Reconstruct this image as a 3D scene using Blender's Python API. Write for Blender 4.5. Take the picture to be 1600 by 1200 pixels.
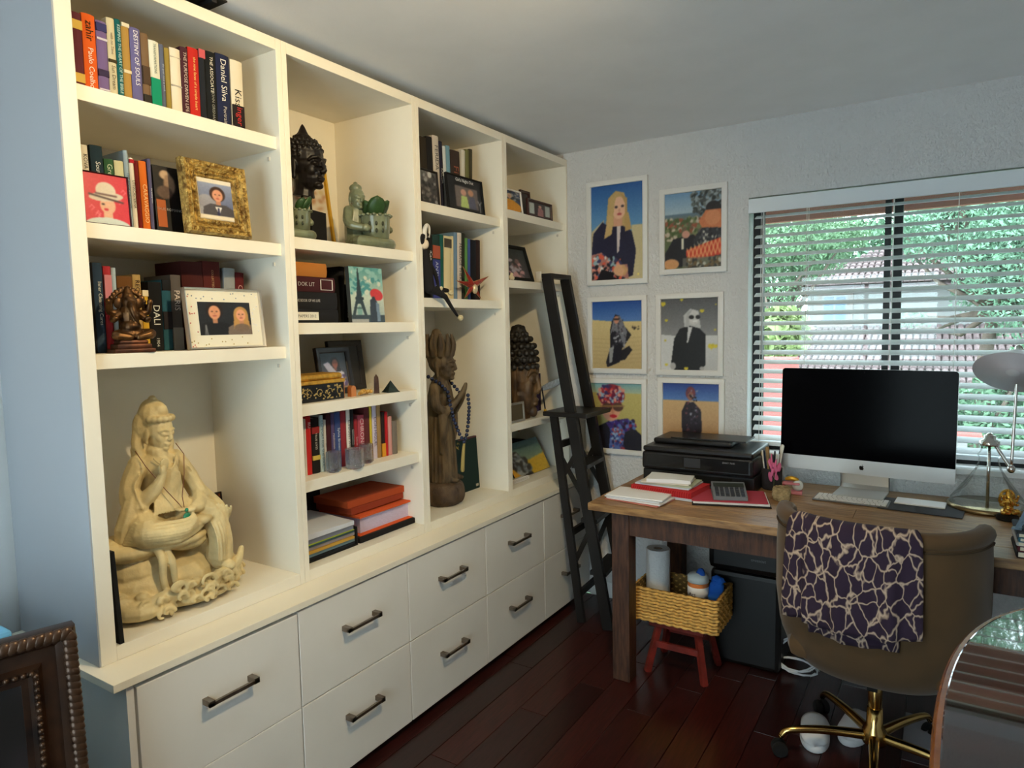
import bpy, bmesh, math, random
import numpy as np
from mathutils import Vector, Matrix, Euler

for o in list(bpy.data.objects): bpy.data.objects.remove(o)
SC = bpy.context.scene
COL = SC.collection
PI = math.pi
random.seed(7)

# ------------------------------------------------------------------ camera
CAM = np.array([1.7601, -3.3751, 1.5091]); YAW, PIT, ROL, FPX = 0.5660, -0.0839, -0.0196, 1061.2
_f = np.array([-math.sin(YAW)*math.cos(PIT), math.cos(YAW)*math.cos(PIT), math.sin(PIT)])
_r = np.array([math.cos(YAW), math.sin(YAW), 0.0]); _u = np.cross(_r, _f)
RT = _r*math.cos(ROL)+_u*math.sin(ROL); UP = -_r*math.sin(ROL)+_u*math.cos(ROL); FW = _f
cam = bpy.data.cameras.new('camera'); cam.sensor_width = 36; cam.lens = FPX/1600*36
cam.clip_start = 0.02; cam.clip_end = 200
co = bpy.data.objects.new('camera', cam); COL.objects.link(co)
co.matrix_world = Matrix(((RT[0], UP[0], -FW[0], CAM[0]), (RT[1], UP[1], -FW[1], CAM[1]), (RT[2], UP[2], -FW[2], CAM[2]), (0, 0, 0, 1)))
SC.camera = co

# ------------------------------------------------------------------ world, sun, exposure
w = bpy.data.worlds.new('sky'); SC.world = w; w.use_nodes = True
bg = w.node_tree.nodes['Background']
bg.inputs[0].default_value = (0.82, 0.91, 1.0, 1); bg.inputs[1].default_value = 7.5
sun = bpy.data.lights.new('sun', 'SUN'); sun.energy = 1.6; sun.angle = 0.05; sun.color = (1, 0.95, 0.86)
so = bpy.data.objects.new('sun', sun); COL.objects.link(so)
so.rotation_euler = Vector((-0.62, 0.30, -0.9)).to_track_quat('-Z', 'Y').to_euler()
vs = SC.view_settings
vs.view_transform = 'Standard'; vs.look = 'None'; vs.gamma = 1.0; vs.exposure = 0.0
try: vs.use_curve_mapping = False
except Exception: pass

# ------------------------------------------------------------------ helpers
def lin(c):
    c = c/255.0
    return c/12.92 if c <= 0.04045 else ((c+0.055)/1.055)**2.4
def rgb(r, g, b): return (lin(r), lin(g), lin(b), 1.0)
MC = {}
def M(name, col=(200, 200, 200), rough=0.5, metal=0.0, var=0.0, scale=8.0, bump=0.0, bscale=40.0, col2=None, kind='noise',
      stretch=(1, 1, 1), trans=0.0, ior=1.45, emit=0.0, sheen=0.0, coat=0.0, coatr=0.06, alpha=1.0, vcol=None, lo=0.35, hi=0.65, warp=0.0, spec=0.5):
    """one Principled material; optional two-colour noise/voronoi/wave mix and bump, in object coordinates"""
    if name in MC: return MC[name]
    m = bpy.data.materials.new(name); m.use_nodes = True; nt = m.node_tree; N = nt.nodes; L = nt.links
    b = N['Principled BSDF']; b.inputs['Roughness'].default_value = rough; b.inputs['Metallic'].default_value = metal
    b.inputs['IOR'].default_value = ior; b.inputs['Specular IOR Level'].default_value = spec
    c = rgb(*col); b.inputs['Base Color'].default_value = c
    if trans: b.inputs['Transmission Weight'].default_value = trans
    if sheen: b.inputs['Sheen Weight'].default_value = sheen
    if coat: b.inputs['Coat Weight'].default_value = coat; b.inputs['Coat Roughness'].default_value = coatr
    if emit: b.inputs['Emission Color'].default_value = c; b.inputs['Emission Strength'].default_value = emit
    tc = mp = None
    def coords():
        nonlocal tc, mp
        if mp is None:
            tc = N.new('ShaderNodeTexCoord'); mp = N.new('ShaderNodeMapping'); mp.inputs['Scale'].default_value = stretch
            L.new(tc.outputs['Object'], mp.inputs['Vector'])
        return mp.outputs['Vector']
    if vcol:
        a = N.new('ShaderNodeAttribute'); a.attribute_name = vcol; L.new(a.outputs['Color'], b.inputs['Base Color'])
    elif var or col2:
        if kind == 'noise':
            t = N.new('ShaderNodeTexNoise'); t.inputs['Scale'].default_value = scale; t.inputs['Detail'].default_value = 5; out = t.outputs['Fac']
        elif kind == 'voronoi':
            t = N.new('ShaderNodeTexVoronoi'); t.inputs['Scale'].default_value = scale; t.feature = 'DISTANCE_TO_EDGE'; out = t.outputs['Distance']
        else:
            t = N.new('ShaderNodeTexWave'); t.inputs['Scale'].default_value = scale; t.inputs['Distortion'].default_value = 6; t.inputs['Detail'].default_value = 3; out = t.outputs['Fac']
        if warp:
            wn_ = N.new('ShaderNodeTexNoise'); wn_.inputs['Scale'].default_value = scale*.9; L.new(coords(), wn_.inputs['Vector'])
            sb = N.new('ShaderNodeVectorMath'); sb.operation = 'SUBTRACT'; sb.inputs[1].default_value = (.5, .5, .5); L.new(wn_.outputs['Color'], sb.inputs[0])
            sc_ = N.new('ShaderNodeVectorMath'); sc_.operation = 'SCALE'; sc_.inputs['Scale'].default_value = warp; L.new(sb.outputs[0], sc_.inputs[0])
            ad = N.new('ShaderNodeVectorMath'); ad.operation = 'ADD'; L.new(coords(), ad.inputs[0]); L.new(sc_.outputs[0], ad.inputs[1]); L.new(ad.outputs[0], t.inputs['Vector'])
        else: L.new(coords(), t.inputs['Vector'])
        r = N.new('ShaderNodeValToRGB'); e = r.color_ramp.elements
        e[0].position = lo; e[1].position = hi
        if col2: e[0].color = c; e[1].color = rgb(*col2)
        else:
            e[0].color = tuple(max(0, x*(1-var)) for x in c[:3])+(1,); e[1].color = tuple(min(1, x*(1+var)) for x in c[:3])+(1,)
        L.new(out, r.inputs['Fac']); L.new(r.outputs['Color'], b.inputs['Base Color'])
    if bump:
        t = N.new('ShaderNodeTexNoise'); t.inputs['Scale'].default_value = bscale; t.inputs['Detail'].default_value = 4
        L.new(coords(), t.inputs['Vector'])
        bp = N.new('ShaderNodeBump'); bp.inputs['Strength'].default_value = bump; bp.inputs['Distance'].default_value = 0.01
        L.new(t.outputs['Fac'], bp.inputs['Height']); L.new(bp.outputs['Normal'], b.inputs['Normal'])
    MC[name] = m
    return m
def C(r, g, b, rough=0.55):                      # plain coloured paper / cloth / plastic
    return M('tint_%d_%d_%d_%d' % (r, g, b, int(rough*100)), (r, g, b), rough)

class MB:
    """collects geometry; build() links it as one mesh object"""
    def __init__(s): s.v = []; s.f = []
    def add(s, vs, fs, mat=None):
        n = len(s.v)
        for p in vs:
            p = Vector(p)
            if mat is not None: p = mat @ p
            s.v.append(tuple(p))
        s.f += [tuple(i+n for i in f) for f in fs]; return s
    def box(s, x0, x1, y0, y1, z0, z1, mat=None):
        return s.add([(x0, y0, z0), (x1, y0, z0), (x1, y1, z0), (x0, y1, z0), (x0, y0, z1), (x1, y0, z1), (x1, y1, z1), (x0, y1, z1)],
                     [(3, 2, 1, 0), (4, 5, 6, 7), (0, 1, 5, 4), (1, 2, 6, 5), (2, 3, 7, 6), (3, 0, 4, 7)], mat)
    def bbox(s, x0, x1, y0, y1, z0, z1, b=0.003, mat=None):   # chamfered box
        b = min(b, (x1-x0)*.45, (y1-y0)*.45, (z1-z0)*.45)
        bm = bmesh.new(); bmesh.ops.create_cube(bm, size=1)
        for v in bm.verts: v.co = ((x0+x1)/2+v.co.x*(x1-x0), (y0+y1)/2+v.co.y*(y1-y0), (z0+z1)/2+v.co.z*(z1-z0))
        bmesh.ops.bevel(bm, geom=bm.edges[:], offset=b, segments=2, affect='EDGES', profile=.5)
        return s.frombm(bm, mat)
    def frombm(s, bm, mat=None):
        bm.verts.index_update()
        s.add([v.co.copy() for v in bm.verts], [[v.index for v in f.verts] for f in bm.faces], mat); bm.free(); return s
    def ell(s, c, r, seg=16, rings=10, rot=None):
        mm = Matrix.Translation(c)
        if rot is not None: mm = mm @ Euler(rot).to_matrix().to_4x4()
        vs = [(0, 0, r[2])]; fs = []
        for i in range(1, rings):
            t = PI*i/rings
            for j in range(seg):
                a = 2*PI*j/seg; vs.append((r[0]*math.sin(t)*math.cos(a), r[1]*math.sin(t)*math.sin(a), r[2]*math.cos(t)))
        vs.append((0, 0, -r[2])); n = len(vs)-1
        for j in range(seg): fs.append((0, 1+j, 1+(j+1) % seg)); fs.append((n, n-seg+(j+1) % seg, n-seg+j))
        for i in range(rings-2):
            for j in range(seg):
                a = 1+i*seg; fs.append((a+j, a+seg+j, a+seg+(j+1) % seg, a+(j+1) % seg))
        return s.add(vs, fs, mm)
    def tube(s, pts, r, seg=8, closed=False, cap=True, ry=None):
        """tube along pts; r scalar or list"""
        pts = [Vector(p) for p in pts]; n = len(pts)
        rs = r if isinstance(r, (list, tuple)) else [r]*n
        vs = []; fs = []; prev = None
        for i, p in enumerate(pts):
            if closed: d = pts[(i+1) % n]-pts[i-1]
            else: d = pts[min(i+1, n-1)]-pts[max(i-1, 0)]
            if d.length < 1e-9: d = Vector((0, 0, 1))
            d.normalize()
            if prev is None:
                a = Vector((0, 0, 1)) if abs(d.z) < .9 else Vector((1, 0, 0))
                u = d.cross(a).normalized()
            else:
                u = (prev-d*prev.dot(d)); u = u.normalized() if u.length > 1e-6 else d.orthogonal().normalized()
            prev = u; q = d.cross(u)
            for j in range(seg):
                a = 2*PI*j/seg+(PI/4 if seg == 4 else 0); vs.append(p+u*(rs[i]*math.cos(a))+q*((rs[i] if ry is None else ry)*math.sin(a)))
        m = n if closed else n-1
        for i in range(m):
            for j in range(seg):
                a = i*seg; b = ((i+1) % n)*seg; fs.append((a+j, a+(j+1) % seg, b+(j+1) % seg, b+j))
        if cap and not closed:
            fs.append(tuple(range(seg))[::-1]); fs.append(tuple(range((n-1)*seg, n*seg)))
        return s.add(vs, fs)
    def limb(s, pts, r, seg=10, sub=4):
        """smooth tapering limb with rounded ends"""
        P_ = [Vector(p) for p in pts]; n = len(P_); R_ = list(r) if isinstance(r, (list, tuple)) else [r]*n
        op = []; orr = []
        for i in range(n-1):
            p0, p1, p2, p3 = P_[max(i-1, 0)], P_[i], P_[i+1], P_[min(i+2, n-1)]
            for k in range(sub):
                t = k/sub; op.append(.5*((2*p1)+(p2-p0)*t+(2*p0-5*p1+4*p2-p3)*t*t+(3*p1-p0-3*p2+p3)*t**3)); orr.append(R_[i]*(1-t)+R_[i+1]*t)
        op.append(P_[-1]); orr.append(R_[-1])
        s.tube(op, orr, seg); s.ell(op[0], (orr[0],)*3, seg, 6); s.ell(op[-1], (orr[-1],)*3, seg, 6); return s
    def bar(s, a, b, wx, wy, up=(0, 0, 1)):
        """rectangular bar from a to b: wx across, wy along 'up'"""
        a = Vector(a); b = Vector(b); d = (b-a).normalized(); u = Vector(up); q = d.cross(u)
        if q.length < 1e-6: q = d.orthogonal()
        q.normalize(); u = q.cross(d)
        vs = []
        for p in (a, b):
            for sx, sy in ((-1, -1), (1, -1), (1, 1), (-1, 1)): vs.append(p+q*(sx*wx/2)+u*(sy*wy/2))
        return s.add(vs, [(3, 2, 1, 0), (4, 5, 6, 7), (0, 1, 5, 4), (1, 2, 6, 5), (2, 3, 7, 6), (3, 0, 4, 7)])
    def lathe(s, prof, seg=24, mat=None, sx=1, sy=1):
        """prof list of (r,z)"""
        vs = []; fs = []
        for r, z in prof:
            for j in range(seg):
                a = 2*PI*j/seg; vs.append((r*math.cos(a)*sx, r*math.sin(a)*sy, z))
        for i in range(len(prof)-1):
            for j in range(seg):
                a = i*seg; fs.append((a+j, a+(j+1) % seg, a+seg+(j+1) % seg, a+seg+j))
        if prof[0][0] > 1e-5: fs.append(tuple(range(seg))[::-1])
        if prof[-1][0] > 1e-5: fs.append(tuple(range((len(prof)-1)*seg, len(prof)*seg)))
        return s.add(vs, fs, mat)
    def prism(s, poly, t, mat=None):
        """poly in (y,z), extruded along x from -t to 0"""
        n = len(poly)
        vs = [(0, y, z) for y, z in poly]+[(-t, y, z) for y, z in poly]
        fs = [tuple(range(n)), tuple(range(n, 2*n))[::-1]]+[(i, n+i, n+(i+1) % n, (i+1) % n) for i in range(n)]
        return s.add(vs, fs, mat)
    def grid(s, fn, nu, nv):
        vs = [fn(i/nu, j/nv) for j in range(nv+1) for i in range(nu+1)]
        fs = [(j*(nu+1)+i, j*(nu+1)+i+1, (j+1)*(nu+1)+i+1, (j+1)*(nu+1)+i) for j in range(nv) for i in range(nu)]
        return s.add(vs, fs)
    def mesh(s, name):
        me = bpy.data.meshes.new(name); me.from_pydata(s.v, [], s.f); me.update(); return me
    def build(s, name, mat, parent=None, smooth=False, world=False, origin=None, fix=True):
        off = Vector((0, 0, 0))
        if world and parent is not None:
            q = parent
            while q is not None: off += q.location; q = q.parent
        if origin is not None: off = Vector(origin)
        if off.length: s.v = [tuple(Vector(p)-off) for p in s.v]
        me = s.mesh(name)
        if fix:
            bm = bmesh.new(); bm.from_mesh(me); bmesh.ops.recalc_face_normals(bm, faces=bm.faces[:]); bm.to_mesh(me); bm.free()
        o = link(name, me, mat, parent, smooth)
        if origin is not None: o.location = off
        return o
def link(name, me, mat, parent=None, smooth=False):
    o = bpy.data.objects.new(name, me); COL.objects.link(o)
    if mat is not None and not me.materials: me.materials.append(mat)
    if smooth:
        for p in me.polygons: p.use_smooth = True
        if smooth == 'auto':
            try: me.set_sharp_from_angle(angle=math.radians(40))
            except Exception: pass
    if parent is not None: o.parent = parent
    return o
def tag(o, label, cat, group=None):
    o['label'] = label; o['category'] = cat
    if group: o['group'] = group
    return o
def thing(name, label, cat, loc=(0, 0, 0), rot=(0, 0, 0), group=None):
    o = bpy.data.objects.new(name, None); COL.objects.link(o); o.empty_display_size = 0.05
    o.location = loc; o.rotation_euler = rot
    return tag(o, label, cat, group)
def struct(o): o['kind'] = 'structure'; return o
def stuff(o): o['kind'] = 'stuff'; return o
def sempty(name, loc=(0, 0, 0)):
    o = bpy.data.objects.new(name, None); COL.objects.link(o); o.location = loc; return struct(o)
def clone(o, parent):                             # copy of a part sharing its mesh
    c = o.copy(); COL.objects.link(c); c.parent = parent; return c

# measured directions of the survey of the room: where a sight line meets a real plane
def ray(px, py): return FW+RT*(px-800)/FPX-UP*(py-600)/FPX
def onx(px, py, x): d = ray(px, py); return CAM+d*(x-CAM[0])/d[0]
def ony(px, py, y): d = ray(px, py); return CAM+d*(y-CAM[1])/d[1]
def onz(px, py, z): d = ray(px, py); return CAM+d*(z-CAM[2])/d[2]
def y_at(px, x, z):
    n = RT-FW*((px-800)/FPX); return CAM[1]-(n[0]*(x-CAM[0])+n[2]*(z-CAM[2]))/n[1]

# text -> flat mesh data (x right, y up), scaled into a box
TXT = {}
def text_data(s):
    if s in TXT: return TXT[s]
    cu = bpy.data.curves.new('lettering', 'FONT'); cu.body = s; cu.resolution_u = 2; cu.size = 1
    ob = bpy.data.objects.new('lettering', cu); COL.objects.link(ob)
    dg = bpy.context.evaluated_depsgraph_get(); me = bpy.data.meshes.new_from_object(ob.evaluated_get(dg))
    v = [tuple(x.co) for x in me.vertices]; f = [tuple(p.vertices) for p in me.polygons]
    bpy.data.objects.remove(ob); bpy.data.curves.remove(cu); bpy.data.meshes.remove(me)
    a = np.array(v) if v else np.zeros((1, 3)); TXT[s] = (a, f); return TXT[s]
def text(parent, s, org, ux, uy, length, height, mat, name='lettering', squeeze=True):
    """lay text centred at org; ux reading direction, uy letter-up direction"""
    a, f = text_data(s)
    if not f: return
    lo = a.min(0); hi = a.max(0); c = (lo+hi)/2; k = height/(hi[1]-lo[1]); kx = k
    if (hi[0]-lo[0])*kx > length: kx = length/(hi[0]-lo[0]); k = max(kx, k*.6) if squeeze else kx
    ux = Vector(ux); uy = Vector(uy); org = Vector(org)
    vs = [org+ux*((p[0]-c[0])*kx)+uy*((p[1]-c[1])*k) for p in a]
    m = MB().add(vs, f); return m.build(name, mat, parent, fix=False)

# ------------------------------------------------------------------ flat prints: a small painter on a vertex grid
class Pic:
    def __init__(s, w, h, bg=(128, 128, 128), seed=1):
        s.w = w; s.h = h; s.a = np.zeros((h, w, 3)); s.a[:] = np.array(bg)/255.0
        s.U, s.V = np.meshgrid((np.arange(w)+.5)/w, (np.arange(h)+.5)/h); s.asp = h/w; s.rng = np.random.RandomState(seed)
    def put(s, mask, col, al=1.0):
        c = np.array(col)/255.0; m = (mask.astype(float)*al)[..., None]; s.a = s.a*(1-m)+c*m; return s
    def vgrad(s, v0, v1, c0, c1):
        t = np.clip((s.V-v0)/(v1-v0), 0, 1)[..., None]; m = ((s.V >= v0) & (s.V <= v1))[..., None]
        s.a = np.where(m, (np.array(c0)*(1-t)+np.array(c1)*t)/255.0, s.a); return s
    def rect(s, u0, v0, u1, v1, c, al=1.0): return s.put((s.U >= u0) & (s.U <= u1) & (s.V >= v0) & (s.V <= v1), c, al)
    def el(s, u, v, ru, rv, c, rot=0, al=1.0):
        x = s.U-u; y = (s.V-v)*s.asp; cr, sr = math.cos(rot), math.sin(rot); X = x*cr+y*sr; Y = -x*sr+y*cr
        d = (X/ru)**2+(Y/(rv*s.asp))**2; e = np.clip((1.0-d)*min(s.w*ru, 30)*.5+.5, 0, 1); return s.put(e, c, al)
    def poly(s, pts, c, al=1.0):
        m = np.zeros(s.U.shape, bool); n = len(pts)
        for i in range(n):
            (x0, y0), (x1, y1) = pts[i], pts[(i+1) % n]
            if y0 == y1: continue
            k = ((s.V >= min(y0, y1)) & (s.V < max(y0, y1))); xi = x0+(s.V-y0)*(x1-x0)/(y1-y0); m ^= (k & (s.U < xi))
        return s.put(m, c, al)
    def line(s, pts, wd, c, al=1.0):
        for (x0, y0), (x1, y1) in zip(pts, pts[1:]):
            dx, dy = x1-x0, (y1-y0)*s.asp; L2 = dx*dx+dy*dy+1e-9
            t = np.clip(((s.U-x0)*dx+(s.V-y0)*s.asp*dy)/L2, 0, 1)
            d = np.hypot(s.U-x0-t*dx, (s.V-y0)*s.asp-t*dy); s.put(np.clip((wd-d)*s.w*.5+.5, 0, 1), c, al)
        return s
    def speck(s, u0, v0, u1, v1, cols, n, r, mask=None):
        for i in range(n):
            u = s.rng.uniform(u0, u1); v = s.rng.uniform(v0, v1); c = cols[s.rng.randint(len(cols))]
            if mask is not None and not mask(u, v): continue
            s.el(u, v, r*s.rng.uniform(.5, 1.4), r*s.rng.uniform(.5, 1.4)/s.asp, c, s.rng.uniform(0, 3))
        return s
    def noise(s, k=.04): s.a = np.clip(s.a+s.rng.uniform(-k, k, s.a.shape[:2])[..., None], 0, 1); return s
    def mesh(s, name, W, H):
        """grid facing +x, width along +y, bottom at z=0, centred in y"""
        ys = (np.arange(s.w)/(s.w-1)-.5)*W; zs = (1-np.arange(s.h)/(s.h-1))*H
        yy, zz = np.meshgrid(ys, zs); v = np.stack([np.zeros_like(yy), yy, zz], -1).reshape(-1, 3)
        idx = np.arange(s.w*s.h).reshape(s.h, s.w)
        f = np.stack([idx[1:, :-1], idx[1:, 1:], idx[:-1, 1:], idx[:-1, :-1]], -1).reshape(-1, 4)
        me = bpy.data.meshes.new(name); me.from_pydata(v.tolist(), [], f.tolist()); me.update()
        at = me.color_attributes.new('print', 'FLOAT_COLOR', 'POINT')
        pd = np.pad(s.a, ((1, 1), (1, 1), (0, 0)), 'edge'); H_, W_ = s.h, s.w      # soft print: slight blur
        s.a = sum(k*pd[i:i+H_, j:j+W_] for i, r in enumerate(((1, 2, 1), (2, 6, 2), (1, 2, 1))) for j, k in enumerate(r))/18.0
        c = np.clip(s.a, 0, 1); l = np.where(c <= .04045, c/12.92, ((c+.055)/1.055)**2.4)
        at.data.foreach_set('color', np.concatenate([l, np.ones(l.shape[:2]+(1,))], -1).reshape(-1).astype(np.float32))
        return me
PRINT = M('photo_print', (200, 200, 200), 0.38, vcol='print')
def show_print(pic, parent, W, H, x=0.0, z=0.0, y=0.0, name='print', mat=None):
    o = link(name, pic.mesh(name, W, H), mat or PRINT, parent); o.location = (x, y, z); return o
def voxel(mb, size, smooth=6, factor=.5):
    """fuse overlapping solids into one continuous skin; returns MB-like mesh data"""
    me = mb.mesh('clay'); ob = bpy.data.objects.new('clay', me); COL.objects.link(ob)
    r = ob.modifiers.new('r', 'REMESH'); r.mode = 'VOXEL'; r.voxel_size = size; r.adaptivity = 0
    if smooth: q = ob.modifiers.new('s', 'SMOOTH'); q.iterations = smooth; q.factor = factor
    dg = bpy.context.evaluated_depsgraph_get(); out = bpy.data.meshes.new_from_object(ob.evaluated_get(dg))
    bpy.data.objects.remove(ob); return out
# ================================================================== THE ROOM
W = 0.6344; T = 0.0198; YS = [-4*W, -3*W, -2*W, -W, 0.0]; YL = -2.55
ZC, ZR, ZI, ZT, ZCEIL = 0.678, 0.715, 2.3732, 2.4084, 2.4449
XB = -0.43; RS = -0.0175
CTX = 0.118; DX = 0.110
XL, XR, YF = -0.445, 3.40, -4.60
wall_m = M('knockdown_plaster', (216, 215, 214), 0.75, bump=1.0, bscale=95, stretch=(1, 1, .6))
flat_m = M('flat_paint', (222, 222, 222), 0.8, var=0.03, scale=3)
ceil_m = M('ceiling_paint', (247, 247, 247), 0.85, var=0.02, scale=5, bump=0.05, bscale=120)
shelf_m = M('cabinet_white', (240, 234, 218), 0.42, var=0.025, scale=5)
draw_m = M('drawer_white', (232, 228, 220), 0.38, var=0.02, scale=4)
WX0, WX1, WZ0, WZ1, WT = 0.965, 2.165, 0.880, 2.095, 0.16
# floor with planks
fl = sempty('floor', (0, 0, 0))
sub = M('subfloor', (20, 8, 7), 0.8)
o = MB().box(XL, XR, YF, 0, -0.05, -0.012).build('floor_base', sub, fl)
pl = [M('cherry_plank_%d' % i, c, 0.28, var=0.35, scale=9, stretch=(14, 1.0, 1), coat=0.12) for i, c in enumerate([(48, 17, 15), (42, 15, 14), (54, 20, 17), (38, 13, 12)])]
pw, plen = 0.118, 1.15; base = {}
random.seed(3)
for i in range(int((XR-XL)/pw)+1):
    x0 = XL+i*pw; y = YF-random.uniform(0, plen)
    while y < 0:
        a, b = max(y, YF), min(y+plen, -0.001)
        if b-a > .02 and (b > -3.3) and x0 < 2.6:
            k = random.randrange(4); key = round(b-a, 3)
            if (key, k) not in base:
                m = MB().bbox(0, min(pw-.002, XR-x0), 0, b-a-.002, -0.012, 0, .0015); m_o = m.build('plank', pl[k], fl); base[(key, k)] = m_o
            else: m_o = clone(base[(key, k)], fl)
            m_o.location = (x0, a, 0)
        y += plen
MB().box(2.55, XR, YF, 0, -0.012, -0.001).build('floor_rest', pl[1], fl)
MB().box(XL, 2.55, YF, -3.3, -0.012, -0.0012).build('floor_rest', pl[1], fl)
struct(MB().box(XL-.1, XR+.1, YF-.1, WT, ZCEIL, ZCEIL+.1).build('ceiling', ceil_m))
struct(MB().box(XL-.1, XL, YF, 0, 0, ZCEIL).build('wall_left', flat_m))
struct(MB().box(XR, XR+.1, YF, 0, 0, ZCEIL).build('wall_right', flat_m))
m = MB().box(XL-.1, WX0, 0, WT, 0, ZCEIL).box(WX1, XR+.1, 0, WT, 0, ZCEIL).box(WX0, WX1, 0, WT, 0, WZ0).box(WX0, WX1, 0, WT, WZ1, ZCEIL)
struct(m.build('wall_back', wall_m))
FX0, FX1, FZ0, FZ1 = 0.35, 1.75, 0.06, 2.10
m = MB().box(XL-.1, FX0, YF-.1, YF, 0, ZCEIL).box(FX1, XR+.1, YF-.1, YF, 0, ZCEIL).box(FX0, FX1, YF-.1, YF, 0, FZ0).box(FX0, FX1, YF-.1, YF, FZ1, ZCEIL)
struct(m.build('wall_front', flat_m))
trim_m = M('trim_white', (228, 228, 226), 0.45)
struct(MB().bbox(0.12, XR, -0.014, -0.0005, 0.0, 0.09, .004).build('baseboard_back', trim_m))
# glass: clear pane with a weak mirror reflection
gm = bpy.data.materials.new('window_glass'); gm.use_nodes = True; nt = gm.node_tree
for n in list(nt.nodes): nt.nodes.remove(n)
out = nt.nodes.new('ShaderNodeOutputMaterial'); mx = nt.nodes.new('ShaderNodeMixShader'); tr = nt.nodes.new('ShaderNodeBsdfTransparent'); gl = nt.nodes.new('ShaderNodeBsdfGlossy')
tr.inputs[0].default_value = (0.93, 0.99, 0.98, 1); gl.inputs['Roughness'].default_value = 0.02; mx.inputs[0].default_value = 0.05
nt.links.new(tr.outputs[0], mx.inputs[1]); nt.links.new(gl.outputs[0], mx.inputs[2]); nt.links.new(mx.outputs[0], out.inputs[0])
alu = M('black_aluminium', (16, 16, 18), 0.4, 0.3)
win = sempty('window_1', (WX0, 0, WZ0))
m = MB().box(WX0, WX0+.045, .10, .15, WZ0, WZ1).box(WX1-.045, WX1, .10, .15, WZ0, WZ1).box(WX0, WX1, .10, .15, WZ0, WZ0+.045).box(WX0, WX1, .10, .15, WZ1-.04, WZ1)
m.build('window_frame', alu, win, world=True)
MB().box(1.528, 1.553, .095, .13, WZ0+.04, WZ1-.04).build('sash_stile', alu, win, world=True)
MB().box(1.562, 1.597, .12, .155, WZ0+.04, WZ1-.04).build('sash_stile', alu, win, world=True)
MB().box(WX0+.04, 1.535, .112, .116, WZ0+.04, WZ1-.04).build('pane', gm, win, world=True)
MB().box(1.585, WX1-.04, .134, .138, WZ0+.04, WZ1-.04).build('pane', gm, win, world=True)
MB().bbox(WX0-.002, WX1+.002, -.018, .10, WZ0-.022, WZ0+.004, .004).build('window_sill', trim_m, win, world=True)
w3 = sempty('window_2', (FX0, YF, FZ0)); xm_ = (FX0+FX1)/2
m = MB().box(FX0, FX0+.05, YF-.08, YF-.04, FZ0, FZ1).box(FX1-.05, FX1, YF-.08, YF-.04, FZ0, FZ1).box(FX0, FX1, YF-.08, YF-.04, FZ0, FZ0+.05).box(FX0, FX1, YF-.08, YF-.04, FZ1-.05, FZ1).box(xm_-.02, xm_+.02, YF-.08, YF-.04, FZ0, FZ1)
m.build('window_frame', trim_m, w3, world=True)
MB().box(FX0+.045, xm_-.015, YF-.062, YF-.058, FZ0+.045, FZ1-.045).build('pane', gm, w3, world=True)
MB().box(xm_+.015, FX1-.045, YF-.062, YF-.058, FZ0+.045, FZ1-.045).build('pane', gm, w3, world=True)

# ------------------------------------------------------------------ window blind
bl = thing('venetian_blind', 'white horizontal slat venetian blind hanging open in the window', 'blind', (1.565, 0.03, WZ0+.04))
slat_m = M('blind_white', (226, 232, 236), 0.5); cord_m = M('cord_white', (222, 222, 218), 0.7)
MB().bbox(WX0+.004, WX1-.004, -.030, -.018, 2.018, 2.084, .003).build('valance', slat_m, bl, world=True)
MB().bbox(WX0+.006, WX1-.006, -.016, .04, 2.035, 2.085, .003).build('headrail', slat_m, bl, world=True)
BY = 0.035; tilt = math.radians(21); ns = 24; z0, z1 = 0.952, 2.005
sl = None
for i in range(ns):
    z = z0+(z1-z0)*i/(ns-1)
    if sl is None:
        m = MB(); n = 6
        prof = [(-.025+.05*k/n, .0025*(1-(2*k/n-1)**2)) for k in range(n+1)]
        vs = []; fs = []
        for xx in (-.575, .575):
            for (py, pz) in prof: vs.append((xx, py, pz+.0012))
            for (py, pz) in prof[::-1]: vs.append((xx, py, pz-.0012))
        q = 2*(n+1); fs = [tuple(range(q))[::-1], tuple(range(q, 2*q))]+[(k, (k+1) % q, q+(k+1) % q, q+k) for k in range(q)]
        m.add(vs, fs); sl = m.build('slat', slat_m, bl); c = sl
    else: c = clone(sl, bl)
    c.location = (0, BY-.03, z-(WZ0+.04)); c.rotation_euler = (tilt, 0, 0)
MB().bbox(WX0+.015, WX1-.015, BY-.02, BY+.02, .915, .935, .003).build('bottom_rail', slat_m, bl, world=True)
for x in (1.02, 1.22, 1.565, 1.80, 2.10):
    for dy in (-.026, .026):
        MB().tube([(x, BY+dy, .92), (x, BY+dy, 2.04)], .0013, 5).build('ladder_cord', cord_m, bl, world=True)
MB().tube([(1.035, -.012, 2.03), (1.032, -.012, 1.36)], .0045, 8).build('tilt_wand', M('clear_wand', (200, 205, 205), .25), bl, True, world=True)

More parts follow.
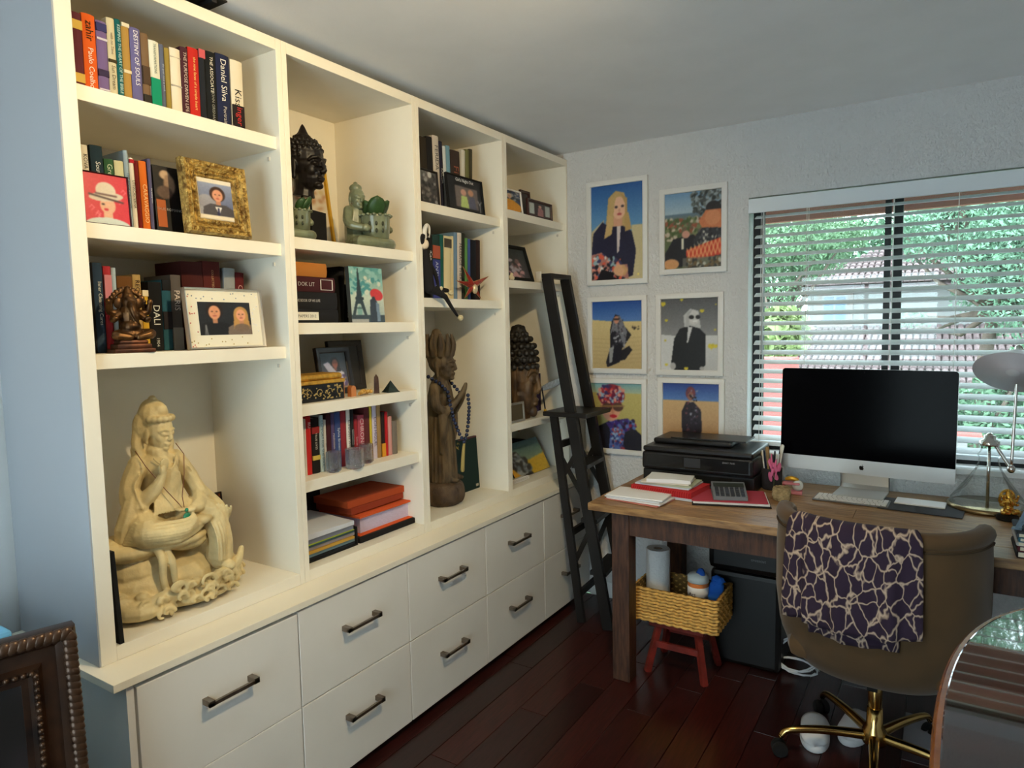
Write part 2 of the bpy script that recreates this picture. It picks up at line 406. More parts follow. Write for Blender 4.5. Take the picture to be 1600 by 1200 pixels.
# ------------------------------------------------------------------ outside
sof = M('eave_paint', (112, 68, 54), 0.7, var=.1, scale=4)
e = thing('roof_eave', 'brown painted roof eave just outside the top of the window', 'eave', (1.5, .55, 2.2))
MB().box(-.6, 3.8, .16, .95, 2.30, 2.34).build('soffit', sof, e, world=True)
MB().box(-.6, 3.8, .90, .95, ony(1385, 331, .9)[2], 2.30).build('fascia', sof, e, world=True)
tag(MB().box(-60, 60, 1.5, 90, -3.2, -3.03).build('lawn', M('lawn_green', (70, 110, 70), .9, var=.3, scale=.6), origin=(0, 20, -3.03)), 'green lawn outside below the window', 'lawn')
HY = 14.0
stu = M('stucco_pale', (132, 134, 132), .85, var=.05, scale=2); tile_m = M('roof_tile', (112, 96, 96), .8, var=.25, scale=3)
def HX(px, py, y=HY): p = ony(px, py, y); return p[0], p[2]
hs = thing('neighbour_house', 'pale stucco house with barrel tile roofs seen through the blind', 'house', (1.5, HY+2, -3))
x0, _ = HX(1262, 450); x1, _ = HX(1640, 450); _, zt_ = HX(1300, 450); _, zm = HX(1400, 518)
MB().box(x0, x1, HY, HY+5, -3, zt_).build('upper_wall', stu, hs, world=True)
xl, _ = HX(1225, 560); xr, _ = HX(1660, 560); _, zl = HX(1350, 590)
def tiles(name, x0, x1, ye, ze, yr, zr_, par, hip=0.0):
    """sloping roof of barrel tile rows, eave (ye,ze) to ridge (yr,zr)"""
    m = MB(); n = int((x1-x0)/.13); rows = 11
    m.add([(x0, ye, ze-.05), (x1, ye, ze-.05), (x1-hip, yr, zr_-.05), (x0+hip, yr, zr_-.05)], [(0, 1, 2, 3)])
    for r in range(rows):
        t0, t1 = r/rows, (r+1)/rows+.02
        for i in range(n):
            xc = x0+(i+.5)*(x1-x0)/n
            if xc < x0+hip*t1 or xc > x1-hip*t1: continue
            vs = []
            for t, lift in ((t0, .05), (t1, .0)):
                y = ye+(yr-ye)*t; z = ze+(zr_-ze)*t+lift
                for a in range(5):
                    b = PI*a/4; vs.append((xc-.06*math.cos(b), y, z+.055*math.sin(b)))
            m.add(vs, [(a, a+1, a+6, a+5) for a in range(4)]+[(0, 1, 2, 3, 4)])
    return stuff(m.build(name, tile_m, par, world=True, fix=False))
_, zr1 = HX(1350, 392, HY+2.5)
tiles('upper_roof', x0-.4, x1+.5, HY-.5, zt_, HY+2.5, zr1, hs, 1.5)
MB().box(xl, xr, HY-2.5, HY, -3, zl).build('lower_wall', stu, hs, world=True)
_, zlr = HX(1380, 512)
tiles('lower_roof', xl-.3, xr+.3, HY-3.0, zl, HY, zlr, hs, .3)
_, za = HX(1300, 506); _, zb = HX(1300, 462); xa, _ = HX(1286, 480); xb, _ = HX(1324, 480)
MB().box(xa-.12, xb+.12, HY-.08, HY+.01, za-.12, zb+.12).build('window_surround', M('surround', (126, 118, 112), .8), hs, world=True)
wn = MB().box(xa, xb, HY-.10, HY-.03, za, zb).build('window', M('far_frame', (140, 146, 150), .5), hs, world=True)
pm = M('far_pane', (76, 106, 130), .15)
xm = (xa+xb)/2
MB().box(xa+.03, xm-.02, HY-.115, HY-.09, za+.03, zb-.03).build('pane', pm, wn, world=True)
MB().box(xm+.02, xb-.03, HY-.115, HY-.09, za+.03, zb-.03).build('pane', pm, wn, world=True)
# salmon wall and ledge close to the window
sal = M('salmon_stucco', (196, 84, 78), .8, var=.06, scale=3)
a = ony(1150, 560, 3.0); b = ony(1236, 562, 3.0)
tag(MB().bbox(a[0], b[0], 3.0, 3.4, -3, a[2], .01).build('stucco_pier', sal, origin=((a[0]+b[0])/2, 3.2, -3)), 'salmon pink stucco pier outside, left of the monitor', 'pier')
a = ony(1440, 674, 3.2); b = ony(1536, 676, 3.2); c_ = ony(1500, 688, 3.2)
tag(MB().bbox(a[0], b[0], 3.2, 3.7, c_[2], a[2], .02).build('stucco_ledge', sal, origin=((a[0]+b[0])/2, 3.4, c_[2])), 'salmon pink ledge outside, right of the monitor', 'ledge')
bpy.data.objects['stucco_ledge'].location.z += 0
MB().box(a[0]+.05, b[0]-.1, 3.25, 3.65, -3, c_[2]).build('pedestal', stu, bpy.data.objects['stucco_ledge']).location = (-(a[0]+b[0])/2, -3.4, -c_[2])
leafs = [M('leaf_%d' % i, c, .55, var=.3, scale=2.5) for i, c in enumerate([(112, 144, 108), (96, 132, 102), (132, 150, 96), (110, 146, 120)])]
bark = M('bark', (92, 80, 70), .9, var=.3, scale=6, bump=.4)
def tree(name, label, trunk, blobs, n, size, mi, seed, group='trees outside the window'):
    rs = np.random.RandomState(seed)
    t = thing(name, label, 'tree', trunk[0], group=group)
    MB().tube(trunk, [.16-.10*i/(len(trunk)-1) for i in range(len(trunk))], 7).build('trunk', bark, t, True, world=True)
    m = MB(); br = MB(); tot = sum(b[3]*b[4]*b[5] for b in blobs)
    V = []; F = []
    for b in blobs:
        k = int(n*b[3]*b[4]*b[5]/tot)
        d = rs.normal(size=(k, 3)); d /= np.linalg.norm(d, axis=1)[:, None]; rr = rs.uniform(.25, 1, k)**.5
        c = np.array(b[:3])+d*rr[:, None]*np.array(b[3:6])
        u = rs.normal(size=(k, 3)); u /= np.linalg.norm(u, axis=1)[:, None]
        v = np.cross(u, rs.normal(size=(k, 3))); v /= np.linalg.norm(v, axis=1)[:, None]
        s = size*rs.uniform(.6, 1.4, k)[:, None]
        q = np.stack([c-u*s, c+v*s*.38, c+u*s, c-v*s*.38], 1).reshape(-1, 3)
        o_ = sum(len(x) for x in V); V.append(q); F += [(o_+4*i, o_+4*i+1, o_+4*i+2, o_+4*i+3) for i in range(k)]
        for i in range(5):
            e_ = np.array(b[:3])+rs.normal(size=3)*np.array(b[3:6])*.5
            br.tube([trunk[-1], tuple((np.array(trunk[-1])+e_)/2+rs.normal(size=3)*.1), tuple(e_)], [.05, .03, .012], 5)
    br.build('branches', bark, t, True, world=True)
    m.v = [tuple(x) for x in np.concatenate(V)]; m.f = F
    stuff(m.build('foliage', leafs[mi], t, world=True, fix=False))
def bl_(px, py, y, rx, ry, rz): p = ony(px, py, y); return (p[0], p[1], p[2], rx, ry, rz)
p = ony(1500, 640, 6.5)
tree('broadleaf_tree', 'fine leafed tree outside the right half of the window', [(p[0], 6.5, -3), (p[0]+.1, 6.6, 0), (p[0]+.3, 6.5, 1.6)],
     [bl_(1500, 350, 6.5, .75, .7, .45), bl_(1570, 400, 6.2, .6, .6, .5), bl_(1450, 370, 7, .5, .5, .35), bl_(1600, 480, 6.4, .45, .5, .4), bl_(1530, 460, 6.8, .35, .35, .25), bl_(1640, 380, 6.5, .8, .6, .9), bl_(1430, 500, 7.4, .22, .3, .14), (2.1, 7.2, 3.5, 1.1, .8, .8), (2.7, 7.2, 4.6, 1.3, .9, .9), (1.7, 7.4, 4.7, .9, .8, .7)], 60000, .03, 3, 11)
p = ony(1215, 640, 8)
tree('broadleaf_tree', 'bushy green tree outside the left edge of the window', [(p[0], 8, -3), (p[0], 8, -.5), (p[0]-.1, 8, 1.2)],
     [bl_(1225, 375, 8, .9, .7, .55), bl_(1265, 400, 8.4, .6, .6, .4), bl_(1205, 470, 8, .45, .5, .9), bl_(1300, 370, 9.5, .6, .6, .35)], 18000, .034, 0, 12)
p = ony(1225, 640, 5)
tree('palm_tree', 'low yellow green palm outside behind the left slats', [(p[0], 5, -3), (p[0], 5, -1), (p[0], 5, .6)],
     [bl_(1222, 520, 5, .28, .3, .3), bl_(1205, 570, 5, .25, .3, .2)], 1800, .09, 2, 13)
p = ony(1340, 420, 24)
tree('broadleaf_tree', 'distant hazy tree above the neighbouring roof', [(p[0], 24, -3), (p[0], 24, 1), (p[0], 24, 3)],
     [bl_(1340, 385, 24, 2.6, 1, 1.0), bl_(1250, 390, 24, 3, 1, 1.6), bl_(1450, 390, 24, 3, 1, 1.5), bl_(1600, 380, 24, 4, 1, 2.2)], 9000, .14, 1, 14)
p = ony(1560, 700, 5.5)
tree('hedge_shrub', 'dense green shrub outside behind the desk lamp', [(p[0], 5.5, -3), (p[0], 5.5, -1.5), (p[0], 5.5, -.6)],
     [bl_(1560, 640, 5.5, .7, .4, .35), bl_(1640, 600, 5.5, .5, .4, .5), bl_(1540, 700, 5.2, .8, .4, .3)], 7000, .04, 1, 15)

p = ony(1850, 640, 7)
tree('broadleaf_tree', 'leafy tree outside beyond the right edge of the window', [(p[0], 7, -3), (p[0], 7, -.5), (p[0]+.1, 7, 1.0)],
     [bl_(1820, 380, 7, 1.3, .8, 1.0), bl_(1900, 500, 7.2, 1.2, .8, .9), bl_(1780, 600, 6.8, .9, .6, .7), bl_(2050, 420, 7, 1.2, .8, 1.3)], 16000, .04, 0, 16)

# ------------------------------------------------------------------ ceiling light and vent
LL = (1.35, -2.2, ZCEIL)
cl = thing('ceiling_downlight', 'small round warm eyeball downlight turned towards the bookcase', 'light', LL)
MB().lathe([(.055, -.001), (.085, -.001), (.085, -.008), (.075, -.012), (.055, -.008)], 32).build('trim_ring', M('brushed_nickel', (190, 188, 182), .3, .9), cl, True)
MB().lathe([(.0, -.002), (.056, -.002), (.05, -.02), (.03, -.036), (0, -.042)], 32).build('lens', M('frosted_lens', (255, 214, 150), .6, emit=3.0), cl, True)
lp = bpy.data.lights.new('downlight_bulb', 'SPOT'); lp.energy = 76; lp.color = (1.0, 0.77, 0.42); lp.shadow_soft_size = 0.035
lp.spot_size = math.radians(150); lp.spot_blend = 0.8
lo = bpy.data.objects.new('downlight_bulb', lp); COL.objects.link(lo); lo.parent = cl; lo.location = (0, 0, -.09)
lo.rotation_euler = Vector((-1.42, .42, -1.15)).to_track_quat('-Z', 'Y').to_euler()
v = thing('ceiling_vent', 'dark slatted air vent on the ceiling above the bookcase', 'vent', (-.02, -2.16, ZCEIL))
vm = M('vent_dark', (30, 30, 32), .6)
MB().box(-.15, .04, -.22, .06, -.004, 0).build('vent_plate', vm, v)
for i in range(7): MB().box(-.14, .03, -.21+i*.038, -.195+i*.038, -.014, -.004).build('slat', vm, v)

# ------------------------------------------------------------------ bookcase units
SH = [[2.1141, 1.7851, 1.4607], [1.813, 1.5357, 1.2653, 1.0094], [2.0178, 1.6339], [2.068, 1.7365, 1.0315]]
ST = .038
labs = ['white bookcase bay with the cream seated statue at its bottom', 'white bookcase bay with the black head and orange folders',
        'white bookcase bay with the tall carved wooden figure', 'white corner bookcase bay behind the black ladder']
units = []
for k in range(4):
    y0, y1 = YS[k]+.0004, YS[k+1]-.0004
    yl = YL if k == 0 else y0
    u = thing('bookcase', labs[k], 'bookcase', ((XB)/2, (y0+y1)/2, ZC), group='built in bookcase bays')
    MB().bbox(XB, 0, yl, y0+T+(0 if k else .006), ZC, ZT, .0012).build('side_panel', shelf_m, u, world=True)
    MB().bbox(XB, 0, y1-T, y1-(.002 if k == 3 else 0), ZC, ZT, .0012).build('side_panel', shelf_m, u, world=True)
    ya, yb = y0+T+(0 if k else .006), y1-T
    MB().bbox(XB, -.0002, ya, yb, ZI, ZT-.0003, .0012).build('top_board', shelf_m, u, world=True)
    MB().bbox(XB, -.0002, ya, yb, ZC+.0002, ZR, .0012).build('bottom_board', shelf_m, u, world=True)
    MB().box(XB, XB+.006, ya, yb, ZR, ZI).build('back_panel', shelf_m, u, world=True)
    for z in SH[k]:
        MB().bbox(XB+.006, RS, ya, yb, z-ST, z, .0012).build('shelf', shelf_m, u, world=True)
    pin = M('shelf_pin', (206, 200, 188), .5)
    for z in SH[k]:
        MB().box(-.06, -.05, yb-.003, yb, z-ST-.03, z-ST-.018).build('shelf_pin', pin, u, world=True)
    if k == 0: MB().box(XB, -.0015, YL-.004, YL, ZC+.0005, ZT-.0005).build('end_dimming_skin', M('end_panel_dimmed', (164, 168, 174), .5), u, world=True)  # added skin over the white end panel; shade put into its grey colour
    units.append(u)
ctop = MB().bbox(XB, CTX, -2.583, -.002, ZC-.021, ZC-.0003, .0012).build('countertop', M('counter_white', (240, 232, 212), .35), origin=(-.15, -1.27, ZC-.021))
tag(ctop, 'long white countertop between bookcase and drawers', 'countertop')
nick = M('nickel_handle', (128, 118, 108), .35, .9)
DP = 2.5372/5
dlab = ['white two drawer base cabinet nearest the ornate dark frame', 'second white two drawer base cabinet from the ornate frame', 'white two drawer base cabinet in the middle of the row',
        'fourth white two drawer base cabinet, next to the one behind the ladder', 'white two drawer base cabinet in the corner behind the ladder']
for k in range(5):
    y0 = -2.5376+k*DP; y1 = y0+DP
    u = thing('drawer_cabinet', dlab[k], 'cabinet', (-.15, (y0+y1)/2, 0), group='base drawer cabinets')
    MB().box(XB, .088, y0+(-.012 if k == 0 else .0005), y1-(.0005 if k < 4 else .003), .034, .6555).box(XB, .03, y0+.002, y1-.003, .0, .034).build('body', draw_m, u, world=True)
    if k == 0: MB().box(.088, .108, y0-.012, y0+.006, .02, .655).build('face_stile', draw_m, u, world=True)
    for j, (za, zb) in enumerate([(.345, .6475), (.036, .3415)]):
        d0 = y0+(.012 if k == 0 else .0018); d1 = y1-(.0018 if k < 4 else .004)
        if k == 0 and j == 0: za, zb = za-.002, zb-.004
        d = MB().bbox(.089, DX, d0, d1, za, zb, .002).build('drawer', draw_m, u, world=True)
        ym = (d0+d1)/2; zm_ = za+(zb-za)*.60
        h = MB().box(DX+.026, DX+.034, ym-.078, ym+.078, zm_-.007, zm_+.003)
        for s in (-1, 1): h.box(DX-.001, DX+.034, ym+s*.07-.008, ym+s*.07+.008, zm_-.008, zm_+.008)
        h.build('handle', nick, d, world=True)
# ================================================================== BOOKS AND FRAMES: builders
ORD = ['first', 'second', 'third', 'fourth', 'fifth', 'sixth', 'seventh', 'eighth', 'ninth', 'tenth', 'eleventh', 'twelfth', 'thirteenth', 'fourteenth',
       'fifteenth', 'sixteenth', 'seventeenth', 'eighteenth', 'nineteenth', 'twentieth', 'twenty-first', 'twenty-second', 'twenty-third']
pages_m = M('book_pages', (226, 214, 188), .85, var=.08, scale=60, stretch=(1, 30, 1))
CV = {}
def book(label, loc, rot, t, h, d, col, title=None, tcol=(240, 235, 225), group=None, bands=(), tsize=.55, tpos=(.5, .86), hard=True):
    """spine faces local +x, thickness along y, height along z"""
    b = thing('book', label, 'book', loc, rot, group)
    k = (round(t, 4), round(h, 4), round(d, 3), col)
    g = .0022 if t > .012 else .0009
    m = MB(); n = 4
    sp = [(.0, -t/2, 0)]
    pr = [(-.004 if abs(i) == n else -.004*(i/n)**2, t/2*i/n) for i in range(-n, n+1)]
    pts = [(x, y) for x, y in pr]+[(-d, t/2), (-d, t/2-g), (-.007, t/2-g), (-.007, -t/2+g), (-d, -t/2+g), (-d, -t/2)]
    q = len(pts); vs = [(x, y, 0) for x, y in pts]+[(x, y, h) for x, y in pts]
    m.add(vs, [(i, (i+1) % q, q+(i+1) % q, q+i) for i in range(q)])
    # end rims of the cover (spine strip and two boards)
    a = list(range(0, 2*n+1)); L = 2*n+1
    for o_ in (0, q):
        m.f.append(tuple(o_+i for i in [*a, L+2, L+3])); m.f.append((o_+2*n, o_+L, o_+L+1, o_+L+2)); m.f.append((o_+L+3, o_+L+4, o_+L+5, o_+0))
    m.build('cover', C(*col, 45), b)
    MB().box(-d+.003, -.0065, -t/2+g, t/2-g, .003, h-.003).build('pages', pages_m, b)
    for (z0, z1, c) in bands:
        MB().box(-.0035, .0008, -t/2*.96, t/2*.96, h*z0, h*z1).build('spine_band', C(*c, 45), b)
    if title:
        tl = title if isinstance(title, list) else [(title, tpos[0], tpos[1], tcol, tsize)]
        for (s, pc, ln, tc, sz) in tl:
            text(b, s, (.0013, 0, h*pc), (0, 0, -1), (0, 1, 0), h*ln, t*sz, C(*tc, 45), 'spine_lettering')
    return b
def book_row(place, group, x, z, d, specs, cmap):
    """specs: (bottom-left px, bottom-right px, top-left px, top py, colour, colour words, title, title colour, kwargs)"""
    n = 0; last = -99; pl_ = 1.0
    for s in specs:
        bl_x, br_x, tl_x, ty, col, words, title, tc = s[:8]; kw = s[8] if len(s) > 8 else {}
        xx = x+kw.pop('dx', 0.0); dd = kw.pop('d', d)
        y0 = y_at(bl_x, xx, z); y1 = y_at(br_x, xx, z); top = onx(tl_x, ty, xx)
        y0 = max(y0, last+.0006); t = max(.006, y1-y0-.0006)
        ln = -math.atan2(top[1]-y_at(bl_x, xx, z), top[2]-z)
        ln = min(max(-.16, min(.16, ln)), pl_); pl_ = ln; h = (top[2]-z)/math.cos(ln)
        last = y0+t
        book('%s, %s from left on %s' % (words, ORD[n], place), (xx, y0+t/2, z+.0006+abs(t/2*math.sin(ln))), (ln, 0, 0), t*math.cos(ln), h-abs(t*math.sin(ln)), dd, col, title, tc, group, **kw)
        n += 1
def frame_rails(W, H, bw, dp, prof=None):
    """mitred picture frame facing +x, bottom at z=0; prof list of (across 0..1 outer to inner, height 0..1)"""
    prof = prof or [(0, 0), (0, .85), (.12, 1), (.75, .9), (1, .62), (1, 0)]
    m = MB(); n = len(prof)
    cs = [(-W/2, 0), (W/2, 0), (W/2, H), (-W/2, H)]; ins = [(1, 1), (-1, 1), (-1, -1), (1, -1)]
    vs = []
    for (cy, cz), (sy, sz) in zip(cs, ins):
        for a, e in prof: vs.append((-dp+dp*e, cy+sy*a*bw, cz+sz*a*bw))
    fs = []
    for k in range(4):
        for i in range(n):
            fs.append((k*n+i, k*n+(i+1) % n, ((k+1) % 4)*n+(i+1) % n, ((k+1) % 4)*n+i))
    return m.add(vs, fs)
def frame(label, loc, rot, W, H, bw, dp, mat, pic, group=None, prof=None, name='photo_frame', mount=None, mw=0.0, stand=True, cat='picture frame'):
    f = thing(name, label, cat, loc, rot, group)
    frame_rails(W, H, bw, dp, prof).build('frame', mat, f, 'auto')
    MB().box(-dp, -dp*.72, -W/2+bw*.5, W/2-bw*.5, bw*.5, H-bw*.5).build('backing', C(60, 50, 44), f)
    pw_, ph_ = W-2*bw-2*mw, H-2*bw-2*mw
    if mount is not None: MB().box(-dp*.72, -dp*.55, -W/2+bw*.9, W/2-bw*.9, bw*.9, H-bw*.9).build('mount', mount, f)
    show_print(pic, f, pw_+(.002 if mount is None else 0), ph_+(.002 if mount is None else 0), -dp*.50, bw+mw-(.001 if mount is None else 0))
    if stand:
        L = H*.62; a = math.radians(18)-0*rot[1]
        MB().bar((-dp, 0, H*.62), (-dp-L*math.sin(a), 0, H*.62-L*math.cos(a)*.98), .03, .003, (1, 0, 0)).build('easel_leg', C(40, 34, 30), f)
    return f
def frame_px(label, BL, BR, TL, x, z, bw, dp, mat, pic, lean=.12, yaw=0.0, **kw):
    y0 = y_at(BL[0], x, z); y1 = y_at(BR[0], x, z); top = onx(TL[0], TL[1], x-.02)
    H = (top[2]-z)/math.cos(lean); Wd = (y1-y0)/math.cos(yaw)
    return frame(label, (x, (y0+y1)/2, z+.001+dp*math.sin(lean)), (0, -lean, yaw), Wd, H, bw, dp, mat, pic, **kw)

# ------------------------------------------------------------------ painted people for the flat prints
def person(p, u, v, s, skin, hair, top, hairlen=1.0, w=1.0):
    """head and shoulders: (u,v) face centre, s face half-height in u units"""
    k = 1/p.asp
    p.poly([(u-2.6*s*w, v+6*s*k), (u-2.2*s*w, v+2.3*s*k), (u-1.1*s, v+1.6*s*k), (u+1.1*s, v+1.6*s*k), (u+2.2*s*w, v+2.3*s*k), (u+2.6*s*w, v+6*s*k)], top)
    p.el(u, v-.15*s*k, 1.15*s, (1.3+.0)*s*k, hair)
    if hairlen > 1: p.poly([(u-1.15*s, v-.2*s*k), (u-1.35*s, v+hairlen*1.6*s*k), (u-.5*s, v+hairlen*1.7*s*k), (u+.5*s, v+hairlen*1.7*s*k), (u+1.35*s, v+hairlen*1.6*s*k), (u+1.15*s, v-.2*s*k)], hair)
    p.rect(u-.35*s, v+.7*s*k, u+.35*s, v+1.7*s*k, tuple(int(c*.85) for c in skin))
    p.el(u, v+.1*s*k, .78*s, 1.05*s*k, skin)
    p.el(u-.3*s, v-.05*s*k, .14*s, .08*s*k, (50, 35, 30)); p.el(u+.3*s, v-.05*s*k, .14*s, .08*s*k, (50, 35, 30))
    p.el(u, v+.28*s*k, .1*s, .18*s*k, tuple(int(c*.88) for c in skin)); p.el(u, v+.62*s*k, .28*s, .1*s*k, (170, 80, 75))
    return p

# ================================================================== BAY 1 (left)
z = SH[0][0]; X1 = -.05
q = lambda X, Y: (100+X/4.571, Y/4.571)
R1 = []
for bl0, br0, tl0, ty0, col, wd, ti, tc, kw in [
    (85, 160, 50, 75, (92, 42, 50), 'dark plum book with gold emblems', None, 0, dict(bands=[(.78, .9, (206, 170, 80)), (.08, .2, (206, 170, 80))])),
    (162, 256, 100, 75, (224, 98, 34), 'orange novel', [('Paulo Coelho', .3, .52, (250, 240, 225), .5), ('zahir', .78, .26, (40, 40, 20), .6)], 0, {}),
    (258, 336, 190, 125, (120, 100, 150), 'mauve book with a grid at its head', None, 0, dict(bands=[(.86, .97, (60, 60, 110)), (.74, .77, (210, 205, 220)), (.06, .08, (210, 205, 220)), (.25, .34, (60, 50, 80))])),
    (338, 396, 265, 105, (214, 204, 170), 'cream book with a small dark disc', [('Sun Dream', .25, .3, (90, 70, 50), .5), ('with no Time', .68, .4, (120, 100, 80), .35)], 0, dict(bands=[(.44, .48, (70, 60, 40))])),
    (397, 440, 320, 115, (18, 96, 100), 'narrow teal book', 'KEEPING THE HEART OF THE BIBLE', (190, 220, 215), {}),
    (441, 498, 365, 140, (176, 138, 70), 'golden brown book with pale stripe', None, 0, dict(bands=[(.36, .4, (220, 205, 170)), (.95, 1, (225, 215, 190))])),
    (500, 575, 430, 172, (104, 100, 150), 'violet book with large white capitals', 'DESTINY OF SOULS', (235, 235, 245), dict(tsize=.62, tpos=(.6, .72))),
    (577, 632, 520, 220, (122, 96, 70), 'brown book with a faded portrait', None, 0, dict(bands=[(.3, .55, (80, 62, 46)), (.0, .16, (50, 46, 40))])),
    (633, 706, 577, 270, (222, 222, 206), 'white book with a green lower half', 'TRANSFORMATIONS', (90, 110, 100), dict(bands=[(.0, .45, (18, 140, 104))], tsize=.4, tpos=(.74, .44))),
    (707, 741, 640, 298, (92, 98, 118), 'slim slate blue book', 'the quiet mind at work', (180, 186, 200), {}),
    (742, 780, 690, 328, (150, 128, 60), 'slim olive gold book', None, 0, {}),
    (781, 856, 722, 322, (226, 216, 196), 'plain off white book', None, 0, dict(bands=[(.86, .868, (190, 180, 165)), (.42, .44, (170, 165, 155))])),
    (857, 911, 803, 318, (70, 36, 44), 'dark maroon book', 'THE PURPOSE DRIVEN LIFE', (205, 185, 175), {}),
    (912, 986, 862, 322, (190, 40, 32), 'bright red book', [('the nine faces of a simple heart', .5, .86, (240, 200, 120), .34)], 0, {}),
    (987, 1032, 940, 338, (30, 34, 42), 'black book with pink head', None, 0, dict(bands=[(.88, 1, (200, 90, 96))])),
    (1034, 1108, 990, 350, (22, 24, 26), 'black novel with white capitals', [('THE ASSOCIATE', .68, .5, (225, 220, 205), .42), ('JOHN GRISHAM', .24, .42, (150, 150, 140), .42)], 0, {}),
    (1109, 1205, 1070, 368, (30, 36, 66), 'thick navy novel', [('Daniel Silva', .64, .58, (225, 222, 215), .5), ('Portrait', .16, .24, (190, 185, 180), .28)], 0, {}),
    (1212, 1298, 1175, 414, (222, 212, 190), 'white book with dark foot', [('Kiss', .46, .24, (30, 28, 28), .75), ('inger', .2, .26, (190, 50, 46), .75)], 0, dict(bands=[(.0, .36, (34, 26, 28))]))]:
    R1.append((q(bl0, 0)[0], q(br0, 0)[0], q(tl0, 0)[0], q(0, ty0)[1], col, wd, ti, tc, kw))
book_row('the top left shelf', 'books on the top left shelf', X1, z, .145, R1, None)
# second shelf
z = SH[0][1]; q = lambda X, Y: (100+X/4.571, 210+Y/4.571)
R2 = []
for bl0, br0, tl0, ty0, col, wd, ti, tc, kw in [
    (170, 222, 118, 70, (214, 204, 182), 'white book with black capitals', 'KOVA KAZ', (40, 36, 34), dict(tpos=(.72, .42))),
    (238, 326, 185, 70, (32, 50, 60), 'dark blue diet book', [('South Beach', .6, .4, (225, 225, 220), .4)], 0, {}),
    (330, 398, 275, 168, (50, 88, 56), 'green book with pale lettering', 'Green Home Guide', (200, 210, 180), {}),
    (402, 468, 355, 182, (206, 200, 160), 'cream book', None, 0, {}),
    (472, 506, 415, 110, (150, 168, 180), 'tall pale blue book', 'THE BOOK OF LIGHT', (80, 100, 120), {}),
    (508, 542, 462, 165, (228, 216, 196), 'white book with a red heart', 'UTHACASTERNA', (60, 50, 46), dict(bands=[(.93, .98, (170, 30, 40))])),
    (544, 574, 500, 185, (112, 26, 22), 'dark red narrow book', None, 0, {}),
    (576, 630, 530, 185, (214, 108, 34), 'orange book with pale capitals', 'CARAVAGGIO', (240, 200, 140), dict(tpos=(.4, .7))),
    (632, 658, 597, 172, (90, 88, 120), 'slim slate violet book', 'the waiting room', (200, 200, 210), {})]:
    R2.append((q(bl0, 0)[0], q(br0, 0)[0], q(tl0, 0)[0], q(0, ty0)[1], col, wd, ti, tc, kw))
book_row('the shelf with the gold frame', 'books beside the gold frame', -.075, z, .15, R2, None)
blk = M('black_cover', (18, 17, 19), .4)
y0 = y_at(q(672, 0)[0], -.085, z); y1 = y_at(q(880, 0)[0], -.085, z)
b = book('big black book with a cover photograph, leaning beside the gold frame', (-.085, (y0+y1)/2, z+.001), (0, -.06, 0), .012, .185, .02, (18, 17, 19))
for c_ in list(b.children): bpy.data.objects.remove(c_)
MB().bbox(-.035, 0, -(y1-y0)/2, (y1-y0)/2, 0, .19, .002).build('cover', blk, b)
p = Pic(30, 44, (20, 18, 20), 3); p.el(.45, .22, .2, .14, (190, 160, 130)); p.el(.6, .5, .22, .3, (150, 120, 96)); p.el(.4, .75, .3, .2, (90, 70, 60)); p.noise(.05)
show_print(p, b, .075, .09, .0012, .095, -.005)
text(b, 'TRUE ROMANCE', (.0012, .0, .07), (0, 1, 0), (0, 0, 1), .08, .011, C(170, 165, 160), 'cover_lettering')
MB().box(0, .0012, -(y1-y0)/2+.004, -(y1-y0)/2+.03, .02, .10).build('spine_band', C(170, 84, 30), b)
# picture of a lady in a hat on red
p = Pic(70, 84, (206, 44, 62), 5)
for i in range(9):
    u = p.rng.uniform(.05, .95); v = p.rng.uniform(.1, .9); p.line([(u, v), (u+.05, v-.05), (u+.1, v), (u+.04, v+.05)], .006, (236, 130, 140))
p.el(.52, .62, .17, .17, (222, 170, 140)); p.el(.5, .45, .38, .09, (206, 190, 170), -.12); p.el(.5, .33, .22, .17, (214, 200, 180)); p.line([(.28, .4), (.72, .42)], .02, (90, 60, 60))
p.line([(.14, .43), (.86, .53)], .02, (60, 40, 44)); p.el(.42, .60, .035, .02, (60, 40, 40)); p.el(.48, .7, .05, .025, (200, 40, 60)); p.rect(.42, .76, .62, .9, (222, 170, 140)); p.el(.5, 1.02, .5, .16, (200, 210, 206)); p.noise(.03)
bl0, br0, tl0 = q(160, 630), q(490, 660), q(134, 264)
frame_px('small red art print of a lady in a straw hat', bl0, br0, tl0, -.028, z, .0022, .012, C(50, 16, 22), p, lean=.05, stand=False, name='art_print', cat='picture')
# ornate gold frame
gold = M('antique_gold', (214, 180, 100), .4, .35, col2=(120, 88, 38), scale=55, bump=1.0, bscale=130)
p = Pic(56, 78, (120, 132, 160), 6); p.vgrad(0, .7, (150, 160, 186), (96, 104, 134)); p.el(.2, .7, .3, .3, (190, 180, 170), 0, .5); p.rect(0, 0, 1, .1, (226, 218, 200))
person(p, .55, .38, .2, (214, 150, 118), (58, 38, 28), (74, 70, 74), 1); p.poly([(.45, .68), (.55, .88), (.65, .68)], (230, 226, 220)); p.poly([(.52, .70), (.50, .9), (.58, .9), (.57, .70)], (40, 40, 80)); p.rect(0, .9, 1, 1, (226, 214, 190)); p.noise(.03)
gf = frame_px('ornate carved gold frame with portrait of a young man in suit', q(905, 705), q(1355, 745), q(835, 155), -.003, z, .048, .03, gold, p, lean=.10,
    prof=[(0, 0), (0, .7), (.1, 1), (.3, .8), (.38, .95), (.5, .7), (.62, .55), (.72, .8), (.8, .55), (.9, .6), (1, .4), (1, 0)], mount=C(226, 218, 200), mw=0.0)
m = MB(); rs_ = random.Random(5)
Wd = .205; Hd = .212
m2 = MB()
